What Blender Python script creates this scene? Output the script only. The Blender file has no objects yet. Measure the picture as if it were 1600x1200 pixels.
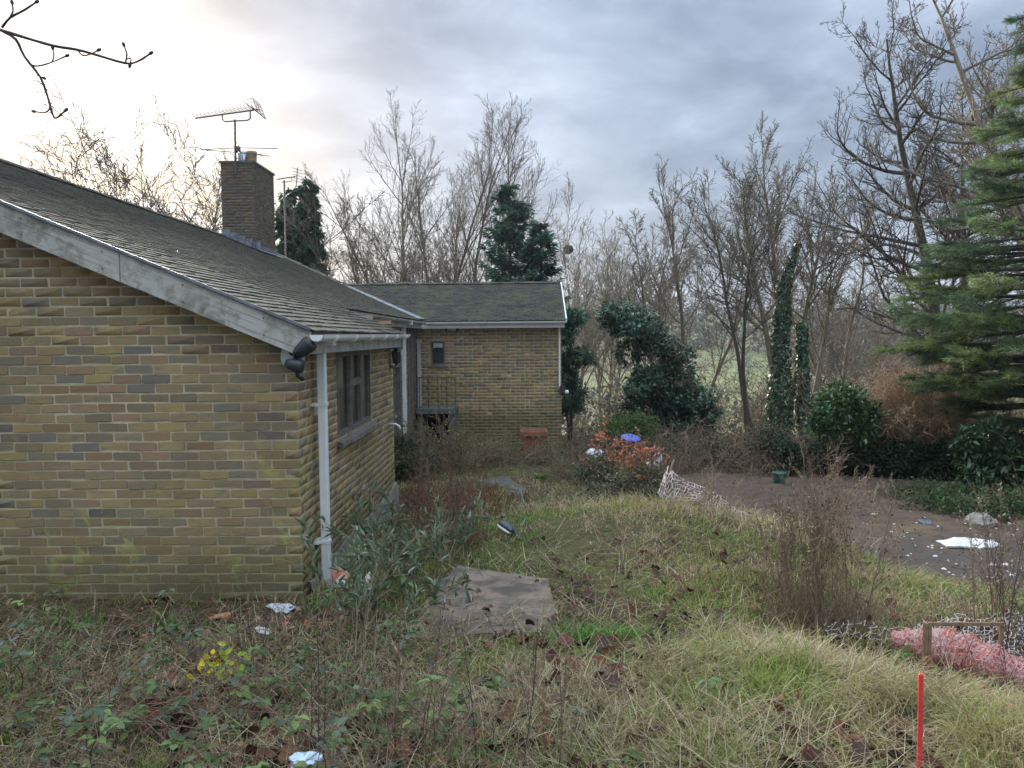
import bpy, math, random
import numpy as np
from mathutils import Matrix, Vector
R = math.radians
scene = bpy.context.scene
COL = scene.collection

# ------------------------------------------------------------------ camera
F = 1170.0
CAM = Vector((0, 0, 2.04))
CROT = Matrix.Rotation(R(0.98), 3, 'Z') @ Matrix.Rotation(R(90 - 3.57), 3, 'X') @ Matrix.Rotation(R(-0.5), 3, 'Z')
cam_d = bpy.data.cameras.new('camera')
cam = bpy.data.objects.new('camera', cam_d)
COL.objects.link(cam)
cam_d.sensor_width = 36
cam_d.lens = F / 1600 * 36
cam_d.clip_start = 0.05
cam_d.clip_end = 3000
cam.matrix_world = Matrix.Translation(CAM) @ CROT.to_4x4()
scene.camera = cam

# ------------------------------------------------------------------ exposure
scene.render.engine = 'CYCLES'
vs = scene.view_settings
vs.view_transform = 'Standard'
vs.look = 'None'
vs.exposure = 2.15
vs.gamma = 1
vs.use_curve_mapping = False
scene.cycles.use_denoising = True
scene.cycles.max_bounces = 6
scene.cycles.transparent_max_bounces = 8
scene.cycles.volume_bounces = 0

# ------------------------------------------------------------------ sun and sky
SUN_AZ = R(-29.5)     # left of the view axis (+Y)
SUN_EL = R(16)
sun_dir = Vector((math.sin(SUN_AZ) * math.cos(SUN_EL), math.cos(SUN_AZ) * math.cos(SUN_EL), math.sin(SUN_EL)))
sd = bpy.data.lights.new('sun', 'SUN')
sd.energy = 2.2
sd.angle = R(20)
sd.color = (1.0, 0.94, 0.84)
so = bpy.data.objects.new('sun', sd)
COL.objects.link(so)
so.rotation_euler = sun_dir.to_track_quat('Z', 'Y').to_euler()
so.location = (-20, 30, 30)

world = bpy.data.worlds.new('World')
scene.world = world
world.use_nodes = True


class NT:
    def __init__(s, tree):
        s.t = tree
        s.t.nodes.clear()

    def n(s, typ, **kw):
        nd = s.t.nodes.new(typ)
        for k, v in kw.items():
            if k.startswith('i_'):
                nd.inputs[k[2:].replace('_', ' ')].default_value = v
            elif k.startswith('n_'):
                nd.inputs[int(k[2:])].default_value = v
            else:
                setattr(nd, k, v)
        return nd

    def l(s, a, b):
        s.t.links.new(a, b)

    def math(s, op, a, b=None, clamp=False):
        nd = s.t.nodes.new('ShaderNodeMath')
        nd.operation = op
        nd.use_clamp = clamp
        for i, v in enumerate((a, b)):
            if v is None:
                continue
            if isinstance(v, (int, float)):
                nd.inputs[i].default_value = v
            else:
                s.l(v, nd.inputs[i])
        return nd.outputs[0]

    def mix(s, f, a, b, mode='MIX'):
        nd = s.t.nodes.new('ShaderNodeMix')
        nd.data_type = 'RGBA'
        nd.blend_type = mode
        for i, v in ((0, f), (6, a), (7, b)):
            if isinstance(v, (int, float)):
                nd.inputs[i].default_value = v
            elif isinstance(v, (tuple, list)):
                nd.inputs[i].default_value = (*v[:3], 1)
            else:
                s.l(v, nd.inputs[i])
        return nd.outputs[2]

    def noise(s, vec, scale, detail=4, rough=0.55, dist=0.0):
        nd = s.n('ShaderNodeTexNoise')
        nd.inputs['Scale'].default_value = scale
        nd.inputs['Detail'].default_value = detail
        nd.inputs['Roughness'].default_value = rough
        nd.inputs['Distortion'].default_value = dist
        if vec is not None:
            s.l(vec, nd.inputs['Vector'])
        return nd.outputs['Fac']

    def ramp(s, fac, stops):
        nd = s.n('ShaderNodeValToRGB')
        el = nd.color_ramp.elements
        while len(el) < len(stops):
            el.new(0.5)
        for e, (p, c) in zip(el, stops):
            e.position = p
            e.color = (*c, 1) if isinstance(c, (tuple, list)) else (c, c, c, 1)
        s.l(fac, nd.inputs[0])
        return nd.outputs[0]

    def maprange(s, v, a, b, c=0.0, d=1.0, smooth=True):
        nd = s.n('ShaderNodeMapRange')
        nd.interpolation_type = 'SMOOTHSTEP' if smooth else 'LINEAR'
        s.l(v, nd.inputs[0])
        for i, x in enumerate((a, b, c, d)):
            nd.inputs[i + 1].default_value = x
        return nd.outputs[0]


def build_world():
    w = NT(world.node_tree)
    tc = w.n('ShaderNodeTexCoord')
    d = tc.outputs['Generated']
    sky = w.n('ShaderNodeTexSky', sky_type='NISHITA', sun_disc=False, sun_elevation=SUN_EL,
              sun_rotation=SUN_AZ, air_density=1.2, dust_density=2.0)
    sky_c = w.mix(1.0, sky.outputs[0], (0.05, 0.05, 0.05), 'MULTIPLY')
    sep = w.n('ShaderNodeSeparateXYZ')
    w.l(d, sep.inputs[0])
    z = w.math('MAXIMUM', sep.outputs[2], 0.0)
    den = w.math('ADD', z, 0.16)
    px = w.math('DIVIDE', sep.outputs[0], den)
    py = w.math('DIVIDE', sep.outputs[1], den)
    cmb = w.n('ShaderNodeCombineXYZ')
    w.l(px, cmb.inputs[0])
    w.l(py, cmb.inputs[1])
    big = w.noise(cmb.outputs[0], 0.62, 5, 0.52, 0.5)
    sml = w.noise(cmb.outputs[0], 1.9, 6, 0.6, 0.3)
    mixn = w.math('ADD', w.math('MULTIPLY', big, 0.68), w.math('MULTIPLY', sml, 0.32))
    cloud = w.ramp(mixn, [(0.40, (0.040, 0.053, 0.078)), (0.47, (0.062, 0.080, 0.113)),
                          (0.53, (0.096, 0.117, 0.155)), (0.60, (0.15, 0.175, 0.215))])
    # glow of the hidden sun through the thinner cloud
    dot = w.n('ShaderNodeVectorMath', operation='DOT_PRODUCT')
    w.l(d, dot.inputs[0])
    sv = Vector((math.sin(R(-29)) * math.cos(R(13)), math.cos(R(-29)) * math.cos(R(13)), math.sin(R(13))))
    dot.inputs[1].default_value = sv
    dt = w.math('MAXIMUM', dot.outputs['Value'], 0.0)
    g_wide = w.math('POWER', dt, 16.0)
    g_tight = w.math('POWER', dt, 105.0)
    br = w.math('MULTIPLY', g_tight, w.math('MULTIPLY', w.maprange(w.noise(cmb.outputs[0], 2.6, 5, 0.6, 0.8), 0.40, 0.58, 0.0, 1.5), w.maprange(mixn, 0.40, 0.54, 0.35, 1.6)))
    glow = w.math('ADD', w.math('MULTIPLY', g_wide, 0.014), w.math('MULTIPLY', br, 0.13))
    gl = w.n('ShaderNodeCombineColor')
    w.l(glow, gl.inputs[0])
    w.l(w.math('MULTIPLY', glow, 1.0), gl.inputs[1])
    w.l(w.math('MULTIPLY', glow, 0.98), gl.inputs[2])
    cl2 = w.mix(1.0, cloud, gl.outputs[0], 'ADD')
    # paler towards the horizon, overhead brightness added to light the ground and walls
    hz = w.maprange(z, 0.0, 0.17, 1.0, 0.0)
    cl3 = w.mix(w.math('MULTIPLY', hz, 0.40), cl2, (0.112, 0.135, 0.172))
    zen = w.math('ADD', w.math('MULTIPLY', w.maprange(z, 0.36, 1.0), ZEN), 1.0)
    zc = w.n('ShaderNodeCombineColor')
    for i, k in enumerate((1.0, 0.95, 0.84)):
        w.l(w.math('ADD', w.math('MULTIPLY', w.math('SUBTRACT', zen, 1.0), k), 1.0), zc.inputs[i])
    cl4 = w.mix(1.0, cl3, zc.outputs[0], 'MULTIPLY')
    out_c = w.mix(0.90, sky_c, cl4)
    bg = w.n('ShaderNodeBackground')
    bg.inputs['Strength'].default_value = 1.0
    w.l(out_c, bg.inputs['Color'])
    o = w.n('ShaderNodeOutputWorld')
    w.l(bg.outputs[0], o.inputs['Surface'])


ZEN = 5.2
HAZE = 0.00035
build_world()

# ------------------------------------------------------------------ pixel helpers (photograph pixels, 1600 x 1200)


def ray(px, py):
    v = Vector(((px - 800) / F, -(py - 600) / F, -1))
    v = CROT @ v
    return v / v.y


def at(px, py, Y):
    v = ray(px, py) * Y
    return Vector((v.x, v.y, v.z + CAM.z))


# ------------------------------------------------------------------ noise and terrain height
def vnoise(x, y, seed=0):
    x = np.asarray(x, float)
    y = np.asarray(y, float)
    xi = np.floor(x).astype(np.int64)
    yi = np.floor(y).astype(np.int64)
    fx = x - xi
    fy = y - yi
    fx = fx * fx * (3 - 2 * fx)
    fy = fy * fy * (3 - 2 * fy)

    def h(a, b):
        n = (a * 374761393 + b * 668265263 + seed * 2147483647) & 0x7fffffff
        n = ((n ^ (n >> 13)) * 1274126177) & 0x7fffffff
        return ((n ^ (n >> 16)) & 0xffff) / 65535.0
    return (h(xi, yi) * (1 - fx) + h(xi + 1, yi) * fx) * (1 - fy) + (h(xi, yi + 1) * (1 - fx) + h(xi + 1, yi + 1) * fx) * fy


def fbm(x, y, seed=0, o=4):
    s = 0
    a = 0.5
    for i in range(o):
        s = s + a * vnoise(x * 2 ** i + 17.3 * i, y * 2 ** i + 5.1 * i, seed + i)
        a *= 0.5
    return s / (1 - 0.5 ** o)


def sst(a, b, x):
    t = np.clip((x - a) / (b - a), 0, 1)
    return t * t * (3 - 2 * t)


CP = np.array([
    (-9, -3, .3), (-4, -3, .4), (0, -3, .45), (4, -3, .45), (10, -3, .4),
    (-9, 3, .15), (-4, 3, .2), (-2, 3, .24), (-9, 5.7, 0), (-4, 5.7, .0), (-1.8, 5.7, .0), (-3, 4.5, .06),
    (0, 0, .45), (0, 2.6, .36), (0, 5, .06), (-.5, 6.4, -.02), (.5, 6.5, .0),
    (-1.6, 8, -.14), (-1.7, 9.9, -.25), (-.1, 9.8, -.28), (-2.5, 14, -.45), (-.3, 12.3, -.42), (0, 16.5, -.55), (.9, 17.8, -.6), (-2.4, 17.7, -.5),
    (1.35, 3.9, .29), (2.0, 3.85, .16), (2.5, 3.75, .05), (3.3, 3.9, -.02), (1.6, 4.7, .04), (2.2, 4.65, -.06), (3.0, 4.6, -.09), (2, 2.6, .38), (1.5, 5.3, .03), (2.6, 5.2, .0), (3.6, 5.2, -.08), (5, 5, 0), (8, 5, 0),
    (3.9, 6.8, -.32), (4, 8, -.47), (3.3, 10.5, -.55), (4, 12, -.6), (7, 12, -.6), (6, 9, -.5), (9, 8, -.45), (11, 12, -.5), (3, 14.2, -.62),
    (1.7, 8.9, .0), (2.4, 8.6, -.05), (.8, 9.3, -.12), (1.6, 7.0, -.02), (2.8, 7.2, -.1), (2, 10.8, -.48), (1, 12, -.5),
    (2, 18, -.75), (6, 18, -.8), (11, 18, -.75), (-9, 18, -.4), (-9, 12, -.2), (14, 0, .3), (-12, 8, 0)], float)


def _tps(r):
    return np.where(r > 1e-9, r * r * np.log(r + 1e-12), 0)


_n = len(CP)
_K = _tps(np.hypot(CP[:, None, 0] - CP[None, :, 0], CP[:, None, 1] - CP[None, :, 1])) + np.eye(_n) * 0.05
_P = np.c_[np.ones(_n), CP[:, :2]]
_A = np.block([[_K, _P], [_P.T, np.zeros((3, 3))]])
_W = np.linalg.solve(_A, np.r_[CP[:, 2], 0, 0, 0])


def H(x, y, rough=True):
    x = np.asarray(x, float)
    y = np.asarray(y, float)
    xc = np.clip(x, -10, 12)
    yc = np.clip(y, -3.5, 19)
    z = _W[_n] + _W[_n + 1] * xc + _W[_n + 2] * yc
    for i in range(_n):
        z = z + _W[i] * _tps(np.hypot(xc - CP[i, 0], yc - CP[i, 1]))
    far = np.interp(y, [-400, -3, 19, 24, 35, 60, 100, 150, 200, 260, 330, 400, 600],
                    [2.0, 0.0, 0, -.4, -1.9, -5, -9.5, -11.5, -9.0, -1.5, 9.0, 14.5, 18])
    far = far + sst(60, 200, y) * (fbm(x / 90, y / 90, 3, 3) - .5) * 7
    z = z + far
    if rough:
        house = (x < -1.5) & (y > 5.6)
        w = (1 - sst(22, 60, y))
        z = z + w * ((fbm(x / .9, y / .9, 11, 3) - .5) * .10 + (fbm(x / .22, y / .22, 12, 2) - .5) * .035)
    return z


def Hs(x, y):
    return float(H(np.array([x]), np.array([y]))[0])


def gpt(px, py, lo=2.0, hi=60.0):
    """the point of the ground seen at a pixel"""
    r = ray(px, py)
    ys = np.linspace(lo, hi, 1500)
    zz = CAM.z + r.z * ys - H(r.x * ys, ys, False)
    k = np.argmax(zz < 0)
    Y = ys[k] if zz[k] < 0 else hi
    X = r.x * Y
    return Vector((X, Y, Hs(X, Y)))


# ------------------------------------------------------------------ materials
def new_mat(name):
    m = bpy.data.materials.new(name)
    m.use_nodes = True
    t = NT(m.node_tree)
    b = t.n('ShaderNodeBsdfPrincipled')
    o = t.n('ShaderNodeOutputMaterial')
    t.l(b.outputs[0], o.inputs['Surface'])
    return m, t, b, o


def bump(t, b, h, strength=0.4, dist=0.01):
    bp = t.n('ShaderNodeBump')
    bp.inputs['Strength'].default_value = strength
    bp.inputs['Distance'].default_value = dist
    t.l(h, bp.inputs['Height'])
    t.l(bp.outputs[0], b.inputs['Normal'])


def simple(name, c1, c2=None, rough=0.7, scale=8.0, bstr=0.3, metal=0.0, spec=0.5, bscale=None, bdist=0.005):
    m, t, b, o = new_mat(name)
    c2 = c2 or tuple(x * .75 for x in c1)
    g = t.n('ShaderNodeNewGeometry').outputs['Position']
    n1 = t.noise(g, scale, 5, .6)
    f = t.maprange(n1, .35, .65)
    t.l(t.mix(f, c1, c2), b.inputs['Base Color'])
    b.inputs['Roughness'].default_value = rough
    b.inputs['Metallic'].default_value = metal
    b.inputs['Specular IOR Level'].default_value = spec
    if bstr:
        bump(t, b, t.noise(g, bscale or scale * 4, 4, .6), bstr, bdist)
    return m


def plant_mat(name, trans=0.35, rough=0.55, spec=0.3):
    m, t, b, o = new_mat(name)
    a = t.n('ShaderNodeAttribute', attribute_name='tint')
    g = t.n('ShaderNodeNewGeometry').outputs['Position']
    n1 = t.noise(g, 40, 3, .6)
    c = t.mix(t.maprange(n1, .3, .7, 0, .35), a.outputs['Color'], (.03, .025, .012))
    t.l(c, b.inputs['Base Color'])
    b.inputs['Roughness'].default_value = rough
    b.inputs['Specular IOR Level'].default_value = spec
    if trans:
        tr = t.n('ShaderNodeBsdfTranslucent')
        t.l(c, tr.inputs['Color'])
        ms = t.n('ShaderNodeMixShader')
        ms.inputs[0].default_value = trans
        t.l(b.outputs[0], ms.inputs[1])
        t.l(tr.outputs[0], ms.inputs[2])
        t.l(ms.outputs[0], o.inputs['Surface'])
    return m


def bark_mat(name, c1, c2, moss=(.07, .09, .03), mf=.4):
    m, t, b, o = new_mat(name)
    g = t.n('ShaderNodeNewGeometry').outputs['Position']
    mp = t.n('ShaderNodeMapping')
    mp.inputs['Scale'].default_value = (1, 1, .25)
    t.l(g, mp.inputs[0])
    n1 = t.noise(mp.outputs[0], 30, 5, .65)
    c = t.mix(t.maprange(n1, .35, .65), c1, c2)
    n2 = t.noise(g, 1.6, 4, .6)
    c = t.mix(t.maprange(n2, .48, .68, 0, mf), c, moss)
    t.l(c, b.inputs['Base Color'])
    b.inputs['Roughness'].default_value = .85
    b.inputs['Specular IOR Level'].default_value = .25
    bump(t, b, n1, .6, .01)
    return m


def brick_mat(name, use_obj, soot=0.0):
    m, t, b, o = new_mat(name)
    g = t.n('ShaderNodeNewGeometry').outputs['Position']
    if use_obj:
        rnd = t.n('ShaderNodeObjectInfo').outputs['Random']
    else:
        rnd = t.n('ShaderNodeAttribute', attribute_name='rnd').outputs['Fac']
    base = t.ramp(rnd, [(0, (.27, .20, .095)), (.12, (.33, .24, .115)), (.24, (.17, .14, .10)), (.36, (.26, .19, .10)),
                        (.46, (.22, .14, .08)), (.56, (.32, .24, .125)), (.64, (.145, .14, .13)), (.74, (.28, .21, .115)),
                        (.83, (.115, .10, .09)), (.91, (.29, .18, .12)), (1, (.235, .19, .105))])
    base = t.mix(1.0, base, (1.28, 1.25, 1.14), 'MULTIPLY')
    r2 = t.math('FRACT', t.math('MULTIPLY', rnd, 37.7))
    off = t.n('ShaderNodeCombineXYZ')
    t.l(t.math('MULTIPLY', rnd, 91.0), off.inputs[0])
    t.l(t.math('MULTIPLY', r2, 37.0), off.inputs[2])
    va = t.n('ShaderNodeVectorMath', operation='ADD')
    t.l(g, va.inputs[0])
    t.l(off.outputs[0], va.inputs[1])
    mp = t.n('ShaderNodeMapping')
    mp.inputs['Scale'].default_value = (.55, .55, 1.6)
    t.l(va.outputs[0], mp.inputs[0])
    n1 = t.noise(mp.outputs[0], 11, 4, .6)
    f1 = t.maprange(n1, .50, .66, 0, .62)
    c = t.mix(f1, base, t.mix(r2, (.15, .165, .16), (.31, .21, .15)))
    n2 = t.noise(va.outputs[0], 90, 4, .7)
    c = t.mix(t.maprange(n2, .50, .75, 0, .55), c, (.11, .09, .06))
    n2b = t.noise(va.outputs[0], 48, 4, .7)
    c = t.mix(t.maprange(n2b, .60, .72, 0, .45), c, (.38, .33, .22))
    # moss and pale lichen, real stains with a shape of their own
    n3 = t.noise(g, 1.05, 5, .68, .4)
    sp = t.n('ShaderNodeSeparateXYZ')
    t.l(g, sp.inputs[0])
    low = t.maprange(sp.outputs[2], 1.7, .0, 0, .16)
    n3b = t.math('ADD', n3, low)
    f3 = t.math('MULTIPLY', t.maprange(n3b, .52, .74), t.maprange(n2b, .36, .6))
    c = t.mix(t.math('MULTIPLY', f3, .6), c, (.21, .185, .07))
    n4 = t.noise(g, 3.4, 5, .75, .8)
    f4 = t.math('MULTIPLY', t.maprange(n4, .56, .64), t.maprange(n3b, .50, .66))
    c = t.mix(t.math('MULTIPLY', f4, .75), c, (.40, .42, .11))
    n5 = t.noise(g, .75, 5, .7, .3)
    c = t.mix(t.maprange(n5, .46, .66, 0, .30), c, (.15, .12, .075))
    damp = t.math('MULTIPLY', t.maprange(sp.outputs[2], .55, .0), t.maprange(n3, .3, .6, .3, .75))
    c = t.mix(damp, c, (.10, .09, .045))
    if soot:
        c = t.mix(soot, c, (.05, .045, .045))
    t.l(c, b.inputs['Base Color'])
    b.inputs['Roughness'].default_value = .88
    b.inputs['Specular IOR Level'].default_value = .25
    hh = t.math('ADD', t.math('MULTIPLY', n2, .5), n2b)
    bump(t, b, hh, .55, .004)
    return m


def mortar_mat():
    m, t, b, o = new_mat('mortar')
    g = t.n('ShaderNodeNewGeometry').outputs['Position']
    n1 = t.noise(g, 5, 5, .65)
    c = t.mix(t.maprange(n1, .35, .65), (.58, .49, .33), (.42, .345, .225))
    n2 = t.noise(g, 1.05, 5, .68, .4)
    sp = t.n('ShaderNodeSeparateXYZ')
    t.l(g, sp.inputs[0])
    n2 = t.math('ADD', n2, t.maprange(sp.outputs[2], 1.7, 0, 0, .16))
    c = t.mix(t.maprange(n2, .52, .72, 0, .55), c, (.36, .35, .14))
    n5 = t.noise(g, .75, 5, .7, .3)
    c = t.mix(t.maprange(n5, .44, .64, 0, .45), c, (.21, .17, .11))
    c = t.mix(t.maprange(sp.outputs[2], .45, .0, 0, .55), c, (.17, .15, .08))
    n4 = t.noise(g, 90, 3, .7)
    c = t.mix(t.maprange(n4, .55, .8, 0, .5), c, (.12, .10, .07))
    t.l(c, b.inputs['Base Color'])
    b.inputs['Roughness'].default_value = .95
    bump(t, b, n4, .5, .004)
    return m


def tile_mat(name, use_obj):
    m, t, b, o = new_mat(name)
    g = t.n('ShaderNodeNewGeometry').outputs['Position']
    rnd = t.n('ShaderNodeObjectInfo').outputs['Random'] if use_obj else t.n('ShaderNodeAttribute', attribute_name='rnd').outputs['Fac']
    base = t.ramp(rnd, [(0, (.075, .072, .062)), (.3, (.11, .10, .08)), (.6, (.088, .088, .086)), (.8, (.14, .12, .09)), (1, (.06, .06, .057))])
    n1 = t.noise(g, 2.2, 5, .7)
    c = t.mix(t.maprange(n1, .45, .68, 0, .65), base, (.16, .165, .09))
    n2 = t.noise(g, 26, 5, .75)
    c = t.mix(t.maprange(n2, .54, .68, 0, .6), c, (.30, .285, .225))
    t.l(c, b.inputs['Base Color'])
    t.l(t.maprange(n1, .3, .7, .85, .95), b.inputs['Roughness'])
    b.inputs['Specular IOR Level'].default_value = .06
    bump(t, b, n2, .5, .004)
    return m


def board_mat():
    m, t, b, o = new_mat('weathered_board')
    g = t.n('ShaderNodeNewGeometry').outputs['Position']
    rot = t.n('ShaderNodeMapping')
    rot.inputs['Rotation'].default_value = (0, R(-22.9), 0)
    t.l(g, rot.inputs[0])
    mp = t.n('ShaderNodeMapping')
    mp.inputs['Scale'].default_value = (.35, 12, 12)
    t.l(rot.outputs[0], mp.inputs[0])
    n1 = t.noise(mp.outputs[0], 5, 6, .7)
    n2 = t.noise(g, 5.5, 5, .7, .3)
    c = t.mix(t.maprange(n2, .42, .62), (.50, .485, .43), (.29, .275, .225))
    c = t.mix(t.maprange(n1, .52, .68, 0, .8), c, (.14, .13, .10))
    n3 = t.noise(g, 2.2, 5, .7)
    c = t.mix(t.maprange(n3, .52, .66, 0, .7), c, (.13, .13, .085))
    t.l(c, b.inputs['Base Color'])
    b.inputs['Roughness'].default_value = .8
    bump(t, b, n1, .6, .004)
    return m


def ground_mat():
    m, t, b, o = new_mat('soil_and_litter')
    g = t.n('ShaderNodeNewGeometry').outputs['Position']
    n1 = t.noise(g, .9, 5, .65)
    n2 = t.noise(g, 9, 6, .7)
    n3 = t.noise(g, 45, 4, .7)
    c = t.mix(t.maprange(n2, .35, .65), (.035, .022, .014), (.10, .068, .036))
    c = t.mix(t.maprange(n1, .42, .62, 0, .7), c, (.085, .09, .028))
    c = t.mix(t.maprange(n3, .52, .7, 0, .7), c, (.22, .17, .09))
    # fields and rough pasture of the far valley
    sp = t.n('ShaderNodeSeparateXYZ')
    t.l(g, sp.inputs[0])
    far = t.maprange(sp.outputs[1], 26, 60)
    f1 = t.noise(g, .012, 4, .6)
    f2 = t.noise(g, .12, 5, .7)
    fc = t.mix(t.maprange(f1, .46, .54), (.17, .20, .065), (.15, .125, .06))
    fc = t.mix(t.maprange(f2, .4, .65, 0, .6), fc, (.10, .085, .04))
    c = t.mix(far, c, fc)
    t.l(c, b.inputs['Base Color'])
    b.inputs['Roughness'].default_value = .95
    b.inputs['Specular IOR Level'].default_value = .2
    bump(t, b, t.math('ADD', n2, t.math('MULTIPLY', n3, .5)), .8, .03)
    return m


def yard_mat():
    m, t, b, o = new_mat('bare_earth')
    g = t.n('ShaderNodeNewGeometry').outputs['Position']
    n1 = t.noise(g, .55, 5, .65, .5)
    n2 = t.noise(g, 5, 6, .7)
    n3 = t.noise(g, 40, 4, .75)
    c = t.mix(t.maprange(n2, .35, .65), (.135, .082, .048), (.075, .047, .03))
    sp = t.n('ShaderNodeSeparateXYZ')
    t.l(g, sp.inputs[0])
    wet = t.math('ADD', n1, t.maprange(sp.outputs[1], 10.2, 8.2, 0, .2))
    c = t.mix(t.maprange(wet, .54, .68, 0, .9), c, (.07, .052, .040))
    c = t.mix(t.maprange(n1, .44, .36, 0, .6), c, (.20, .14, .075))
    c = t.mix(t.maprange(n3, .62, .70, 0, .8), c, (.24, .19, .14))
    n4 = t.noise(g, 12, 5, .7)
    c = t.mix(t.maprange(n4, .56, .68, 0, .75), c, (.05, .035, .022))
    t.l(c, b.inputs['Base Color'])
    t.l(t.maprange(wet, .5, .7, .85, .5), b.inputs['Roughness'])
    bump(t, b, t.math('ADD', n2, n3), .8, .02)
    return m


M = {}
M['brick_one'] = brick_mat('stock_brick_single', True)
M['brick_all'] = brick_mat('stock_brick', False)
M['brick_sooty'] = brick_mat('sooty_brick', False, .6)
M['mortar_sooty'] = simple('sooty_mortar', (.13, .12, .105), (.08, .075, .07), .9, 6, .3)
M['mortar'] = mortar_mat()
M['tile_one'] = tile_mat('roof_tile_single', True)
M['tile_all'] = tile_mat('roof_tile', False)
M['board'] = board_mat()
M['ground'] = ground_mat()
M['yard'] = yard_mat()
M['plant'] = plant_mat('plant_leaf', .35)
M['glossy_leaf'] = plant_mat('glossy_leaf', .15, .35, .5)
M['litter'] = plant_mat('dead_leaf', .1, .8, .2)
M['upvc'] = simple('white_upvc', (.86, .87, .88), (.76, .77, .76), .35, 3, .05)
M['upvc_old'] = simple('grimy_upvc', (.50, .51, .50), (.33, .34, .32), .5, 5, .1)
M['timber_dark'] = simple('grey_timber', (.20, .17, .14), (.12, .105, .09), .75, 14, .4)
M['timber'] = simple('sawn_timber', (.30, .20, .11), (.19, .125, .07), .75, 20, .4)
M['dark'] = simple('dark_interior', (.012, .012, .013), (.01, .01, .01), .9, 3, 0)
M['black'] = simple('black_plastic', (.025, .028, .032), (.04, .045, .05), .45, 9, .1)
M['lead'] = simple('lead_flashing', (.24, .26, .29), (.14, .15, .16), .5, 9, .4, .3)
M['metal'] = simple('aerial_metal', (.13, .115, .115), (.09, .075, .07), .5, 20, .1, .5)
M['mast'] = simple('aerial_mast', (.33, .29, .23), (.16, .14, .12), .6, 20, .1, .3)
M['alu'] = simple('flue_metal', (.38, .42, .45), (.2, .22, .24), .35, 6, .1, .8)
M['pot'] = simple('buff_chimney_pot', (.42, .31, .17), (.30, .22, .13), .8, 8, .2)
M['cement'] = simple('cement_flaunching', (.16, .155, .14), (.09, .09, .08), .9, 10, .5)
M['concrete'] = simple('worn_concrete', (.24, .175, .12), (.085, .066, .048), .8, 5.5, .9, bscale=30, bdist=.01)
M['render'] = simple('plinth_concrete', (.23, .22, .18), (.13, .125, .09), .92, 7, .9, bscale=14, bdist=.03)
M['terracotta'] = simple('terracotta', (.30, .115, .065), (.20, .08, .05), .8, 6, .2)
M['red'] = simple('marker_red', (.80, .06, .055), (.66, .05, .05), .5, 14, .1)
M['net_pink'] = simple('faded_barrier_net', (.75, .22, .16), (.76, .42, .35), .6, 5, 0)
M['net_white'] = simple('bleached_barrier_net', (.70, .63, .61), (.62, .50, .48), .6, 5, 0)
M['slate_wet'] = simple('wet_dark_slab', (.085, .08, .075), (.05, .048, .045), .45, 5, .4)
M['white'] = simple('white_plaster', (.78, .77, .74), (.55, .53, .49), .85, 7, .6)
M['bag_white'] = simple('white_plastic', (.70, .74, .78), (.50, .55, .62), .35, 9, .3)
M['bag_blue'] = simple('pale_blue_plastic', (.42, .56, .66), (.62, .72, .78), .3, 9, .3)
M['blue'] = simple('blue_plastic', (.04, .09, .45), (.05, .13, .5), .4, 9, .1)
M['green'] = simple('green_plastic', (.015, .13, .085), (.02, .09, .065), .4, 9, .1)
M['hose'] = simple('green_hose', (.05, .20, .15), (.09, .27, .20), .4, 9, .1)
M['orange'] = simple('orange_plastic', (.75, .16, .05), (.62, .2, .1), .5, 9, .1)
M['brick_red'] = simple('red_print', (.55, .17, .10), (.62, .30, .22), .45, 10, .2)
M['stone'] = simple('grey_rubble', (.27, .25, .22), (.16, .15, .13), .9, 9, .8, bscale=20, bdist=.02)
M['slate'] = simple('slate_grey', (.09, .10, .11), (.14, .15, .16), .5, 9, .3)
M['paint_grey'] = simple('dark_sheet', (.05, .055, .07), (.08, .085, .1), .5, 9, .2)
M['bark'] = bark_mat('grey_brown_bark', (.27, .225, .175), (.17, .14, .11))
M['bark_pale'] = bark_mat('pale_mossy_bark', (.26, .215, .155), (.16, .13, .095), (.15, .17, .08), .6)
M['bark_dark'] = bark_mat('dark_bark', (.12, .10, .085), (.07, .06, .05), (.10, .11, .06), .4)
M['twig_red'] = bark_mat('reddish_twig', (.26, .16, .11), (.17, .10, .07), mf=0)
M['twig_tan'] = bark_mat('tan_twig', (.58, .40, .24), (.44, .29, .17), mf=0)
M['twig_near'] = bark_mat('near_twig', (.10, .07, .065), (.06, .045, .045), mf=0)
M['stem_pale'] = bark_mat('straw_stem', (.42, .34, .22), (.27, .21, .135), mf=0)
M['stem_brown'] = bark_mat('dead_stem', (.29, .205, .135), (.17, .12, .085), mf=.2)


def glass_mat():
    m, t, b, o = new_mat('window_glass')
    g = t.n('ShaderNodeNewGeometry').outputs['Position']
    n = t.noise(g, 1.3, 3, .5)
    t.l(t.mix(t.maprange(n, .4, .6), (.02, .022, .024), (.045, .05, .05)), b.inputs['Base Color'])
    b.inputs['Roughness'].default_value = .08
    b.inputs['Specular IOR Level'].default_value = .8
    bump(t, b, n, .1, .02)
    return m


M['glass'] = glass_mat()


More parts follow.
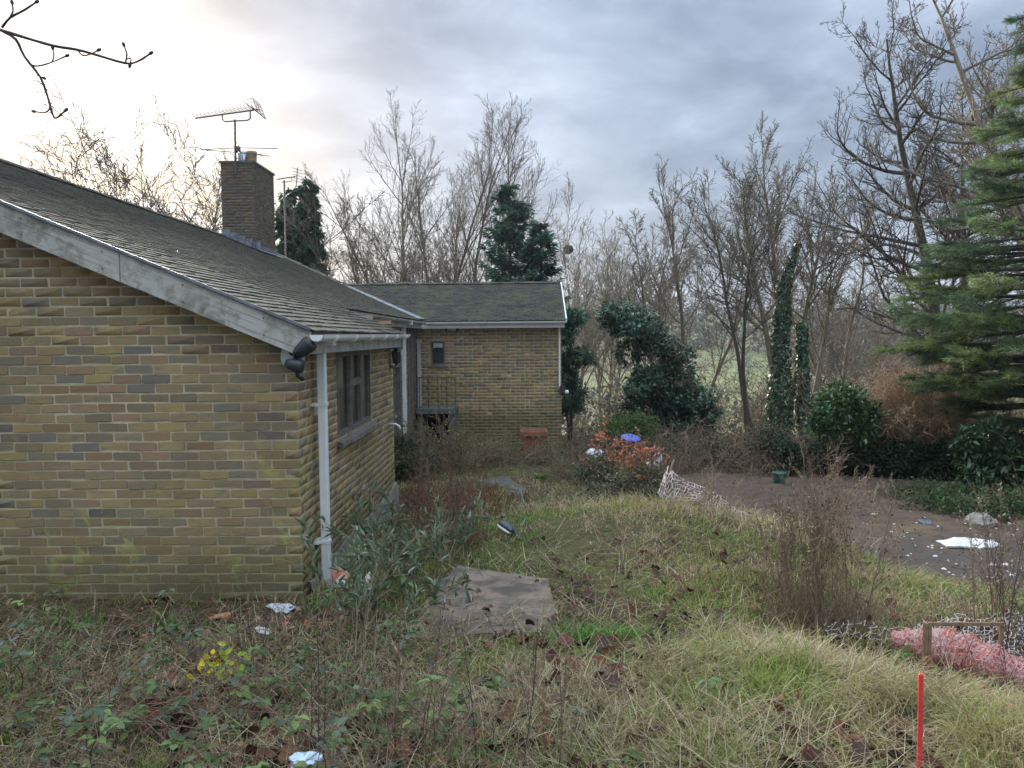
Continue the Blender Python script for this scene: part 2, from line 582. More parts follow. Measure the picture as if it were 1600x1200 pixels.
# ------------------------------------------------------------------ mesh helpers
def mesh_np(name, verts, faces, attrs=None, smooth=False):
    """faces: (N,3) or (N,4) int array or a list of such arrays"""
    if not isinstance(faces, (list, tuple)):
        faces = [faces]
    faces = [np.asarray(f, np.int32) for f in faces if len(f)]
    verts = np.asarray(verts, np.float32)
    me = bpy.data.meshes.new(name)
    me.vertices.add(len(verts))
    me.vertices.foreach_set('co', verts.ravel())
    nl = sum(f.size for f in faces)
    nf = sum(len(f) for f in faces)
    me.loops.add(nl)
    me.loops.foreach_set('vertex_index', np.concatenate([f.ravel() for f in faces]))
    me.polygons.add(nf)
    tot = np.concatenate([np.full(len(f), f.shape[1], np.int32) for f in faces])
    st = np.concatenate([[0], np.cumsum(tot)[:-1]]).astype(np.int32)
    me.polygons.foreach_set('loop_start', st)
    me.polygons.foreach_set('loop_total', tot)
    if smooth:
        me.polygons.foreach_set('use_smooth', np.ones(nf, bool))
    me.update(calc_edges=True)
    for k, a in (attrs or {}).items():
        a = np.asarray(a, np.float32)
        if a.ndim == 1:
            at_ = me.attributes.new(k, 'FLOAT', 'POINT')
            at_.data.foreach_set('value', a)
        else:
            at_ = me.attributes.new(k, 'FLOAT_COLOR', 'POINT')
            c = np.ones((len(a), 4), np.float32)
            c[:, :3] = a
            at_.data.foreach_set('color', c.ravel())
    return me


def link(name, me, m, parent=None, kind=None, loc=None):
    o = bpy.data.objects.new(name, me)
    COL.objects.link(o)
    if m is not None and not me.materials:
        me.materials.append(M[m] if isinstance(m, str) else m)
    if parent:
        o.parent = parent
    if kind:
        o['kind'] = kind
    if loc is not None:
        o.location = loc
    return o


def tag(o, label, cat, group=None):
    o['label'] = label
    o['category'] = cat
    if group:
        o['group'] = group
    return o


def empty(name, loc, label, cat, group=None, rz=0):
    o = bpy.data.objects.new(name, None)
    COL.objects.link(o)
    o.location = loc
    o.rotation_euler = (0, 0, rz)
    o.empty_display_size = .1
    return tag(o, label, cat, group)


class MB:
    """collects boxes, tubes and loose polygons for one mesh"""

    def __init__(s):
        s.v = []
        s.f = []

    def poly(s, pts):
        k = len(s.v)
        s.v += [tuple(p) for p in pts]
        s.f.append(tuple(range(k, k + len(pts))))

    def box(s, a, b, bev=0.0):
        x0, y0, z0 = [min(p, q) for p, q in zip(a, b)]
        x1, y1, z1 = [max(p, q) for p, q in zip(a, b)]
        k = len(s.v)
        s.v += [(x0, y0, z0), (x1, y0, z0), (x1, y1, z0), (x0, y1, z0), (x0, y0, z1), (x1, y0, z1), (x1, y1, z1), (x0, y1, z1)]
        s.f += [tuple(k + i for i in q) for q in ((0, 3, 2, 1), (4, 5, 6, 7), (0, 1, 5, 4), (1, 2, 6, 5), (2, 3, 7, 6), (3, 0, 4, 7))]

    def beam(s, p, q, w, h, up=(0, 0, 1)):
        p = Vector(p)
        q = Vector(q)
        d = (q - p).normalized()
        u = Vector(up)
        sd_ = d.cross(u).normalized()
        u = sd_.cross(d).normalized()
        k = len(s.v)
        for c in (p, q):
            for a, b in ((-1, -1), (1, -1), (1, 1), (-1, 1)):
                s.v.append(tuple(c + sd_ * a * w / 2 + u * b * h / 2))
        s.f += [tuple(k + i for i in q_) for q_ in ((3, 2, 1, 0), (4, 5, 6, 7), (0, 1, 5, 4), (1, 2, 6, 5), (2, 3, 7, 6), (3, 0, 4, 7))]

    def tube(s, pts, r, n=8, cap=True):
        pts = [Vector(p) for p in pts]
        rs = r if isinstance(r, (list, tuple)) else [r] * len(pts)
        d0 = (pts[1] - pts[0]).normalized()
        ref = Vector((0, 0, 1)) if abs(d0.z) < .9 else Vector((0, 1, 0))
        u = (ref - d0 * ref.dot(d0)).normalized()
        k = len(s.v)
        for i, p in enumerate(pts):
            d = (pts[min(i + 1, len(pts) - 1)] - pts[max(i - 1, 0)]).normalized()
            u = (u - d * u.dot(d)).normalized()
            w = d.cross(u)
            for j in range(n):
                a = 2 * math.pi * j / n
                s.v.append(tuple(p + (u * math.cos(a) + w * math.sin(a)) * rs[i]))
        for i in range(len(pts) - 1):
            for j in range(n):
                a = k + i * n + j
                b = k + i * n + (j + 1) % n
                s.f.append((a, b, b + n, a + n))
        if cap:
            s.f.append(tuple(k + j for j in reversed(range(n))))
            s.f.append(tuple(k + (len(pts) - 1) * n + j for j in range(n)))

    def lathe(s, prof, c=(0, 0, 0), n=20):
        k = len(s.v)
        for r_, z in prof:
            for j in range(n):
                a = 2 * math.pi * j / n
                s.v.append((c[0] + r_ * math.cos(a), c[1] + r_ * math.sin(a), c[2] + z))
        for i in range(len(prof) - 1):
            for j in range(n):
                a = k + i * n + j
                b = k + i * n + (j + 1) % n
                s.f.append((a, b, b + n, a + n))

    def build(s, name, m, parent=None, kind=None, smooth=False, loc=None, bevel=0, orig=None):
        me = bpy.data.meshes.new(name)
        v = s.v
        if orig is not None:
            v = [(a - orig[0], b - orig[1], c - orig[2]) for a, b, c in v]
            loc = orig
        me.from_pydata(v, [], s.f)
        if smooth:
            me.polygons.foreach_set('use_smooth', [True] * len(me.polygons))
        me.update()
        o = link(name, me, m, parent, kind, loc)
        if bevel:
            bm_ = o.modifiers.new('bevel', 'BEVEL')
            bm_.width = bevel
            bm_.segments = 2
        return o


def segs_mesh(name, S, m, parent=None, sides=3, kind=None, orig=None, smooth=True):
    if parent is not None and name != 'trunk':
        kind = 'stuff'
    # S: (N,8) p0 p1 r0 r1 -> tapered prisms
    S = np.asarray(S, float)
    if orig is not None:
        S = S.copy()
        S[:, 0:3] -= orig
        S[:, 3:6] -= orig
    p0, p1, r0, r1 = S[:, 0:3], S[:, 3:6], S[:, 6], S[:, 7]
    d = p1 - p0
    L = np.linalg.norm(d, axis=1, keepdims=True) + 1e-9
    d = d / L
    ref = np.where(np.abs(d[:, 2:3]) > .93, np.array([[1., 0, 0]]), np.array([[0, 0, 1.]]))
    u = np.cross(d, ref)
    u /= np.linalg.norm(u, axis=1, keepdims=True) + 1e-9
    w = np.cross(d, u)
    n = len(S)
    ang = np.arange(sides) * 2 * math.pi / sides
    ca, sa = np.cos(ang), np.sin(ang)
    ring = u[:, None, :] * ca[None, :, None] + w[:, None, :] * sa[None, :, None]
    a = (p0 - d * (r0[:, None] * .3))[:, None, :] + ring * r0[:, None, None]
    b = p1[:, None, :] + ring * r1[:, None, None]
    V = np.concatenate([a, b], 1).reshape(-1, 3)
    base = (np.arange(n) * 2 * sides)[:, None]
    j = np.arange(sides)
    jn = (j + 1) % sides
    Q = np.stack([base + j, base + jn, base + jn + sides, base + j + sides], -1).reshape(-1, 4)
    me = mesh_np(name, V, Q, smooth=smooth and sides > 3)
    return link(name, me, m, parent, kind, orig)


def norm(v):
    return v / (np.linalg.norm(v, axis=-1, keepdims=True) + 1e-9)


def leaf_geo(P, D, N, L, W, fold=.15, simple_=False):
    """kite leaves: P base (n,3), D direction, N rough normal, L, W arrays"""
    D = norm(D)
    S = norm(np.cross(D, N))
    U = np.cross(S, D)
    L = np.broadcast_to(np.asarray(L, float), (len(P),))[:, None]
    W = np.broadcast_to(np.asarray(W, float), (len(P),))[:, None]
    n = len(P)
    tip = P + D * L - U * L * fold * .5
    l = P + D * L * .45 - S * W * .5 + U * L * fold * .5
    r = P + D * L * .45 + S * W * .5 + U * L * fold * .5
    if simple_:
        V = np.stack([P, r, tip, l], 1).reshape(-1, 3)
        b = (np.arange(n) * 4)[:, None]
        Fc = (b + np.array([[0, 1, 2, 3]])).reshape(-1, 4)
        return V, Fc, 4
    c = P + D * L * .5 - U * L * .03
    up_ = U * L * fold * .5
    r1 = P + D * L * .24 + S * W * .42 + up_
    l1 = P + D * L * .24 - S * W * .42 + up_
    r2 = P + D * L * .66 + S * W * .40 + up_ * .6
    l2 = P + D * L * .66 - S * W * .40 + up_ * .6
    V = np.stack([P, r1, r2, tip, l2, l1, c], 1).reshape(-1, 3)
    b = (np.arange(n) * 7)[:, None, None]
    Fc = (b + np.array([[[0, 1, 6], [1, 2, 6], [2, 3, 6], [3, 4, 6], [4, 5, 6], [5, 0, 6]]])).reshape(-1, 3)
    return V, Fc, 7


def leaf_obj(name, P, D, N, L, W, colors, m='plant', parent=None, kind=None, fold=.15, simple_=True, orig=None):
    if parent is not None:
        kind = 'stuff'
    P = np.asarray(P, float)
    if orig is not None:
        P = P - np.asarray(orig)
    V, Fc, k = leaf_geo(P, np.asarray(D, float), np.asarray(N, float), L, W, fold, simple_)
    me = mesh_np(name, V, Fc, {'tint': np.repeat(colors, k, 0)})
    return link(name, me, m, parent, kind, orig)


def pick(rng, pal, n, jit=.18):
    pal = np.array(pal, float)
    c = pal[rng.integers(0, len(pal), n)]
    return np.clip(c * (1 + rng.normal(0, jit, (n, 1))), .004, .9)


def rdir(rng, n):
    return norm(rng.normal(0, 1, (n, 3)))
# ------------------------------------------------------------------ ground
def axis(lo, hi, step, far, g=1.16):
    a = list(np.arange(lo, hi, step))
    s = step
    x = hi
    out = []
    while x < far[1]:
        out.append(x)
        s *= g
        x += s
    out.append(far[1])
    s = step
    x = lo
    pre = []
    while x > far[0]:
        s *= g
        x -= s
        pre.append(x)
    return np.array(sorted(set(pre + a + out)))


def grid_mesh(name, xs, ys, zf):
    X, Y = np.meshgrid(xs, ys)
    Z = zf(X, Y)
    V = np.stack([X, Y, Z], -1).reshape(-1, 3)
    nx, ny = len(xs), len(ys)
    i = np.arange(ny - 1)[:, None] * nx + np.arange(nx - 1)[None, :]
    Q = np.stack([i, i + 1, i + nx + 1, i + nx], -1).reshape(-1, 4)
    return mesh_np(name, V, Q, smooth=True)


xs = axis(-6, 9.5, .07, (-500, 600))
ys = axis(1.6, 19, .07, (-60, 640))
link('ground', grid_mesh('ground', xs, ys, H), 'ground', kind='structure')

# bare earth yard: its own sheet just above the ground, sinking under it at a ragged border
YR = np.array([(6.3, 4.7), (6.7, 4.4), (7.4, 3.75), (8.75, 3.7), (10, 3.25), (11.3, 2.9), (12.5, 2.6), (13.6, 2.4), (14.3, 2.6)])


def yard_left(y):
    return np.interp(y, YR[:, 0], YR[:, 1]) + (fbm(y * 1.3, y * 0 + 3, 31, 3) - .5) * .7


def in_yard(x, y):
    return (y > 6.5) & (y < 14.2) & (x > yard_left(y)) & (x < 10.5)


ny_, nx_ = 130, 130
vv = np.linspace(6.25, 14.5, ny_)
uu = np.linspace(0, 1, nx_)
Yg = np.repeat(vv[:, None], nx_, 1)
Xl = yard_left(vv) - .3
Xg = Xl[:, None] + uu[None, :] * (10.8 - Xl[:, None])
edge = np.minimum(np.minimum((Xg - Xl[:, None]) / .5, (Yg - 6.25) / .4), np.minimum((14.5 - Yg) / .4, (10.8 - Xg) / .4))
edge = edge + (fbm(Xg * 2.5, Yg * 2.5, 37, 3) - .5) * .9
Zg = H(Xg, Yg) + np.where(True, -.05 + .07 * sst(0.1, .8, edge), 0) + (fbm(Xg * 4, Yg * 4, 41, 4) - .5) * .055
Vy = np.stack([Xg, Yg, Zg], -1).reshape(-1, 3)
i_ = np.arange(ny_ - 1)[:, None] * nx_ + np.arange(nx_ - 1)[None, :]
Qy = np.stack([i_, i_ + 1, i_ + nx_ + 1, i_ + nx_], -1).reshape(-1, 4)
link('dirt_yard', mesh_np('dirt_yard', Vy, Qy, smooth=True), 'yard', kind='structure')

# ------------------------------------------------------------------ bungalow
ZC = CAM.z
KP = .4225
TH = math.atan(KP)


def roof_z(x):           # east slope of the main roof, x is negative
    return ZC + .086 + KP * (-x - 1.6)


RX, RZ = -7.58, ZC + .086 + KP * (7.58 - 1.6)
GY = 5.75               # gable face
EX, EX2 = -1.60, -2.39  # eaves of the near block and of the recessed part
NX, NX2 = -1.76, -2.55  # wall faces
FY, FW = 17.55, 17.80   # eave and wall face of the far wing
bung = empty('bungalow', (-1.76, 5.75, 0), 'long single storey brown brick bungalow with tiled roof and white gutters', 'house')
bung.matrix_world = Matrix.Translation((-1.76, 5.75, 0))
B0 = Vector((-1.76, 5.75, 0))
rng = np.random.default_rng(5)


def part(mb, name, m, parent=None, orig=None, **k):
    """world-space mesh parented under the bungalow (or one of its parts)"""
    p = parent or bung
    base = Vector(p.get('w0', B0[:])) if parent else B0
    org = Vector(orig) if orig is not None else Vector(base)
    mb.v = [(a - org.x, b - org.y, c - org.z) for a, b, c in mb.v]
    o = mb.build(name, m, p, **k)
    o.location = org - base
    o['w0'] = org[:]
    return o


def brick_list(u0, u1, v0, v1, off=0, holes=(), clip=None, start=0, mixh=.1):
    out = []
    nc = int(math.ceil((v1 - v0) / .075))
    for c in range(nc):
        v = v0 + c * .075
        u = u0 - (.1125 if (c + start) % 2 else 0) - off + rng.normal(0, .006)
        half = False
        while u < u1:
            Lb = .225
            if half:
                half = False
                Lb = .1125
            elif rng.random() < mixh:
                half = True
                Lb = .1125
            a, b = max(u, u0) + .005, min(u + Lb, u1) - .005
            u += Lb
            if b - a < .035:
                continue
            spans = [(a, b)]
            for hx0, hx1, hz0, hz1 in holes:
                if v + .065 > hz0 and v < hz1:
                    ns = []
                    for s in spans:
                        if s[1] <= hx0 or s[0] >= hx1:
                            ns.append(s)
                        else:
                            if hx0 - .006 - s[0] > .03:
                                ns.append((s[0], hx0 - .006))
                            if s[1] - hx1 - .006 > .03:
                                ns.append((hx1 + .006, s[1]))
                    spans = ns
            for s in spans:
                if clip and not clip((s[0] + s[1]) / 2, v + .03):
                    continue
                wv = .0015 * math.sin(s[0] * 2.3 + c * .35) + rng.normal(0, .0011)
                out.append((s[0] + rng.normal(0, .002), s[1] + rng.normal(0, .002), v + .005 + wv, v + .005 + .0645 + wv + rng.normal(0, .0012)))
    return out


def brick_verts(w, h, dep=.006, proud=.0035, jit=.002, r=None):
    """local brick: u right, v up, n outward; ring structure: 4 front, 4 shoulder, 4 back; w,h arrays"""
    r = r or rng
    n = len(w)
    J = lambda s: r.normal(0, s, n)
    V = np.zeros((n, 16, 3))
    cx = .007
    k = 0
    # front octagon-ish ring (8) and outer ring (8)
    fr = [(-1, -1, 1, 0), (1, -1, -1, 0), (1, -1, 0, 1), (1, 1, 0, -1), (1, 1, -1, 0), (-1, 1, 1, 0), (-1, 1, 0, -1), (-1, -1, 0, 1)]
    pj = J(.0016)
    for i, (sx, sy, ox, oy) in enumerate(fr):
        V[:, i, 0] = sx * (w / 2 - .0026) + ox * .006 + J(jit)
        V[:, i, 1] = sy * (h / 2 - .0026) + oy * .006 + J(jit)
        V[:, i, 2] = proud + pj + J(.0005)
        V[:, 8 + i, 0] = sx * w / 2 + ox * .005 + J(jit * .6)
        V[:, 8 + i, 1] = sy * h / 2 + oy * .005 + J(jit * .6)
        V[:, 8 + i, 2] = -.003
    return V


BF = [(0, 1, 2, 3, 4, 5, 6, 7)] + [(i, 8 + i, 8 + (i + 1) % 8, (i + 1) % 8) for i in range(8)]
_FQ = np.array([(i, 8 + i, 8 + (i + 1) % 8, (i + 1) % 8) for i in range(8)])
_FF = np.array([(0, 1, 2, 3), (0, 3, 4, 7), (4, 5, 6, 7)])


def bricks_joined(name, lst, o, u, nrm, parent, m='brick_all'):
    lst = np.array(lst)
    w = lst[:, 1] - lst[:, 0]
    h = lst[:, 3] - lst[:, 2]
    V = brick_verts(w, h)
    cu = (lst[:, 0] + lst[:, 1]) / 2
    cv = (lst[:, 2] + lst[:, 3]) / 2
    u = np.array(u, float)
    nrm = np.array(nrm, float)
    W = np.array(o, float) + (V[..., 0] + cu[:, None])[..., None] * u + (V[..., 1] + cv[:, None])[..., None] * np.array([0, 0, 1.]) + V[..., 2:3] * nrm
    n = len(lst)
    b = (np.arange(n) * 16)[:, None, None]
    Q = np.concatenate([(b + _FF[None]).reshape(-1, 4), (b + _FQ[None]).reshape(-1, 4)])
    if np.dot(np.cross(u, [0, 0, 1.]), nrm) < 0:
        Q = Q[:, ::-1]
    w0 = np.array(parent['w0'])
    me = mesh_np(name, W.reshape(-1, 3) - w0, Q, {'rnd': np.repeat(rng.random(n), 16)})
    ob = link(name, me, m, parent, kind='stuff')
    return ob


# --- gable wall facing the camera
def gable_line(x):
    return (roof_z(x) if x > RX else roof_z(2 * RX - x)) - .16


gx0 = 2 * RX - NX
mb = MB()
T = .25
xs_ = [gx0, RX, NX]
zt = [gable_line(gx0 + .01), gable_line(RX + .001), gable_line(NX)]
fr_ = [(gx0, -.6), (NX, -.6), (NX, zt[2]), (RX, zt[1]), (gx0, zt[0])]
mb.poly([(x, GY, z) for x, z in fr_])
mb.poly([(x, GY + T, z) for x, z in reversed(fr_)])
for i in range(5):
    a, b = fr_[i], fr_[(i + 1) % 5]
    mb.poly([(a[0], GY + T, a[1]), (b[0], GY + T, b[1]), (b[0], GY, b[1]), (a[0], GY, a[1])])
gable = part(mb, 'gable_wall', 'mortar')
lst = brick_list(0, NX + .006 - gx0, -.32, 4.5, off=.05, clip=lambda u, v: v < gable_line(gx0 + u) + .02, mixh=0)
# the 300 that show largest in the picture are bricks of their own
score = []
for q in lst:
    X = gx0 + (q[0] + q[1]) / 2
    z = (q[2] + q[3]) / 2
    score.append(X > -4.12 and z > -.03)
vis = [q for q, s in zip(lst, score) if s]
vis.sort(key=lambda q: -(q[1] - q[0]) + .02 * abs((q[2] + q[3]) / 2 - 1.0))
single = set(vis[:300])
rest = [q for q in lst if q not in single]
variants = []
for k in range(9):
    V = brick_verts(np.array([.215]), np.array([.0625]), jit=.0026)[0]
    me = bpy.data.meshes.new('brick')
    me.from_pydata([(a, -c, b) for a, b, c in V], [], [tuple(q) for q in _FF.tolist()] + [tuple(q) for q in _FQ.tolist()])
    me.materials.append(M['brick_one'])
    variants.append(me)
gw0 = Vector(gable['w0'])
for q in sorted(single, key=lambda q: (q[2], q[0])):
    o = bpy.data.objects.new('brick', variants[int(rng.integers(0, 9))])
    COL.objects.link(o)
    o.parent = gable
    o.location = Vector((gx0 + (q[0] + q[1]) / 2, GY, (q[2] + q[3]) / 2)) - gw0
    o.scale = ((q[1] - q[0]) / .215, 1, (q[3] - q[2]) / .0625)
    o.rotation_euler = (0, rng.normal(0, .006), 0)
bricks_joined('brickwork', rest, (gx0, GY, 0), (1, 0, 0), (0, -1, 0), gable)

# --- near side wall with the window
W0, W1, WZ0, WZ1 = 6.95, 8.52, 1.10, 1.925
SY1 = 9.95


def wall_box(mb, x0, x1, y0, y1, z0, z1, holes):
    """a wall whose long side is along y or x; holes in the long axis"""
    ylong = (y1 - y0) > (x1 - x0)
    lo, hi = (y0, y1) if ylong else (x0, x1)
    cuts = sorted(holes)
    cur = lo

    def bx(a, b, c, d):
        if b - a > 1e-4 and d - c > 1e-4:
            if ylong:
                mb.box((x0, a, c), (x1, b, d))
            else:
                mb.box((a, y0, c), (b, y1, d))
    for a, b, c, d in cuts:
        bx(cur, a, z0, z1)
        bx(a, b, z0, c)
        bx(a, b, d, z1)
        cur = b
    bx(cur, hi, z0, z1)


mb = MB()
wall_box(mb, NX - T, NX, GY + T + .001, SY1, -.7, ZC + .0, [(W0, W1, WZ0, WZ1)])
# return of the near block back to the recessed wall
mb.box((NX2, SY1 - T, -.7), (NX - T - .001, SY1, ZC + .3))
side = part(mb, 'side_wall', 'mortar')
lst = brick_list(-.005, SY1 - GY, -.62, 2.03, off=.1125, holes=[(W0 - GY, W1 - GY, WZ0, WZ1)], start=1, mixh=.16)
bricks_joined('brickwork', lst, (NX, GY, 0), (0, 1, 0), (1, 0, 0), side)
lst = brick_list(0, NX - NX2, -.62, 2.3, off=.1125, mixh=.1)
bricks_joined('brickwork', lst, (NX2, SY1, 0), (1, 0, 0), (0, 1, 0), side)
# rough concrete footing at the foot of the side wall
mb = MB()
nf = 60
for i in range(nf + 1):
    y = GY + .12 + (SY1 - GY - .1) * i / nf
    top = .04 + .10 * float(fbm(np.array([y * 1.7]), np.array([0.5]), 61, 3)[0]) + .02 * math.sin(y * 9)
    b = .028 + .02 * float(vnoise(np.array([y * 5]), np.array([1.5]), 62)[0])
    mb.v += [(NX - .01, y, top), (NX + b * .7, y, top - .012), (NX + b + .01, y, top - .12), (NX + b + .03, y, -.6)]
for i in range(nf):
    for j in range(3):
        a = i * 4 + j
        mb.f.append((a, a + 1, a + 5, a + 4))
part(mb, 'footing', 'render')

# --- recessed main wall with the door
DY0, DY1, DZ0, DZ1 = 14.45, 15.25, -.45, 1.52
mb = MB()
wall_box(mb, NX2 - T, NX2, SY1 + .001, 16.2, -.8, ZC + .34, [(DY0, DY1, DZ0, DZ1)])
mw = part(mb, 'recessed_wall', 'mortar')
lst = brick_list(0, 16.2 - SY1, -.62, ZC + .3, off=.1125, holes=[(DY0 - SY1, DY1 - SY1, DZ0, DZ1)], mixh=.1)
bricks_joined('brickwork', lst, (NX2, SY1, 0), (0, 1, 0), (1, 0, 0), mw)
mb = MB()
mb.box((NX2 - .12, DY0 + .06, DZ0), (NX2 - .08, DY1 - .06, DZ1 - .06))
door = part(mb, 'door', 'timber_dark')
mb = MB()
mb.box((NX2 - .14, DY0, DZ0), (NX2 + .015, DY0 + .06, DZ1))
mb.box((NX2 - .14, DY1 - .06, DZ0), (NX2 + .015, DY1, DZ1))
mb.box((NX2 - .14, DY0 + .06, DZ1 - .06), (NX2 + .015, DY1 - .06, DZ1))
part(mb, 'door_frame', 'timber_dark', door)
mb = MB()
mb.box((NX2 - .078, DY0 + .16, .55), (NX2 - .072, DY1 - .16, DZ1 - .2))
part(mb, 'pane', 'glass', door)
mb = MB()
mb.box((NX2 - .079, DY0 + .1, .44), (NX2 - .05, DY1 - .1, .48))
part(mb, 'letter_rail', 'upvc_old', door)

# dark timber panelled porch between recessed wall and far wing
mb = MB()
mb.box((NX2 - .1, 16.2, -.8), (NX2 - .04, FW, ZC + .34))
porch = part(mb, 'porch_panel', 'timber_dark')
for i, y in enumerate((16.24, 16.72, 17.2, 17.66)):
    mb = MB()
    mb.box((NX2 - .039, y, -.6), (NX2 + .03, y + .09, ZC + .3))
    part(mb, 'post', 'timber_dark', porch)
for y in (16.34, 16.82, 17.3):
    mb = MB()
    mb.box((NX2 - .0385, y + .03, .3), (NX2 - .03, y + .33, ZC + .1))
    part(mb, 'pane', 'glass', porch)

# --- far wing
FX1 = .87
WX0, WX1, WF0, WF1 = at(672, 532, FW).x, at(696, 532, FW).x, at(684, 571, FW).z, at(684, 532, FW).z
mb = MB()
wall_box(mb, NX2, FX1, FW, FW + T, -1.2, ZC + .36, [(WX0, WX1, WF0, WF1)])
mb.box((FX1 - T, FW + T + .001, -1.4), (FX1, 22.1, ZC + .36))
mb.poly([(FX1 - .001, FW, ZC + .36), (FX1 - .001, 22.1, ZC + .36), (FX1 - .001, 19.95, ZC + 1.34)])
fw = part(mb, 'far_wing_wall', 'mortar')
lst = brick_list(0, FX1 - NX2 + .004, -1.0, ZC + .34, off=.03, holes=[(WX0 - NX2, WX1 - NX2, WF0, WF1)], mixh=.12)
bricks_joined('brickwork', lst, (NX2, FW, 0), (1, 0, 0), (0, -1, 0), fw)
lst = brick_list(0, 22.1 - FW, -1.2, ZC + 1.3, off=.03, clip=lambda u, v: v < ZC + .42 + KP * (2.3 - abs(u - 2.15)), mixh=.12)
bricks_joined('brickwork', lst, (FX1, FW, 0), (0, 1, 0), (1, 0, 0), fw)
mb = MB()
for a, b, c, d in ((WX0, WX0 + .045, WF0, WF1), (WX1 - .045, WX1, WF0, WF1), (WX0 + .045, WX1 - .045, WF0, WF0 + .045), (WX0 + .045, WX1 - .045, WF1 - .045, WF1)):
    mb.box((a, FW - .005, c), (b, FW + .06, d))
win = part(mb, 'window', 'timber_dark')
mb = MB(); mb.box((WX0 + .045, FW + .04, WF0 + .045), (WX1 - .045, FW + .05, WF1 - .045)); part(mb, 'pane', 'glass', win)
mb = MB(); mb.box((WX0 + .07, FW + .028, WF1 - .17), (WX1 - .07, FW + .034, WF1 - .06)); part(mb, 'blind', 'upvc_old', win)
mb = MB(); mb.box((WX0 - .03, FW - .05, WF0 - .035), (WX1 + .03, FW + .02, WF0 - .003)); part(mb, 'sill', 'timber_dark', win)
# security light over the small window
p = at(706, 514, FW)
mb = MB(); mb.box((p.x - .1, FW - .12, p.z - .04), (p.x + .1, FW - .02, p.z + .04)); sl = part(mb, 'bulkhead_light', 'upvc_old')
mb = MB(); mb.box((p.x - .16, FW - .03, p.z - .05), (p.x + .16, FW - .008, p.z + .05)); part(mb, 'backplate', 'black', sl)

# --- window of the side wall
wx = NX - .03
fr = .038
ym1 = W0 + (W1 - W0) * .36
ym2 = W0 + (W1 - W0) * .66
mb = MB()
mb.box((wx - .05, W0, WZ0), (wx + .03, W0 + fr, WZ1))
mb.box((wx - .05, W1 - fr, WZ0), (wx + .03, W1, WZ1))
mb.box((wx - .05, W0 + fr, WZ1 - fr), (wx + .03, W1 - fr, WZ1))
mb.box((wx - .05, W0 + fr, WZ0), (wx + .03, W1 - fr, WZ0 + fr))
window = part(mb, 'window', 'timber_dark')
for ym in (ym1, ym2):
    mb = MB(); mb.box((wx - .045, ym - .018, WZ0 + fr), (wx + .028, ym + .018, WZ1 - fr)); part(mb, 'mullion', 'timber_dark', window)
zt_ = WZ0 + (WZ1 - WZ0) * .60
mb = MB(); mb.box((wx - .045, ym1 + .018, zt_ - .02), (wx + .028, ym2 - .018, zt_ + .02)); part(mb, 'transom', 'timber_dark', window)
for a, b, c, d, ins in ((W0 + fr, ym1 - .018, WZ0 + fr, WZ1 - fr, .018), (ym1 + .018, ym2 - .018, WZ0 + fr, zt_ - .02, .018),
                        (ym1 + .018, ym2 - .018, zt_ + .02, WZ1 - fr, .018), (ym2 + .018, W1 - fr, WZ0 + fr, WZ1 - fr, .026)):
    mb = MB()
    s_ = ins
    X0, X1 = wx - .02, wx + .036
    mb.box((X0, a, c), (X1, a + s_, d)); mb.box((X0, b - s_, c), (X1, b, d))
    mb.box((X0, a + s_, c), (X1, b - s_, c + s_)); mb.box((X0, a + s_, d - s_), (X1, b - s_, d))
    part(mb, 'sash', 'timber_dark', window)
    mb = MB(); mb.box((wx - .004, a + s_, c + s_), (wx + .002, b - s_, d - s_)); part(mb, 'pane', 'glass', window)
mb = MB()
mb.poly([(NX - .05, W0 - .05, WZ0 - .002), (NX - .05, W1 + .04, WZ0 - .002), (NX + .085, W1 + .04, WZ0 - .03), (NX + .085, W0 + .32, WZ0 - .03), (NX + .06, W0 + .3, WZ0 - .028), (NX + .065, W0 - .05, WZ0 - .03)][::-1])
k0 = mb.v[:]
mb.poly([(x, y, z - .045) for x, y, z in reversed(k0)])
for i in range(6):
    a, b = k0[i], k0[(i + 1) % 6]
    mb.poly([b, a, (a[0], a[1], a[2] - .045), (b[0], b[1], b[2] - .045)])
part(mb, 'sill', 'timber_dark', window)

# --- roof
def slab(mb, top, t):
    mb.poly(top)
    mb.poly([(x, y, z - t) for x, y, z in reversed(top)])
    for i in range(len(top)):
        a, b = top[i], top[(i + 1) % len(top)]
        mb.poly([b, a, (a[0], a[1], a[2] - t), (b[0], b[1], b[2] - t)])


VY0 = GY - .14          # verge of the gable
HY = 22.9               # ridge end, hip beyond
VX = -4.79              # where the far ridge runs into the main roof
mb = MB()
lo = -.035
P_ = lambda x, y: (x, y, roof_z(x) + lo)
slab(mb, [P_(EX, VY0), P_(EX, 9.82), P_(EX2, 9.82), P_(RX, 9.82), P_(RX, VY0)], .05)
slab(mb, [P_(EX2, 9.821), P_(EX2, FY), P_(VX, 19.95), P_(RX, HY), P_(RX, 9.821)], .05)
Wz = lambda x: roof_z(2 * RX - x)
slab(mb, [(RX, VY0, RZ + lo), (RX, HY, RZ + lo), (2 * RX - EX, HY + 2, Wz(2 * RX - EX) + lo), (2 * RX - EX, VY0, Wz(2 * RX - EX) + lo)], .05)
FRZ = ZC + .42 + KP * (19.95 - FY)
FVX = FX1 + .09
slab(mb, [(EX2, FY, ZC + .42 + lo), (FVX, FY, ZC + .42 + lo), (FVX, 19.95, FRZ + lo), (VX, 19.95, FRZ + lo)], .05)
slab(mb, [(VX, 19.951, FRZ + lo), (FVX, 19.951, FRZ + lo), (FVX, 22.35, ZC + .42 + lo), (VX, 22.35, ZC + .42 + lo)], .05)
slab(mb, [(RX, HY, RZ + lo - .001), (VX, 19.96, FRZ + lo - .001), (VX + .3, 23.5, FRZ - 1.2)], .02)
roof = part(mb, 'roof', 'tile_all')


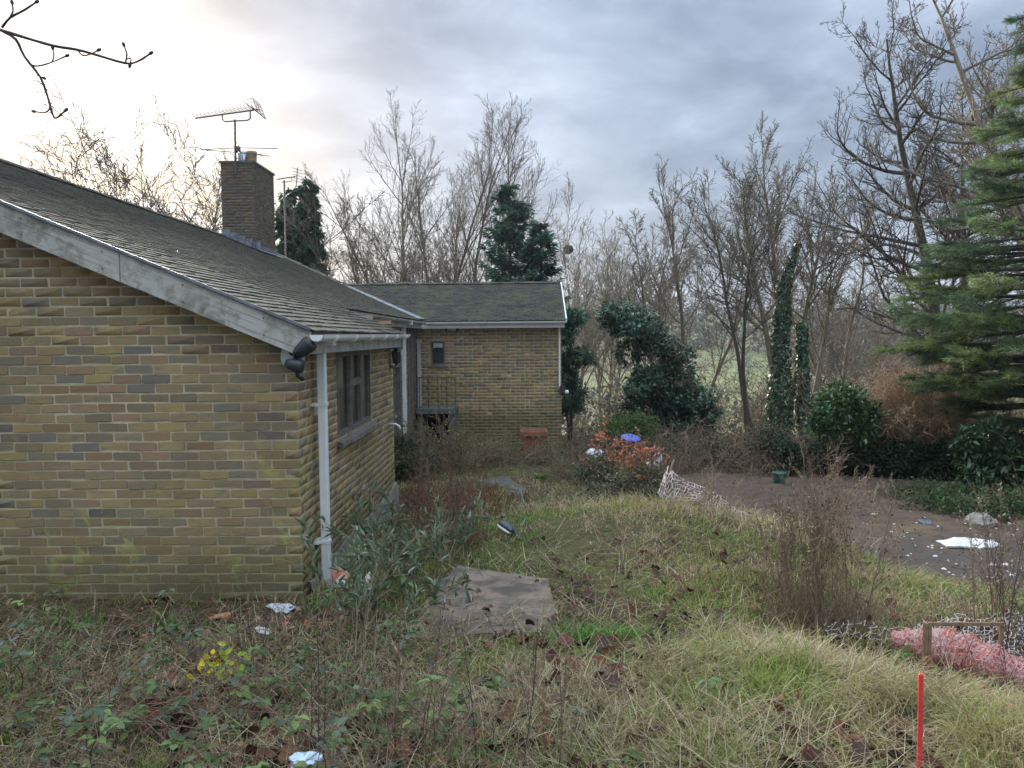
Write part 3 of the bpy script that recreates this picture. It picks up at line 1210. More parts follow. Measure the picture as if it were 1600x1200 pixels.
def tile_rows(x_e, y0, y1, up_lim, inside, e_z, mode):
    """plain tiles; mode 'E' main slope (tiles run along y), mode 'S' far wing slope (tiles run along x)"""
    g = .1 * math.cos(TH)
    out = []
    rows = int(up_lim / g) + 1
    for r_ in range(rows):
        d = r_ * g
        t = y0 + (.0825 if r_ % 2 else 0) - .165
        while t < y1:
            a = max(t, y0)
            b = min(t + .161, y1)
            t += .165
            if b - a < .03:
                continue
            if inside((a + b) / 2, d):
                out.append((a, b, d, e_z + d * KP))
    return np.array(out)


def tiles_mesh(T_, mode, x_e):
    n = len(T_)
    a, b, d, z = T_.T
    gl = .125
    ch, sh = math.cos(TH), math.sin(TH)
    jz = rng.normal(0, .0013, n)
    jy = rng.normal(0, .0015, n)
    jd = rng.normal(0, .0035, n)
    V = np.zeros((n, 8, 3))
    # local: t along the row, s up the slope, h above the slope; thick lower edge, camber in the middle
    s0, s1 = jd, gl + jd
    h0, h1 = .0135 + jz, .002 + jz
    th = .011
    rows = [(a, s0, h0), (b, s0, h0 + jy), (b, s1, h1), (a, s1, h1), (a, s0, h0 - th), (b, s0, h0 - th), (b, s1, h1 - .006), (a, s1, h1 - .006)]
    for i, (t, s, h) in enumerate(rows):
        along = d + s * ch - h * sh
        zz = z + s * sh + h * ch
        if mode == 'E':
            V[:, i] = np.stack([x_e - along, t, zz], -1)
        else:
            V[:, i] = np.stack([t, x_e + along, zz], -1)
    q = np.array([(0, 1, 2, 3), (4, 5, 1, 0), (5, 6, 2, 1), (7, 4, 0, 3)])
    if mode == 'S':
        pass
    Q = ((np.arange(n) * 8)[:, None, None] + q[None]).reshape(-1, 4)
    return V, Q


def in_main(y, d):
    x = EX - d
    if y > 9.82 and x > EX2 + .02:
        return False
    if y > FY and x > -2.39 - (y - FY) * (VX + 2.39) / (FY - 19.95) * 1.0 * -1 * -1:
        pass
    if y > FY:
        xl = EX2 + (VX - EX2) * (y - FY) / (19.95 - FY) if y < 19.95 else VX + (RX - VX) * (y - 19.95) / (HY - 19.95)
        if x > xl:
            return False
    return x > RX + .01


def add_tiles(Tl, mode, x_e, nsingle=0):
    V, Q = tiles_mesh(Tl, mode, x_e)
    n = len(Tl)
    w0 = np.array(roof['w0'])
    keep = np.ones(n, bool)
    if nsingle:
        cen = V.mean(1)
        dist = np.linalg.norm(cen - np.array(CAM), axis=1)
        vx_, vy_ = cen[:, 0] / cen[:, 1], cen[:, 2]
        ok = (cen[:, 0] / cen[:, 1] > -.70)
        # the tiles of the two lowest rows and those nearest the camera show largest
        sc = dist + np.where(ok, 0, 50) + (cen[:, 2] - 2.1) * 1.0
        idx = np.argsort(sc)[:nsingle]
        keep[idx] = False
        vs_ = []
        for i in idx[:8]:
            pass
        # six shared meshes built from local tiles
        loc = []
        for k in range(6):
            t = V[idx[k * 7]] - V[idx[k * 7]].mean(0)
            me = bpy.data.meshes.new('tile')
            me.from_pydata([tuple(p) for p in t], [], [(0, 1, 2, 3), (4, 5, 1, 0), (5, 6, 2, 1), (7, 4, 0, 3)])
            me.materials.append(M['tile_one'])
            loc.append((me, abs(t[:, 1]).max() * 2))
        for i in idx:
            me, wd = loc[int(rng.integers(0, 6))]
            o = bpy.data.objects.new('tile', me)
            COL.objects.link(o)
            o.parent = roof
            o.location = Vector(cen[i]) - Vector(w0)
            o.scale = (1, (Tl[i, 1] - Tl[i, 0]) / wd, 1)
    V = V[keep] - w0
    Q = ((np.arange(len(V)) * 8)[:, None, None] + np.array([(0, 1, 2, 3), (4, 5, 1, 0), (5, 6, 2, 1), (7, 4, 0, 3)])[None]).reshape(-1, 4)
    me = mesh_np('tiling', V.reshape(-1, 3), Q, {'rnd': np.repeat(rng.random(len(V)), 8)})
    link('tiling', me, 'tile_all', roof, kind='stuff')


zt0 = roof_z(EX) - .03
Tm = tile_rows(EX, VY0 - .03, HY, -RX + EX, in_main, zt0, 'E')
add_tiles(Tm, 'E', EX + .03, 296)


def in_far(x, d):
    y = FY + d
    return x > EX2 + (VX - EX2) * (y - FY) / (19.95 - FY) and y < 19.93


Tf = tile_rows(FY, VX, FVX + .02, 19.95 - FY, in_far, ZC + .42 - .03, 'S')
add_tiles(Tf, 'S', FY - .03)


def ridge(p, q, name='ridge_tile', r=.10, step=.30, lift=.0):
    p, q = Vector(p), Vector(q)
    n = int((q - p).length / step)
    d = (q - p).normalized()
    s = d.cross(Vector((0, 0, 1))).normalized()
    u = s.cross(d)
    me = None
    for i in range(n):
        c = p + d * (i + .5) * step + u * (lift + rng.normal(0, .004))
        if me is None:
            m_ = MB()
            K = 8
            for e in (-step / 2 - .01, step / 2 - .006):
                for j in range(K + 1):
                    a = math.pi * (.12 + .76 * j / K)
                    rr = r * (1.0 if e > 0 else 1.04)
                    m_.v.append(tuple(d * e + s * math.cos(a) * rr * 1.15 + u * (math.sin(a) * rr - r * .45)))
            for j in range(K):
                m_.f.append((j, j + 1, K + 2 + j, K + 1 + j))
            me = bpy.data.meshes.new(name)
            me.from_pydata(m_.v, [], m_.f)
            me.materials.append(M['tile_one'])
        o = bpy.data.objects.new(name, me)
        COL.objects.link(o)
        o.parent = roof
        o.location = c - Vector(roof['w0'])


ridge((RX, VY0, RZ - .015), (RX, HY, RZ - .015))
ridge((VX, 19.95, FRZ - .01), (FVX, 19.95, FRZ - .01), r=.075)
ridge((RX, HY, RZ - .015), (VX, 19.95, FRZ - .01))
# lead valley
mb = MB()
a, b = Vector((EX2 - .02, FY, ZC + .425)), Vector((VX, 19.95, FRZ))
mb.poly([a + Vector((-.09, 0, .04)), b + Vector((-.09, 0, .02)), b + Vector((.09, 0, .0)), a + Vector((.09, 0, .02))])
part(mb, 'valley', 'lead', roof)

# barge boards of the main gable, with soffit
mb = MB()
bt = .215


def barge(mb, x0, x1, y, t):
    z0, z1 = (roof_z(x0) if x0 > RX else Wz(x0)), (roof_z(x1) if x1 > RX else Wz(x1))
    dz = -.03
    f = [(x0, z0 + dz), (x1, z1 + dz), (x1, z1 + dz - bt), (x0 - (.09 if x0 == EX else 0), z0 + dz - bt + (.02 if x0 == EX else 0))]
    if x0 == EX:
        f = [(x0 + .0, z0 + dz), (x0 + .0, z0 + dz - .11), (x0 - .09, z0 + dz - bt + .035), (x1, z1 + dz - bt), (x1, z1 + dz)]
    k = len(f)
    mb.poly([(x, y, z) for x, z in f])
    mb.poly([(x, y + t, z) for x, z in reversed(f)])
    for i in range(k):
        a, b = f[i], f[(i + 1) % k]
        mb.poly([(b[0], y, b[1]), (a[0], y, a[1]), (a[0], y + t, a[1]), (b[0], y + t, b[1])])


barge(mb, EX, RX + .001, VY0 - .02, .028)
barge(mb, 2 * RX - EX, RX - .001, VY0 - .02, .028)
bo = part(mb, 'barge_board', 'board')
for xj in (-1.95, -2.55, -3.15, -3.75):
    for dz in (-.075, -.20):
        mb = MB()
        c = Vector((xj, VY0 - .022, roof_z(xj) + dz))
        mb.tube([c, c + Vector((0, -.003, 0))], .006, 8)
        part(mb, 'nail_head', 'metal', bo)
mb = MB()
mb.beam((-3.02, VY0 - .0215, roof_z(-3.02) - .035), (-3.02, VY0 - .0215, roof_z(-3.02) - .24), .005, .005, (0, 1, 0))
part(mb, 'joint', 'timber_dark', bo)
mb = MB()
s0 = roof_z(EX) - .10
mb.poly([(EX - .1, VY0 + .01, roof_z(EX - .1) - .2), (RX, VY0 + .01, RZ - .2), (RX, GY - .001, RZ - .2), (EX - .1, GY - .001, roof_z(EX - .1) - .2)][::-1])
part(mb, 'verge_soffit', 'timber_dark')
# thin metal drip along the verge, eaves fascia and soffit
mb = MB()
mb.beam((EX - .0, VY0 - .03, roof_z(EX) - .012), (RX, VY0 - .03, RZ - .012), .02, .022, (0, 0, 1))
part(mb, 'verge_trim', 'lead')
mb = MB()
mb.box((EX - .045, VY0 + .012, roof_z(EX) - .20), (EX - .02, 9.82, roof_z(EX) - .055))
mb.box((NX + .0001, VY0 + .012, roof_z(EX) - .19), (EX - .046, 9.82, roof_z(EX) - .165))
part(mb, 'fascia', 'upvc_old')
mb = MB()
mb.box((EX2 - .045, 9.83, ZC + .42 - .20), (EX2 - .02, FY + .06, ZC + .42 - .055))
mb.box((NX2 + .0001, 9.83, ZC + .42 - .2), (EX2 - .046, FY + .06, ZC + .42 - .175))
part(mb, 'fascia', 'upvc_old')
mb = MB()
mb.box((EX2 - .019, FY + .02, ZC + .42 - .20), (FVX - .02, FY + .045, ZC + .42 - .055))
mb.box((EX2, FY + .046, ZC + .42 - .2), (FVX - .03, FW - .0001, ZC + .42 - .175))
part(mb, 'fascia', 'upvc')
# end of the small lower gable where the near roof stops
mb = MB()
zz = roof_z(EX) - .03
mb.poly([(EX, 9.83, zz), (EX2, 9.83, roof_z(EX2) - .03), (EX2, 9.83, zz - .2), (EX, 9.83, zz - .2)])
mb.poly([(EX, 9.86, zz), (EX, 9.86, zz - .2), (EX2, 9.86, zz - .2), (EX2, 9.86, roof_z(EX2) - .03)])
mb.poly([(EX, 9.83, zz), (EX, 9.83, zz - .2), (EX, 9.86, zz - .2), (EX, 9.86, zz)])
part(mb, 'barge_board', 'board')
# pale verge trims of the far wing
mb = MB()
mb.beam((FVX + .02, FY - .04, ZC + .42 - .04), (FVX + .02, 19.95, FRZ - .03), .03, .10, (0, 0, 1))
mb.beam((FVX + .02, 22.35, ZC + .42 - .04), (FVX + .02, 19.96, FRZ - .03), .03, .10, (0, 0, 1))
part(mb, 'verge_trim', 'upvc')


def gutter(p, q, nbr, name='gutter', m='upvc'):
    p, q = Vector(p), Vector(q)
    d = (q - p).normalized()
    out = d.cross(Vector((0, 0, 1))).normalized()
    prof = []
    K = 8
    for j in range(K + 1):
        a = math.pi * j / K
        prof.append((math.cos(a) * .056, -math.sin(a) * .05))
    prof = [(-.058, .004)] + prof[::-1] + [(.058, .004)]
    inner = [(x * .93, z * .93 + .001) for x, z in reversed(prof)]
    ring = prof + inner
    m_ = MB()
    k = len(ring)
    for c in (p, q):
        m_.v += [tuple(c + out * a + Vector((0, 0, b))) for a, b in ring]
    for i in range(k):
        m_.f.append((i, (i + 1) % k, k + (i + 1) % k, k + i))
    m_.f.append(tuple(range(k))[::-1])
    m_.f.append(tuple(range(k, 2 * k)))
    # stop end
    for c in (p, q):
        m_.poly([c + out * a + Vector((0, 0, b)) for a, b in prof])
    g = part(m_, name, m)
    L = (q - p).length
    for i in range(nbr):
        c = p + d * (L * (i + .6) / nbr)
        b_ = MB()
        rr = [(x * 1.2, z * 1.2) for x, z in prof]
        rr = rr + [(x * .99, z * .99) for x, z in reversed(prof)]
        kk = len(rr)
        for e in (-.018, .018):
            b_.v += [tuple(c + d * e + out * a + Vector((0, 0, b))) for a, b in rr]
        for j in range(kk):
            b_.f.append((j, (j + 1) % kk, kk + (j + 1) % kk, kk + j))
        b_.f.append(tuple(range(kk))[::-1])
        b_.f.append(tuple(range(kk, 2 * kk)))
        part(b_, 'gutter_bracket', m, g)
    return g


gz = roof_z(EX) - .045
gutter((EX + .045, VY0 - .03, gz - .015), (EX + .045, 9.86, gz + .004), 6)
gutter((EX2 + .045, 9.6, ZC + .42 - .06), (EX2 + .045, FY - .08, ZC + .42 - .06), 8, m='upvc_old')
gutter((EX2 + .1, FY - .045, ZC + .42 - .06), (FVX + .02, FY - .045, ZC + .42 - .06), 4)


def pipe_square(x, y, z0, z1, s, clips, top, m='upvc', name='downpipe'):
    m_ = MB()
    m_.box((x - s / 2, y - s / 2, z0), (x + s / 2, y + s / 2, z1))
    p_ = part(m_, name, m, bevel=.004)
    for c in clips:
        b_ = MB()
        b_.box((x - s / 2 - .006, y - s / 2 - .006, c - .014), (x + s / 2 + .006, y + s / 2 + .006, c + .014))
        b_.box((NX if x > -2.2 else NX2, y - .075, c - .01), (x - s / 2 - .0065, y + .075, c + .01))
        part(b_, 'pipe_clip', m, p_)
    b_ = MB()
    b_.box(*top)
    part(b_, 'gutter_outlet', m, p_, bevel=.006)
    return p_


px_ = at(504, 700, 6.15)
pipe_square(NX + .085, 6.15, -.02, 1.99, .066, (1.5, .35), ((NX + .045, 6.10, 1.985), (NX + .20, 6.20, 2.035)))
pipe_square(NX2 + .07, 15.35, at(636, 678, 15.35).z, ZC + .28, .075, (ZC - .3,), ((NX2 + .03, 15.3, ZC + .27), (EX2 + .10, 15.4, ZC + .36)))
pipe_square(NX2 + .07, 17.55, at(652, 640, 17.5).z, at(652, 530, 17.5).z, .08, (.9,), ((NX2 + .02, 17.5, ZC - .12), (NX2 + .14, 17.6, ZC - .05)), m='upvc_old')
mb = MB()
mb.box((FX1 - .06, FW - .05, at(877, 606, FW).z), (FX1 - .025, FW - .008, ZC + .26))
part(mb, 'cable_trunking', 'upvc')
# camera on the far corner
p = at(882, 612, FW)
mb = MB(); mb.lathe([(0, -.045), (.04, -.045), (.05, 0), (.035, .04), (0, .05)], (p.x + .05, FW - .1, p.z), 10)
sc_ = part(mb, 'corner_light', 'upvc', smooth=True)
mb = MB(); mb.box((p.x - .12, FW - .09, p.z - .02), (p.x + .02, FW - .006, p.z + .14)); part(mb, 'bracket', 'black', sc_)

# old floodlight at the near corner: pale box and dark twin heads
p = at(462, 562, GY - .1)
mb = MB()
mb.lathe([(0, 0), (.075, 0), (.088, .02), (.088, .075), (.07, .1), (0, .105)], (0, 0, 0), 18)
q_ = Matrix.Translation((p.x - .035, GY - .006, p.z + .02)) @ Matrix.Rotation(R(90), 4, 'X') @ Matrix.Scale(1.25, 4, (0, 1, 0))
mb.v = [tuple(q_ @ Vector(v)) for v in mb.v]
fl = part(mb, 'floodlight', 'upvc_old', smooth=True)
fl['label'] = 'dirty white outdoor lamp with broken dark heads on the house corner'
for (cx, cz, s, tl) in ((p.x + .075, p.z + .085, 1.05, -20), (p.x + .0, p.z - .04, .9, 30)):
    mb = MB()
    mb.lathe([(0, -.075), (.035, -.072), (.05, -.03), (.062, .055), (.056, .075), (0, .07)], (0, 0, 0), 14)
    q_ = Matrix.Translation((cx, GY - .14, cz)) @ Matrix.Rotation(R(tl), 4, 'Y') @ Matrix.Rotation(R(72), 4, 'Y') @ Matrix.Scale(s, 4)
    mb.v = [tuple(q_ @ Vector(v)) for v in mb.v]
    part(mb, 'lamp_head', 'black', fl, smooth=True)
mb = MB()
mb.tube([(p.x + .0, GY - .10, p.z + .02), (p.x + .02, GY - .16, p.z - .05), (p.x + .03, GY - .15, p.z - .12), (p.x + .06, GY - .12, p.z - .15)], .018, 8)
mb.tube([(p.x - .03, GY - .1, p.z + .05), (p.x + .03, GY - .17, p.z + .06), (p.x + .07, GY - .14, p.z + .08)], .022, 8)
part(mb, 'lamp_arm', 'black', fl, smooth=True)

# lantern and overflow pipe at the far end of the near wall
p = Vector((NX + .09, 9.72, ZC - .22))
mb = MB()
mb.lathe([(.02, -.12), (.045, -.10), (.06, .03), (.07, .04), (.0, .10)], p, 6)
ln = part(mb, 'wall_lantern', 'black')
mb = MB(); mb.tube([(NX, p.y, p.z - .12), (NX + .06, p.y, p.z - .17), (p.x, p.y, p.z - .12)], .009, 6)
mb.box((NX, p.y - .03, p.z - .2), (NX + .012, p.y + .03, p.z - .04)); part(mb, 'bracket', 'black', ln)
mb = MB(); mb.tube([(NX, 9.62, .93), (NX + .09, 9.62, .93), (NX + .13, 9.62, .90), (NX + .145, 9.62, .86)], .014, 8)
part(mb, 'overflow_pipe', 'upvc', smooth=True)

# --- chimney
CX0, CX1, CY0, CY1 = RX - .0, -6.75, 18.95, 20.45
CT = ZC + 4.42
mb = MB()
mb.box((CX0, CY0, 3.2), (CX1, CY1, CT))
ch = part(mb, 'chimney', 'mortar_sooty')
lst = brick_list(0, CX1 - CX0 + .004, 3.3, CT - .02, mixh=.2)
bricks_joined('brickwork', lst, (CX0, CY0, 0), (1, 0, 0), (0, -1, 0), ch, 'brick_sooty')
lst = brick_list(0, CY1 - CY0 + .004, 3.3, CT - .02, start=1, mixh=.2)
bricks_joined('brickwork', lst, (CX1, CY0, 0), (0, 1, 0), (1, 0, 0), ch, 'brick_sooty')
mb = MB(); mb.box((CX0 - .03, CY0 - .03, CT), (CX1 + .03, CY1 + .03, CT + .05)); part(mb, 'coping', 'cement', ch)
for px, rr, mm in ((380.5, .115, 'alu'), (393.5, .125, 'pot')):
    c = at(px, 250, CY0 + .35)
    mb = MB()
    if mm == 'alu':
        mb.lathe([(rr, .0), (rr, .30), (rr * .93, .30), (rr * .93, .05)], (c.x, c.y, CT + .045), 18)
        for j in range(9):
            a = j * 2 * math.pi / 9
            mb.box((c.x + rr * math.cos(a) - .012, c.y + rr * math.sin(a) - .012, CT + .05), (c.x + rr * math.cos(a) + .012, c.y + rr * math.sin(a) + .012, CT + .33))
    else:
        mb.lathe([(rr * .93, 0), (rr, .24), (rr * 1.06, .25), (rr * 1.06, .31), (rr * .85, .31), (rr * .8, .05)], (c.x, c.y, CT + .045), 20)
    o = part(mb, 'flue_pot', mm, ch, smooth=True)
    o['label'] = 'ribbed grey metal flue' if mm == 'alu' else 'buff clay chimney pot'
mb = MB()
for i in range(5):
    x0 = CX0 - .02 + i * .19
    z = roof_z(x0)
    mb.box((x0, CY0 - .012, roof_z(x0 + .2) - .02), (x0 + .21, CY0 - .008 - .003 * (i % 2), z + .16))
    mb.poly([(x0, CY0 - .014, roof_z(x0) + .03), (x0, CY0 - .19, roof_z(x0) + .025), (x0 + .2, CY0 - .19, roof_z(x0 + .2) + .025), (x0 + .2, CY0 - .014, roof_z(x0 + .2) + .03)])
mb.poly([(CX1 + .012, CY0 - .12, roof_z(CX1) + .14), (CX1 + .012, CY0 - .12, roof_z(CX1) - .02), (CX1 + .012, CY1 + .1, roof_z(CX1) - .02), (CX1 + .012, CY1 + .1, roof_z(CX1) + .14)])
mb.poly([(CX1 + .012, CY0 - .15, roof_z(CX1) + .035), (CX1 + .22, CY0 - .15, roof_z(CX1 + .22) + .035), (CX1 + .22, CY1 + .1, roof_z(CX1 + .22) + .035), (CX1 + .012, CY1 + .1, roof_z(CX1) + .035)])
part(mb, 'flashing', 'lead', ch)


# --- aerials (masts fixed to chimney)
def aerial_big():
    Y = CY0 - .10
    base = at(368, 262, Y)
    top = at(367, 187, Y)
    m_ = MB()
    m_.tube([(base.x, Y, base.z - .25), (top.x, Y, top.z)], .026, 8)
    a = part(m_, 'tv_aerial', 'metal', smooth=False)
    a['label'] = 'tall mast with long toothed aerial above the chimney'
    l, r_ = at(305, 185, Y - .1), at(404, 171, Y + .1)
    m_ = MB()
    m_.tube([l, r_], .018, 6)
    part(m_, 'boom', 'metal', a)
    d = (r_ - l)
    m_ = MB()
    n = 17
    for i in range(n):
        c = l + d * (i / n)
        # each director is a small X-shaped element
        m_.tube([c + Vector((-.05, -.22, .02)), c + Vector((.05, .22, .06))], .0065, 4)
        m_.tube([c, c + Vector((-.10, 0, .15))], .0065, 4)
    part(m_, 'element', 'metal', a)
    m_ = MB()
    for k in range(5):
        z = -.16 + k * .09
        m_.tube([r_ + Vector((.02 - z * .35, -.25, z)), r_ + Vector((.02 - z * .35, .25, z))], .008, 4)
    for yy in (-.25, 0, .25):
        m_.tube([r_ + Vector((.08, yy, -.16)), r_ + Vector((-.05, yy, .20))], .008, 4)
        m_.tube([r_ + Vector((.1, yy, -.16)), r_ + Vector((-.30, yy, .14)), r_ + Vector((-.06, yy, .2))], .007, 4)
    part(m_, 'reflector', 'metal', a)
    m_ = MB()
    p1, p2 = at(347, 179, Y), at(391, 172, Y)
    m_.tube([p1, at(348, 187, Y), at(351, 190, Y), at(387, 188, Y), at(391, 185, Y), p2], .017, 6)
    part(m_, 'cradle', 'metal', a)
    m_ = MB()
    c = at(370, 235, Y)
    for q in (at(434, 232, Y - .2), at(314, 234, Y + .1)):
        m_.tube([at(372, 231, Y), q], .010, 5)
    m_.tube([at(314, 234, Y + .1), at(368, 238, Y), at(421, 244, Y + .4)], .010, 5)
    m_.box((c.x - .05, Y - .04, c.z - .03), (c.x + .08, Y + .04, c.z + .09))
    part(m_, 'dipole', 'metal', a)


aerial_big()
Y2 = 24.2
p0, p1 = at(447, 420, Y2), at(444, 282, Y2)
mb = MB(); mb.tube([p0, p1], .03, 8)
a2 = part(mb, 'tv_aerial', 'mast')
a2['label'] = 'thin pale mast with small aerial right of the chimney'
mb = MB(); mb.tube([at(434, 280, Y2), at(461, 276, Y2)], .018, 6)
for k in range(7):
    c = at(436 + k * 4, 279.7 - k * .6, Y2)
    mb.tube([c + Vector((-.03, -.15, -.05)), c + Vector((.03, .15, .05))], .012, 4)
mb.tube([at(440, 285, Y2), at(456, 283, Y2), at(456, 278, Y2)], .012, 5)
part(mb, 'boom', 'metal', a2)
Y3 = 27.0
mb = MB(); mb.tube([at(463, 290, Y3), at(465, 262, Y3)], .016, 6)
for k in range(5):
    mb.tube([at(457, 262 + k * 5, Y3), at(472, 267 + k * 4.6, Y3)], .009, 4)
mb.tube([at(463, 290, Y3), at(456, 300, Y3), (at(452, 300, Y3).x, 24.2, at(452, 330, Y2).z)], .014, 5)
part(mb, 'tv_aerial', 'metal')['label'] = 'small tilted rod aerial behind the thin pale mast'
# ------------------------------------------------------------------ vegetation tools
def vadd(a, b, k=1.0):
    return (a[0] + b[0] * k, a[1] + b[1] * k, a[2] + b[2] * k)


def vn(a):
    l = math.sqrt(a[0] * a[0] + a[1] * a[1] + a[2] * a[2]) + 1e-9
    return (a[0] / l, a[1] / l, a[2] / l)


def perp(rg, d):
    r_ = (rg.gauss(0, 1), rg.gauss(0, 1), rg.gauss(0, 1))
    k = r_[0] * d[0] + r_[1] * d[1] + r_[2] * d[2]
    return vn((r_[0] - d[0] * k, r_[1] - d[1] * k, r_[2] - d[2] * k))


def grow(rg, p, d, L, r, lv, P, out):
    n = P['n'][lv]
    st = L / n
    last = lv + 1 >= len(P['n'])
    rmin = P['rmin']
    rend = max(rmin, r * P.get('end', .3))
    wob = P['wob'][lv]
    up = P['up'][lv]
    kids = 0 if last else P['kids'][lv]
    acc = rg.random()
    start = 0 if last else P['start'][lv]
    tips = out.get('tips')
    for i in range(n):
        t = (i + 1) / n
        d = vn((d[0] + rg.gauss(0, wob), d[1] + rg.gauss(0, wob), d[2] + rg.gauss(0, wob) + up))
        q = vadd(p, d, st)
        ra = r + (rend - r) * (i / n)
        rb = r + (rend - r) * t
        out[lv].append((*p, *q, ra, rb))
        if not last and t > start:
            acc += kids / (n * (1 - start))
            while acc > 1:
                acc -= 1
                u = rg.random()
                b = (p[0] + (q[0] - p[0]) * u, p[1] + (q[1] - p[1]) * u, p[2] + (q[2] - p[2]) * u)
                a = R(P['ang'][lv] + rg.gauss(0, 9))
                e = perp(rg, d)
                if P.get('flat') and lv > 0:
                    e = vn((e[0], e[1], e[2] * P['flat']))
                cd = vn((d[0] * math.cos(a) + e[0] * math.sin(a), d[1] * math.cos(a) + e[1] * math.sin(a), d[2] * math.cos(a) + e[2] * math.sin(a)))
                sh = P['shape'][lv]
                cl = L * P['ratio'][lv] * (1 - sh * (t - start) / (1 - start + 1e-6)) * rg.uniform(.65, 1.2)
                grow(rg, b, cd, cl, max(rmin, min(ra * .62, r * P['rr'][lv])), lv + 1, P, out)
        p = q
    if tips is not None and last:
        tips.append((*p, *d))
    return p


def bare_tree(name, x, Y, h, r, P, label, seed, lean=(0, 0), stems=None, m='bark', group=None, cat='tree', leader=1.0, ivy=None, m2=None, zb=None):
    rg = random.Random(seed)
    z = Hs(x, Y) - .1 if zb is None else zb
    h = h - z
    t = empty(name, (x, Y, z), label, cat, group)
    nl = len(P['n'])
    out = {i: [] for i in range(nl)}
    for (dx, dy, lx, ly, hh) in (stems or [(0, 0, lean[0], lean[1], 1.0)]):
        grow(rg, (dx, dy, 0), vn((lx, ly, 1)), h * hh * leader, r * (.6 + .4 * hh), 0, P, out)
    segs_mesh('trunk', np.array(out[0] + (out[1] if nl > 3 else [])), m, t, sides=7)
    rest = out[1] if nl <= 3 else []
    for i in range(2, nl):
        rest = rest + out[i]
    big = [s for s in rest if s[6] > P['rmin'] * 2.2]
    sml = [s for s in rest if s[6] <= P['rmin'] * 2.2]
    if big:
        segs_mesh('branches', np.array(big), m, t, sides=4)
    if sml:
        segs_mesh('twigs', np.array(sml), m2 or m, t, sides=3)
    return t, out


def px_of(x, y):
    return x / y


def top_z(py, Y):
    return CAM.z + (527 - py) / F * Y


UP = dict(n=[16, 9, 6, 4], wob=[.05, .07, .10, .13], up=[.02, .05, .05, .03], kids=[17, 11, 6], start=[.16, .15, .12],
          ang=[30, 34, 40], ratio=[.50, .48, .48], shape=[.72, .55, .5], rr=[.24, .42, .5], rmin=.0052, end=.10)
SPREAD = dict(n=[14, 11, 7, 4], wob=[.06, .12, .16, .2], up=[.02, .035, .05, .07], kids=[17, 12, 7], start=[.22, .16, .12],
              ang=[58, 46, 46], ratio=[.52, .44, .42], shape=[.5, .5, .5], rr=[.36, .46, .55], rmin=.009, end=.18)
VASE = dict(n=[8, 13, 8, 5], wob=[.05, .07, .11, .15], up=[.0, .035, .045, .03], kids=[7, 16, 8], start=[.35, .22, .15],
            ang=[26, 34, 42], ratio=[1.25, .36, .42], shape=[.2, .55, .5], rr=[.5, .4, .5], rmin=.008, end=.14)


def V_(P, **k):
    q = dict(P)
    q.update(k)
    return q


# ------------------------------------------------------------------ bare trees
X_ = lambda px, Y: at(px, 527, Y).x
# two tall fans behind the far wing
bare_tree('bare_tree', X_(668, 32), 32, top_z(195, 32), .125, V_(UP, rmin=.0055), 'tall many stemmed bare tree behind the far wing, left of its twin', 3,
          stems=[(0, 0, -.02, 0, 1.0), (.3, .3, .10, .1, .96), (-.4, .1, -.30, 0, .84), (.1, -.3, .02, -.12, .86), (-.2, .2, -.15, .1, .93), (-.3, 0, -.38, .05, .72)], m='bark')
bare_tree('bare_tree', X_(735, 33), 33, top_z(205, 33), .125, V_(UP, rmin=.0055), 'tall many stemmed bare tree touching the spruce behind the far wing', 4,
          stems=[(0, 0, .02, 0, 1.0), (.3, -.2, .13, -.1, .96), (.4, .2, .27, .1, .86), (-.1, .2, -.06, .1, .9)], m='bark')
# spreading trees behind the roof on the left
for k, (px, tp, hh, lab) in enumerate(((300, 240, .13, 'bare bushy tree showing above the roof just left of the chimney'),
                                       (205, 240, .13, 'broad bare tree in the bright sky above the middle of the roof'),
                                       (128, 262, .10, 'low bare tree peeping over the roof furthest left'))):
    bare_tree('bare_tree', X_(px, 36), 36 + k, top_z(tp, 36), hh, V_(VASE, rmin=.013, wob=[.06, .12, .17, .2], ang=[34, 42, 46]), lab, 20 + k,
              stems=[(0, 0, -.1, 0, .62), (.2, 0, .18, .1, .6)], m='bark_dark', group='bare trees behind the roof')
for k, (px, tp, Y, lab) in enumerate(((520, 322, 31, 'slender bare tree beside the drooping dark conifer'), (556, 348, 30, 'small bare tree where the two roofs meet'),
                                      (600, 355, 34, 'low twiggy bare tree above the roof valley'), (650, 380, 28, 'low bushy bare tree against the far ridge'),
                                      (745, 385, 28, 'short twiggy bare tree below the twin tall trees'))):
    bare_tree('bare_tree', X_(px, Y), Y, top_z(tp, Y), .08, V_(UP, rmin=.008, wob=[.09, .12, .15, .2], ang=[40, 42, 45], kids=[14, 8, 5]), lab, 40 + k,
              stems=[(0, 0, -.08, 0, 1), (.2, .1, .14, 0, .85), (-.1, 0, -.4, 0, .8)], m='bark', group='small bare trees behind the roofs')
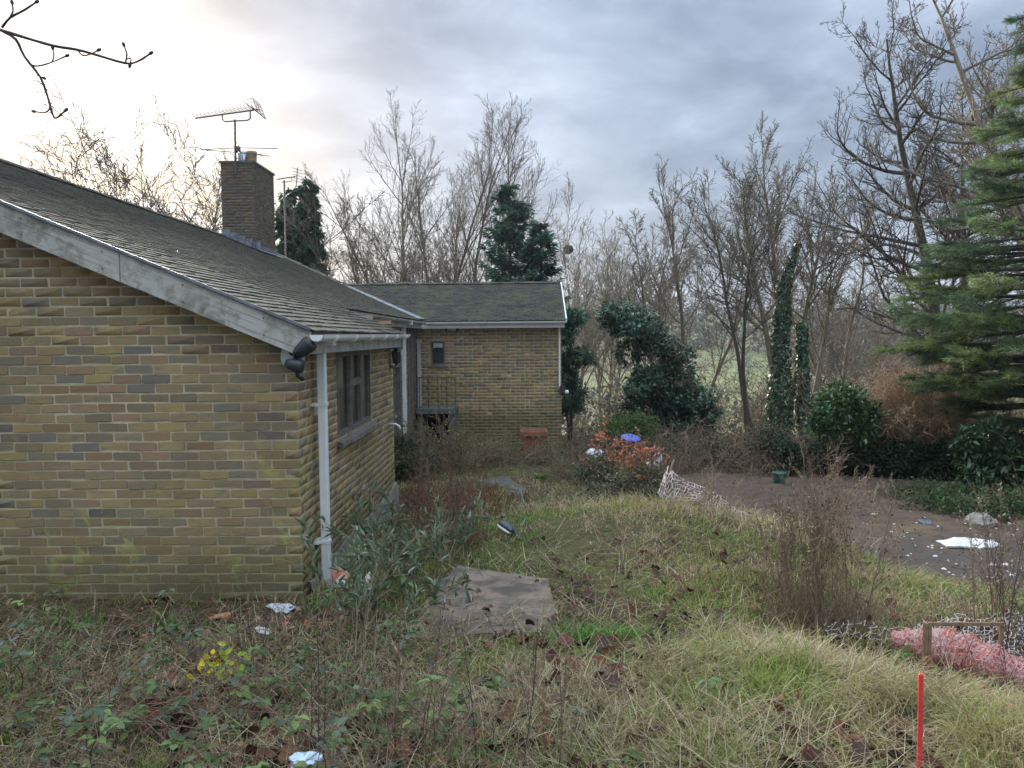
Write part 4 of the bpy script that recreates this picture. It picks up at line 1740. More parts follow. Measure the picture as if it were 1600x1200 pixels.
# hazy pair with the nest
t6, o6 = bare_tree('bare_tree', X_(893, 60), 60, top_z(338, 60), .22, V_(VASE, rmin=.014, kids=[7, 17, 8]), 'hazy distant bare tree holding a dark round nest', 61, stems=[(0, 0, 0, 0, .58), (.3, 0, .1, 0, .5)], m='bark_pale')
bare_tree('bare_tree', X_(948, 62), 62, top_z(358, 62), .2, V_(VASE, rmin=.014, kids=[7, 15, 8]), 'hazy distant bare tree right of the nest tree', 62, stems=[(0, 0, 0, 0, .58), (-.4, 0, -.12, 0, .5), (.4, 0, .2, 0, .45)], m='bark_pale')
bare_tree('bare_tree', X_(858, 52), 52, top_z(372, 52), .16, V_(VASE, rmin=.013), 'hazy bare tree between the spruce and nest tree', 63, stems=[(0, 0, 0, 0, .56), (-.4, 0, -.12, 0, .5)], m='bark_pale')
bare_tree('bare_tree', X_(1010, 48), 48, top_z(385, 48), .14, V_(VASE, rmin=.012), 'hazy bare tree rising above the ivy covered mound', 64, stems=[(0, 0, -.05, 0, .56), (.4, 0, .15, 0, .5)], m='bark')
bare_tree('bare_tree', X_(1340, 45), 45, top_z(430, 45), .12, V_(VASE, rmin=.012), 'small bare tree in the field behind the tan shrub', 65, stems=[(0, 0, -.05, 0, .56), (.4, 0, .2, 0, .5), (-.3, 0, -.3, 0, .4)], m='bark')
ns = at(888, 390, 60)
rn = random.Random(9)
S = []
for i in range(260):
    a = vn((rn.gauss(0, 1), rn.gauss(0, 1), rn.gauss(0, 1)))
    p = (ns.x + a[0] * .30, ns.y + a[1] * .30, ns.z + a[2] * .25)
    b = perp(rn, a)
    S.append((*vadd(p, b, -.28), *vadd(p, b, .28), .02, .014))
tag(segs_mesh('nest', np.array(S), 'bark_dark', None), 'dark round twig nest high in a hazy bare tree', 'nest')
# mid trees
bare_tree('bare_tree', X_(1066, 25), 25, top_z(285, 25), .10, V_(UP, rmin=.0065, ang=[36, 38, 42], wob=[.05, .10, .13, .17], kids=[15, 10, 6], start=[.34, .15, .12], ratio=[.46, .46, .45]), 'dark stemmed bare tree growing behind the ivy mound', 71,
          stems=[(0, 0, -.01, 0, 1.0), (-.3, .2, -.38, 0, .80), (.3, 0, .34, .1, .72), (-.1, 0, -.16, .1, .85)], m='bark', m2='bark')
bare_tree('bare_tree', X_(1172, 22), 22, top_z(290, 22), .085, V_(UP, rmin=.006, ang=[36, 38, 42], wob=[.045, .10, .14, .18], kids=[15, 10, 6], start=[.40, .15, .12], ratio=[.44, .46, .45]), 'leaning dark trunked bare tree left of the ivy clad trunk', 72,
          stems=[(.0, 0, -.05, 0, .92), (.2, .1, -.30, .05, .98)], m='bark_dark', m2='bark')
ti, oi = bare_tree('ivy_clad_tree', X_(1226, 22.5), 22.5, top_z(235, 22.5), .13, V_(UP, rmin=.006, ang=[34, 38, 42], wob=[.035, .09, .14, .18], kids=[17, 11, 7], start=[.42, .14, .12], ratio=[.42, .48, .46], end=.10), 'tall pale bare tree whose lower trunk wears dark ivy', 73,
                   stems=[(0, 0, -.05, 0, 1.0), (.1, .1, .16, .05, .86), (-.1, 0, -.22, .0, .9), (.45, 0, .36, .1, .72)], m='bark_pale', m2='bark')
bare_tree('bare_tree', X_(1300, 27), 27, top_z(262, 27), .10, V_(UP, rmin=.0065, ang=[40, 40, 44], wob=[.07, .12, .16, .2]), 'thin bare tree between the ivy trunk and the big chestnut', 74,
          stems=[(0, 0, -.1, 0, .9), (.3, .1, .12, 0, .84)], m='bark')
CH = dict(n=[16, 13, 8, 5, 3], wob=[.04, .10, .14, .16, .2], up=[.01, .055, .07, .09, .1], kids=[27, 11, 6, 3], start=[.20, .12, .12, .2],
          ang=[62, 44, 44, 42], ratio=[.46, .42, .42, .5], shape=[.62, .5, .5, .4], rr=[.27, .42, .5, .55], rmin=.0058, end=.12)
bare_tree('chestnut_tree', X_(1472, 23.5), 23.5, top_z(70, 23.5), .24, CH, 'large dark bare tree with dense upturned twigs above the tan shrub', 81,
          stems=[(0, 0, -.04, 0, 1.0), (.2, .2, .12, .1, .85)], m='bark_dark')
bare_tree('bare_tree', X_(1672, 20), 20, top_z(-130, 20), .25, V_(CH, rmin=.008), 'twisted bare tree reaching into the top right corner', 82, m='bark', stems=[(0, 0, -.03, .1, 1.0), (0, .2, .3, .2, .8)])


# ------------------------------------------------------------------ ivy, conifers, leafy masses
def blob_leaves(rng, blobs, n, L, W, pal, clump=18, spread=.35, droop=.25, jit=.2):
    """leaf clumps scattered through the outer volume of several ellipsoids"""
    blobs = np.array(blobs, float)
    vol = (blobs[:, 3] * blobs[:, 4] * blobs[:, 5]) ** (2 / 3)
    nc = max(1, n // clump)
    k = rng.choice(len(blobs), nc, p=vol / vol.sum())
    d = rdir(rng, nc)
    rad = rng.uniform(.45, 1.08, nc) ** .6
    c = blobs[k, :3] + d * blobs[k, 3:6] * rad[:, None]
    lc = pick(rng, pal, nc, .22)
    s = np.repeat(np.arange(nc), clump)
    nn = len(s)
    sc = (blobs[k, 3:6].mean(1) * spread)[s]
    P = c[s] + rng.normal(0, 1, (nn, 3)) * (sc * .5)[:, None]
    D = norm(d[s] * .8 + rdir(rng, nn) * .9 + np.array([0, 0, -droop]))
    N = norm(np.array([0, 0, 1.0]) + rdir(rng, nn) * .7)
    Ls = L * rng.uniform(.6, 1.3, nn)
    C = np.clip(lc[s] * (1 + rng.normal(0, jit, (nn, 1))), .004, .9)
    return P, D, N, Ls, Ls * (W / L), C


IVY = [(.05, .12, .06), (.075, .16, .075), (.035, .085, .045), (.10, .19, .09), (.065, .12, .045)]
DARKG = [(.05, .11, .065), (.075, .15, .085), (.035, .075, .05), (.11, .19, .10)]
YEW = [(.05, .13, .085), (.08, .19, .11), (.032, .085, .06), (.11, .23, .135)]
rng = np.random.default_rng(77)


def leafy(name, x, Y, blobs, n, L, W, pal, label, cat, stems=8, m='plant', mstem='bark_dark', group=None, up=True, clump=18, spread=.35, droop=.25):
    z = Hs(x, Y)
    t = empty(name, (x, Y, z), label, cat, group)
    A = blob_leaves(rng, blobs, n, L, W, pal, clump, spread, droop)
    org = np.array([x, Y, z])
    S = []
    rg = random.Random(int(abs(x * 100)) + n)
    if stems:
        for i in range(stems):
            b = blobs[rg.randrange(len(blobs))]
            p = np.array([rg.gauss(0, .15), rg.gauss(0, .15), -.05])
            q = np.array(b[:3]) - org + np.array([rg.gauss(0, .3), rg.gauss(0, .3), rg.gauss(0, .2)]) * b[3]
            q[2] = max(q[2], .2)
            for k in range(5):
                a0, a1 = k / 5, (k + 1) / 5
                w = lambda a: p + (q - p) * a + np.array([0, 0, .25 * math.sin(a * 3.1) * (q[2] - p[2])]) * .3
                S.append((*w(a0), *w(a1), .03 - .02 * a0, .03 - .02 * a1))
        segs_mesh('stems', np.array(S), mstem, t, sides=4)
    lf = leaf_obj('foliage', *A, m=m, parent=t, orig=None)
    lf.data.transform(Matrix.Translation((-x, -Y, -z)))
    return t


def B(px, py, rpx, Y, ry=1.0, rz=1.0):
    c = at(px, py, Y)
    r_ = rpx / F * Y
    return (c.x, c.y, c.z, r_, r_ * ry, r_ * rz)


# ivy on the trunk of the tall tree
P0, N0, C0 = [], [], []
for (pa, pb, ra, rb, n) in (((1216, 690), (1224, 440), .42, .20, 4600), ((1258, 670), (1252, 505), .24, .16, 2400), ((1224, 450), (1246, 380), .16, .07, 700)):
    a, b = np.array(at(*pa, 22.4)), np.array(at(*pb, 22.4))
    u = rng.random(n)
    th = rng.random(n) * 2 * math.pi
    rad = (ra + (rb - ra) * u) * (.55 + .75 * fbm(th * 1.2, u * 9, 5, 3)) * rng.uniform(.8, 1.15, n)
    o_ = np.stack([np.cos(th), np.sin(th), rng.normal(0, .2, n)], -1)
    P0.append(a + (b - a) * u[:, None] + o_ * rad[:, None])
    N0.append(o_)
P0, N0 = np.concatenate(P0), np.concatenate(N0)
n = len(P0)
D0 = norm(np.array([0, 0, -1.]) + rdir(rng, n) * .7)
o = leaf_obj('ivy', P0, D0, norm(N0 + rdir(rng, n) * .5), rng.uniform(.06, .12, n), rng.uniform(.05, .10, n), pick(rng, IVY, n, .3), 'glossy_leaf', ti)
o.data.transform(Matrix.Translation(-ti.location))

# ivy mound left of the dark stemmed tree
MOUND = []
rgm = random.Random(12)
for px, py, sp, nb in ((968, 492, 16, 5), (1000, 512, 22, 6), (1030, 545, 30, 8), (1050, 585, 34, 9), (1025, 620, 36, 8), (1078, 625, 28, 7), (1090, 655, 22, 5), (1000, 655, 30, 6)):
    for i in range(nb):
        MOUND.append(B(px + rgm.gauss(0, sp * .62), py + rgm.gauss(0, sp * .5), rgm.uniform(13, 27), 19.8 + rgm.gauss(0, .35), 1, rgm.uniform(.45, .9)))
leafy('ivy_mound', X_(1040, 20), 20, MOUND,
      26000, .085, .07, DARKG, 'tall dark green ivy covered mound beyond the yard, left of the bare trees', 'shrub', 10, 'glossy_leaf', spread=.42, droop=.5)


def conifer(name, px, Y, base_py, top_py, half_px, label, seed, n, pal, droop=.15, Lf=.16, Wf=.035, m='plant', tiers=26, z_lo=None, start=.08, upturn=.1, powr=.8, jitter=.25, sprays=1.0):
    rg = np.random.default_rng(seed)
    x = X_(px, Y)
    z0 = Hs(x, Y)
    zt = at(px, top_py, Y).z
    h = zt - z0
    rmax = half_px / F * Y
    t = empty(name, (x, Y, z0), label, 'tree')
    segs_mesh('trunk', np.array([(0, 0, h * i / 12, rg.normal(0, .01), 0, h * (i + 1) / 12, .16 * (1 - i / 12) + .01, .16 * (1 - (i + 1) / 12) + .008) for i in range(12)]), 'bark_dark', t, sides=7)
    S, PP, DD, CC = [], [], [], []
    nb = int(tiers * 7)
    for i in range(nb):
        f = start + (1 - start) * ((i + rg.random()) / nb)
        L = rmax * (1 - f) ** powr * rg.uniform(1 - jitter, 1 + jitter) + .12
        az = rg.random() * 2 * math.pi
        d = np.array([math.cos(az), math.sin(az), 0.0])
        p = np.array([0, 0, h * f])
        K = 7
        pts = [p]
        for k in range(K):
            tt = (k + 1) / K
            dz = -droop * math.sin(tt * 2.2) + upturn * tt * tt * 1.6 + .15 * (f - .3)
            pts.append(p + d * L * tt + np.array([0, 0, L * dz]) + rg.normal(0, .02, 3))
        for k in range(K):
            S.append((*pts[k], *pts[k + 1], .022 * (1 - k / K) + .006, .022 * (1 - (k + 1) / K) + .006))
        m_ = int(n / nb * (.4 + L / rmax * 1.2))
        u = rg.uniform(.12, 1.0, m_) ** .8
        idx = np.minimum((u * K).astype(int), K - 1)
        fr_ = (u * K - idx)[:, None]
        PT = np.array(pts)
        base = PT[idx] * (1 - fr_) + PT[idx + 1] * fr_
        side = np.array([-d[1], d[0], 0])
        sd_ = rg.choice([-1, 1], m_)[:, None]
        off = side * sd_ * (rg.random((m_, 1)) * .34 * L * (1.08 - u[:, None])) * sprays + np.array([0, 0, -1.]) * rg.random((m_, 1)) * droop * .5 * L
        PP.append(base + off + rg.normal(0, .03, (m_, 3)))
        DD.append(norm(d * .8 + side * sd_ * .8 + rg.normal(0, .35, (m_, 3)) + np.array([0, 0, -droop + .05])))
        CC.append(np.repeat(pick(rg, pal, 1, .2), m_, 0) * (1 + rg.normal(0, .2, (m_, 1))))
    PP, DD, CC = map(np.concatenate, (PP, DD, CC))
    segs_mesh('branches', np.array(S), 'bark_dark', t, sides=3)
    nn = len(PP)
    leaf_obj('foliage', PP, DD, norm(np.array([0, 0, 1.]) + rdir(rg, nn) * .8), Lf * rg.uniform(.6, 1.3, nn), Wf, np.clip(CC, .004, .9), m, t)
    return t


conifer('spruce_tree', 798, 28, 600, 292, 78, 'dark blue green spruce rising behind the far wing ridge', 5, 15000, YEW, droop=.12, Lf=.26, Wf=.06, upturn=.22, powr=.62, jitter=.35)
conifer('spruce_tree', 846, 27, 600, 352, 52, 'shorter blue green spruce leaning out beside the gable end', 6, 9000, YEW, droop=.12, Lf=.24, Wf=.06, upturn=.2, powr=.6, jitter=.35)
conifer('drooping_conifer', 484, 30, 600, 274, 30, 'drooping dark conifer with the taller spire right of the chimney', 7, 17000, DARKG, droop=.75, Lf=.22, Wf=.08, upturn=-.2, powr=.30, jitter=.3)
conifer('drooping_conifer', 456, 31, 600, 292, 26, 'drooping dark conifer partly hidden by the chimney', 8, 12000, DARKG, droop=.75, Lf=.22, Wf=.08, upturn=-.2, powr=.30, jitter=.3)
leafy('yew_tree', X_(888, 21), 21, [B(893, 497, 26, 21, 1, .35), B(880, 520, 22, 21, 1, .7), B(900, 560, 30, 21, 1, .25), B(880, 590, 24, 21, 1, .5), B(903, 548, 18, 21, 1, .3), B(885, 620, 30, 21, 1, .6)],
      9000, .14, .03, YEW, 'dark yew with flat boughs poking out beside the far wall corner', 'tree', 5, droop=.1, spread=.3)

# the big pine on the right: layered sweeping boughs
PINE = [(.16, .25, .10), (.12, .19, .095), (.21, .29, .11), (.09, .15, .075), (.26, .32, .12)]


def pine():
    Y0 = 13.2
    x0 = X_(1632, Y0)
    z0 = Hs(x0, Y0)
    t = empty('pine_tree', (x0, Y0, z0), 'large soft green pine with sweeping boughs filling the right edge', 'tree')
    rg = np.random.default_rng(21)
    org = np.array([x0, Y0, z0])
    H_ = top_z(-60, Y0) - z0
    segs_mesh('trunk', np.array([(rg.normal(0, .02), 0, H_ * i / 14, rg.normal(0, .02), 0, H_ * (i + 1) / 14, .24 * (1 - i / 15), .24 * (1 - (i + 1) / 15)) for i in range(14)]), 'bark_dark', t, sides=9)
    S, PP, DD, CC = [], [], [], []
    prof_y = [0, 60, 130, 200, 270, 330, 380, 420, 470, 520, 570, 620, 670, 710]
    prof_x = [1575, 1562, 1560, 1540, 1512, 1492, 1462, 1440, 1432, 1398, 1440, 1490, 1535, 1560]
    boughs = []
    for k in range(165):
        py = rg.uniform(10, 720) if k < 100 else rg.uniform(380, 715)
        az = rg.uniform(-math.pi, math.pi)
        full = (1632 - np.interp(py, prof_y, prof_x)) / F * Y0
        boughs.append((py, az, full * rg.uniform(.75, 1.04)))
    # named silhouettes seen in the photograph
    for py, ln in ((128, 1.0), (200, 1.0), (268, 1.0), (300, 1.05), (345, 1.03), (388, 1.04), (425, 1.02), (455, 1.0), (520, 1.05), (535, 1.0), (560, .95), (590, 1.0), (610, 1.02), (640, 1.0), (665, 1.0), (690, .95),
                   (500, .95), (545, .9), (575, 1.02), (470, 1.05), (405, .95), (365, 1.0), (625, .95)):
        full = (1632 - np.interp(py, prof_y, prof_x)) / F * Y0
        boughs.append((py, math.pi + rg.normal(0, .25), full * ln))
        boughs.append((py + rg.normal(0, 8), math.pi + rg.normal(0, .55), full * ln * rg.uniform(.85, 1.05)))
    for (py, az, L) in boughs:
        zc = at(1540, py, Y0).z - z0
        d = np.array([math.cos(az), math.sin(az), 0])
        side = np.array([-d[1], d[0], 0])
        lift = rg.uniform(-.04, .16)
        K = 9
        pts = []
        for k in range(K + 1):
            tt = k / K
            pts.append(np.array([0, 0, zc + .02]) + d * L * tt + side * L * .08 * math.sin(tt * 3 + az * 3) + np.array([0, 0, L * (lift * tt - .30 * tt * tt * (.6 + .4 * math.sin(az * 5)) + .12 * tt ** 4)]))
        for k in range(K):
            S.append((*pts[k], *pts[k + 1], .030 * (1 - k / K) + .005, .030 * (1 - (k + 1) / K) + .005))
        PT = np.array(pts)
        col = pick(rg, PINE, 1, .2)
        # side twigs with needle brushes
        nt = int(11 + L * 11)
        for j in range(nt):
            u = rg.uniform(.16, 1.0) ** .8
            i = min(int(u * K), K - 1)
            b = PT[i] + (PT[i + 1] - PT[i]) * (u * K - i)
            s = rg.choice([-1, 1])
            tl = L * .30 * (1.15 - u) * rg.uniform(.5, 1.1) + .12
            td = norm(d * rg.uniform(.7, 1.2) + side * s * rg.uniform(.3, 1.0) + np.array([0, 0, rg.normal(-.02, .16)]))
            e = b + td * tl
            S.append((*b, *e, .006, .003))
            m_ = int(20 + 60 * tl)
            w = rg.uniform(.1, 1.05, m_)[:, None]
            PP.append(b + (e - b) * w + rg.normal(0, .012, (m_, 3)))
            DD.append(norm(td * .9 + rg.normal(0, .38, (m_, 3)) + np.array([0, 0, .02])))
            CC.append(col * rg.uniform(.6, 1.45) * (1 + rg.normal(0, .22, (m_, 1))))
    PP, DD, CC = map(np.concatenate, (PP, DD, CC))
    nn = len(PP)
    segs_mesh('branches', np.array(S), 'bark_dark', t, sides=3)
    leaf_obj('needles', PP, DD, rdir(rg, nn), .11 * rg.uniform(.7, 1.3, nn), .0085, np.clip(CC, .004, .9), 'plant', t)
    print('pine needles', nn)


pine()

# evergreen bush, tan shrub and laurel beyond the yard
RH = [(.09, .17, .06), (.13, .23, .08), (.055, .11, .045), (.18, .28, .10)]
leafy('rhododendron', X_(1322, 14.6), 14.6, [B(1318, 640, 36, 14.6), B(1300, 665, 30, 14.5), B(1348, 650, 24, 14.6), B(1340, 675, 28, 14.4, 1, .8), B(1310, 622, 20, 14.7)],
      9000, .11, .04, RH, 'rounded glossy green evergreen bush left of the tan shrub', 'shrub', 8, 'glossy_leaf', spread=.3, droop=.1, clump=12)
leafy('laurel', X_(1555, 12.4), 12.4, [B(1520, 700, 24, 12.4), B(1545, 690, 28, 12.5), B(1560, 725, 36, 12.3), B(1600, 720, 40, 12.3), B(1525, 735, 22, 12.2), B(1650, 730, 45, 12.4)],
      7500, .13, .05, [(.05, .10, .035), (.08, .15, .06), (.12, .20, .09), (.03, .065, .03)], 'glossy leaved laurel under the pine at the right edge', 'shrub', 10, 'glossy_leaf', spread=.35, clump=12)


def tan_shrub():
    Y = 15.1
    x = X_(1424, Y)
    z = Hs(x, Y)
    t = empty('tan_shrub', (x, Y, z), 'dense leafless dome of tan orange twigs beside the pine', 'shrub')
    rg = random.Random(14)
    P = dict(n=[9, 7, 5], wob=[.10, .18, .26], up=[-.035, -.02, -.01], kids=[9, 5], start=[.3, .1], ang=[38, 50], ratio=[.42, .5], shape=[.3, .3], rr=[.5, .6], rmin=.0058, end=.35)
    out = {0: [], 1: [], 2: []}
    for i in range(170):
        a = rg.random() * 6.28
        e = rg.uniform(.05, .75)
        grow(rg, (rg.gauss(0, .22), rg.gauss(0, .22), 0), vn((math.cos(a) * e, math.sin(a) * e, 1)), rg.uniform(1.25, 1.95), .011, 0, P, out)
    segs_mesh('stems', np.array(out[0]), 'stem_brown', t, sides=4)
    S = np.array(out[1] + out[2])
    hi = S[:, 5] > .6
    segs_mesh('twigs', S[hi], 'twig_tan', t)
    segs_mesh('twigs', S[~hi], 'stem_brown', t)


tan_shrub()
# hedge bottom: dark bramble and ivy under the shrubs at the back of the yard
HB = [B(1285 + i * 24, 716 + 6 * math.sin(i * 2.1), 26, 14.3 - .05 * i, .8, .9) for i in range(10)] + [B(1400, 735, 22, 13.9, 1, .6), B(1460, 738, 22, 13.6, 1, .6), B(1240, 715, 20, 14.3)]
leafy('bramble_hedge', X_(1390, 14.2), 14.2, HB, 15000, .06, .045, [(.03, .065, .03), (.05, .10, .045), (.018, .04, .02), (.09, .09, .05)],
      'low dark bramble hedge along the back of the yard', 'hedge', 12, 'plant', spread=.4)
# low leafy growth in front of the laurel
g_ = []
for i in range(46):
    x, y = rng.uniform(5.3, 9.5), rng.uniform(10.3, 12.3)
    if x < 5.2 + abs(y - 11.6) * .9:
        continue
    g_.append((x, y, Hs(x, y) + .06, .32, .3, .15))
A = blob_leaves(rng, g_, 16000, .055, .035, [(.06, .12, .04), (.09, .15, .05), (.04, .08, .035), (.13, .13, .05)], clump=14, spread=.5)
tag(leaf_obj('ground_cover', *A, m='plant', kind='stuff'), 'low green ivy and weeds spreading over the yard edge below the laurel', 'ground cover')

# ------------------------------------------------------------------ thicket, scrub and far wood
def shrubs(pts, P, rg, h, r, out, spreadd=.4, stems=5):
    for (x, y) in pts:
        z = Hs(x, y) - .05
        hh = h * rg.uniform(.6, 1.2)
        for s in range(stems):
            grow(rg, (x + rg.gauss(0, .1), y + rg.gauss(0, .1), z), vn((rg.gauss(0, spreadd), rg.gauss(0, spreadd), 1)), hh * rg.uniform(.7, 1.1), r, 0, P, out)


PT_ = dict(n=[7, 5, 3], wob=[.12, .2, .25], up=[.01, .02, .02], kids=[7, 5], start=[.15, .1], ang=[42, 48], ratio=[.45, .45], shape=[.4, .3], rr=[.5, .6], rmin=.006, end=.3)
rg = random.Random(55)
out = {0: [], 1: [], 2: []}
pts = []
for i in range(24):
    Y = rg.uniform(19.5, 30)
    px = rg.uniform(870, 1640)
    pts.append((X_(px, Y), Y))
shrubs(pts, PT_, rg, 2.6, .016, out, .4, 4)
S = np.array(out[0] + out[1] + out[2])
print('thicket segs', len(S))
tag(segs_mesh('thicket', S, 'stem_brown', None, kind='stuff'), 'bare brown thicket of saplings and scrub filling the slope below the garden', 'thicket')
out = {0: [], 1: [], 2: []}
pts = []
for i in range(26):
    Y = rg.uniform(32, 62)
    px = rg.uniform(830, 1660)
    pts.append((X_(px, Y), Y))
shrubs(pts, V_(PT_, rmin=.010), rg, 4.2, .03, out, .3, 4)
S = np.array(out[0] + out[1] + out[2])
tag(segs_mesh('scrub_wood', S, 'bark_pale', None, kind='stuff'), 'pale bare scrub wood further down the valley', 'wood')
# tangle at the back of the yard and beside the far wing
PB = dict(n=[8, 4], wob=[.22, .3], up=[-.05, -.03], kids=[5], start=[.1], ang=[55], ratio=[.35], shape=[.2], rr=[.6], rmin=.004, end=.4)
out = {0: [], 1: []}
rg = random.Random(8)
for i in range(1500):
    Y = rg.uniform(14.2, 18.4)
    px = rg.uniform(886, 1500)
    x = X_(px, Y)
    if x < 1.15:
        continue
    if px > 1250 and Y < 15.2 and rg.random() < .5:
        continue
    grow(rg, (x, Y, Hs(x, Y) - .03), vn((rg.gauss(0, .7), rg.gauss(0, .7), 1)), rg.uniform(.4, 1.15), .007, 0, PB, out)
S = np.array(out[0] + out[1])
tag(segs_mesh('bramble_tangle', S, 'stem_brown', None, kind='stuff'), 'brown leafless bramble tangle behind the yard', 'brambles')
bl = []
for i in range(120):
    Y = rg.uniform(14.6, 18.5)
    x = X_(rg.uniform(900, 1420), Y)
    if x < 1.3:
        continue
    bl.append((x, Y, Hs(x, Y) + rg.uniform(.05, .5), .35, .35, .22))
A = blob_leaves(rng, bl, 15000, .06, .04, [(.05, .085, .03), (.08, .10, .04), (.035, .06, .028), (.13, .10, .05), (.16, .095, .05)], clump=12, spread=.6)
tag(leaf_obj('bramble_leaves', *A, m='plant', kind='stuff'), 'dull green bramble leaves over the bank behind the yard', 'brambles')
# far wood on the hill line
fb = []
for i in range(330):
    Y = rng.uniform(230, 400)
    px = rng.uniform(560, 1750)
    if rng.random() < .35:
        px = rng.uniform(1240, 1750); Y = rng.uniform(200, 300)
    x = X_(px, Y)
    z = Hs(x, Y)
    s = rng.uniform(3.0, 7.0)
    fb.append((x, Y, z + s * .6, s * 1.3, s * 1.2, s))
A = blob_leaves(rng, fb, 42000, 1.5, 1.1, [(.05, .05, .035), (.075, .06, .04), (.035, .045, .032), (.09, .075, .045), (.03, .036, .028)], clump=16, spread=.5)
tag(leaf_obj('far_wood', *A, m='plant', kind='stuff'), 'distant dark hedgerow wood along the top of the hill', 'wood')
hb = []
for row in range(5):
    Y0 = (95, 130, 175, 60, 215)[row]
    for i in range(38):
        px = 880 + i * 20 + rng.normal(0, 4)
        Y = Y0 + (px - 1200) * (.02, -.03, .05, .02, .03)[row] + rng.normal(0, 3)
        x = X_(px, Y)
        s = rng.uniform(1.2, 2.8)
        hb.append((x, Y, Hs(x, Y) + s * .5, s, s, s))
A = blob_leaves(rng, hb, 24000, .55, .32, [(.11, .10, .06), (.08, .075, .05), (.14, .13, .07), (.06, .07, .045)], clump=14, spread=.5)
tag(leaf_obj('valley_scrub', *A, m='plant', kind='stuff'), 'olive brown scrub rows across the valley fields', 'scrub')
# ------------------------------------------------------------------ grass, litter and low plants
rng = np.random.default_rng(404)


def slab_poly():
    pts = [(716, 898), (856, 916), (872, 965), (868, 990), (795, 1022), (640, 992), (668, 940)]
    return [gpt(*p) for p in pts]


SLAB = slab_poly()


def in_poly(x, y, poly, grow_=0.0):
    c = np.array([[p[0], p[1]] for p in poly])
    cc = c.mean(0)
    c = cc + (c - cc) * (1 + grow_)
    ins = np.zeros(len(x), bool)
    j = len(c) - 1
    for i in range(len(c)):
        xi, yi, xj, yj = c[i, 0], c[i, 1], c[j, 0], c[j, 1]
        if abs(yj - yi) > 1e-9:
            ins ^= ((yi > y) != (yj > y)) & (x < (xj - xi) * (y - yi) / (yj - yi) + xi)
        j = i
    return ins


def blocked(x, y):
    house = (x < NX + .04) & (y > GY - .03) & (y < SY1 + .03)
    house |= (x < NX2 + .04) & (y > SY1)
    house |= (x < FX1 + .04) & (y > FW - .03)
    return house


def to_px(x, y, z):
    P = np.stack([x, y, z - CAM.z], -1)
    Rm = np.array(CROT)
    L = P @ Rm
    return 800 + F * L[:, 0] / -L[:, 2], 600 - F * L[:, 1] / -L[:, 2]


def bump2(x, y, cx, cy, rx, ry):
    return np.exp(-(((x - cx) / rx) ** 2 + ((y - cy) / ry) ** 2))


def blades(name, X, Y, Ls, Ws, lean, cols, droop, m='plant', z0=None, label=None, cat=None, az=None, kind='stuff', sink=.01):
    n = len(X)
    Z = (H(X, Y) if z0 is None else z0) - sink
    az = rng.random(n) * 2 * math.pi if az is None else az
    d = np.stack([np.cos(az), np.sin(az), np.zeros(n)], -1)
    s = np.stack([-np.sin(az), np.cos(az), np.zeros(n)], -1)
    tw = rng.normal(0, .8, n)[:, None]
    sd_ = norm(s * np.cos(tw) + d * np.sin(tw))
    b = np.stack([X, Y, Z], -1)
    th0 = lean
    th1 = lean + droop * .6
    th2 = lean + droop * 1.2
    p = [b]
    for th, f in ((th0, .38), (th1, .34), (th2, .28)):
        th = np.clip(th, 0, 2.3)[:, None]
        p.append(p[-1] + (d * np.sin(th) + np.array([0, 0, 1.]) * np.cos(th)) * (Ls * f)[:, None])
    W = Ws[:, None]
    V = np.stack([p[0] - sd_ * W / 2, p[0] + sd_ * W / 2, p[1] - sd_ * W * .45, p[1] + sd_ * W * .45,
                  p[2] - sd_ * W * .3, p[2] + sd_ * W * .3, p[3]], 1).reshape(-1, 3)
    k = (np.arange(n) * 7)[:, None, None]
    Q = (k + np.array([[[0, 1, 3, 2], [2, 3, 5, 4]]])).reshape(-1, 4)
    T_ = (k + np.array([[[4, 5, 6]]])).reshape(-1, 3)
    me = mesh_np(name, V, [Q, T_], {'tint': np.repeat(np.clip(cols, .004, .9), 7, 0)})
    o = link(name, me, m, None, kind)
    if label:
        tag(o, label, cat)
    return o


GREEN = np.array([(.23, .33, .05), (.31, .40, .07), (.15, .22, .04), (.38, .42, .10)])
FRESH = np.array([(.17, .31, .06), (.22, .37, .08)])
STRAW = np.array([(.58, .48, .27), (.48, .37, .19), (.66, .57, .36), (.36, .26, .14)])
OLIVE = np.array([(.38, .35, .13), (.29, .27, .10), (.43, .38, .15)])


def dryness(x, y):
    v = (fbm(x * 1.1 + 3, y * 1.1, 71, 4) - .5) * 1.25 + .44 + (fbm(x * 4.5, y * 4.5, 72, 2) - .5) * .5
    v = v + .45 * bump2(x, y, 2.1, 8.6, 1.3, .9) + .40 * bump2(x, y, 1.0, 10, 1.6, .8)     # dry crest of the far hump
    v = v - .32 * bump2(x, y, .5, 7.6, .8, 1.4) - .20 * bump2(x, y, .4, 4.6, .7, 1.2) + .34 * bump2(x, y, 1.4, 3.8, .9, .6)
    v = v + .26 * bump2(x, y, 1.7, 3.8, 1.3, .5) + .2 * bump2(x, y, 4, 6, 1.5, .6)
    v = v + .35 * bump2(x, y, -3, 4.6, 2.4, .8) + .35 * bump2(x, y, -.2, 3.2, .8, .6)
    return v


def scatter(n, x0, x1, y0, y1, power=1.0):
    """denser near the camera"""
    u = rng.random(n)
    Y = (y0 ** -power + u * (y1 ** -power - y0 ** -power)) ** (-1 / power)
    s = rng.random(n)
    X = (x0 + (x1 - x0) * s) * Y
    return X, Y


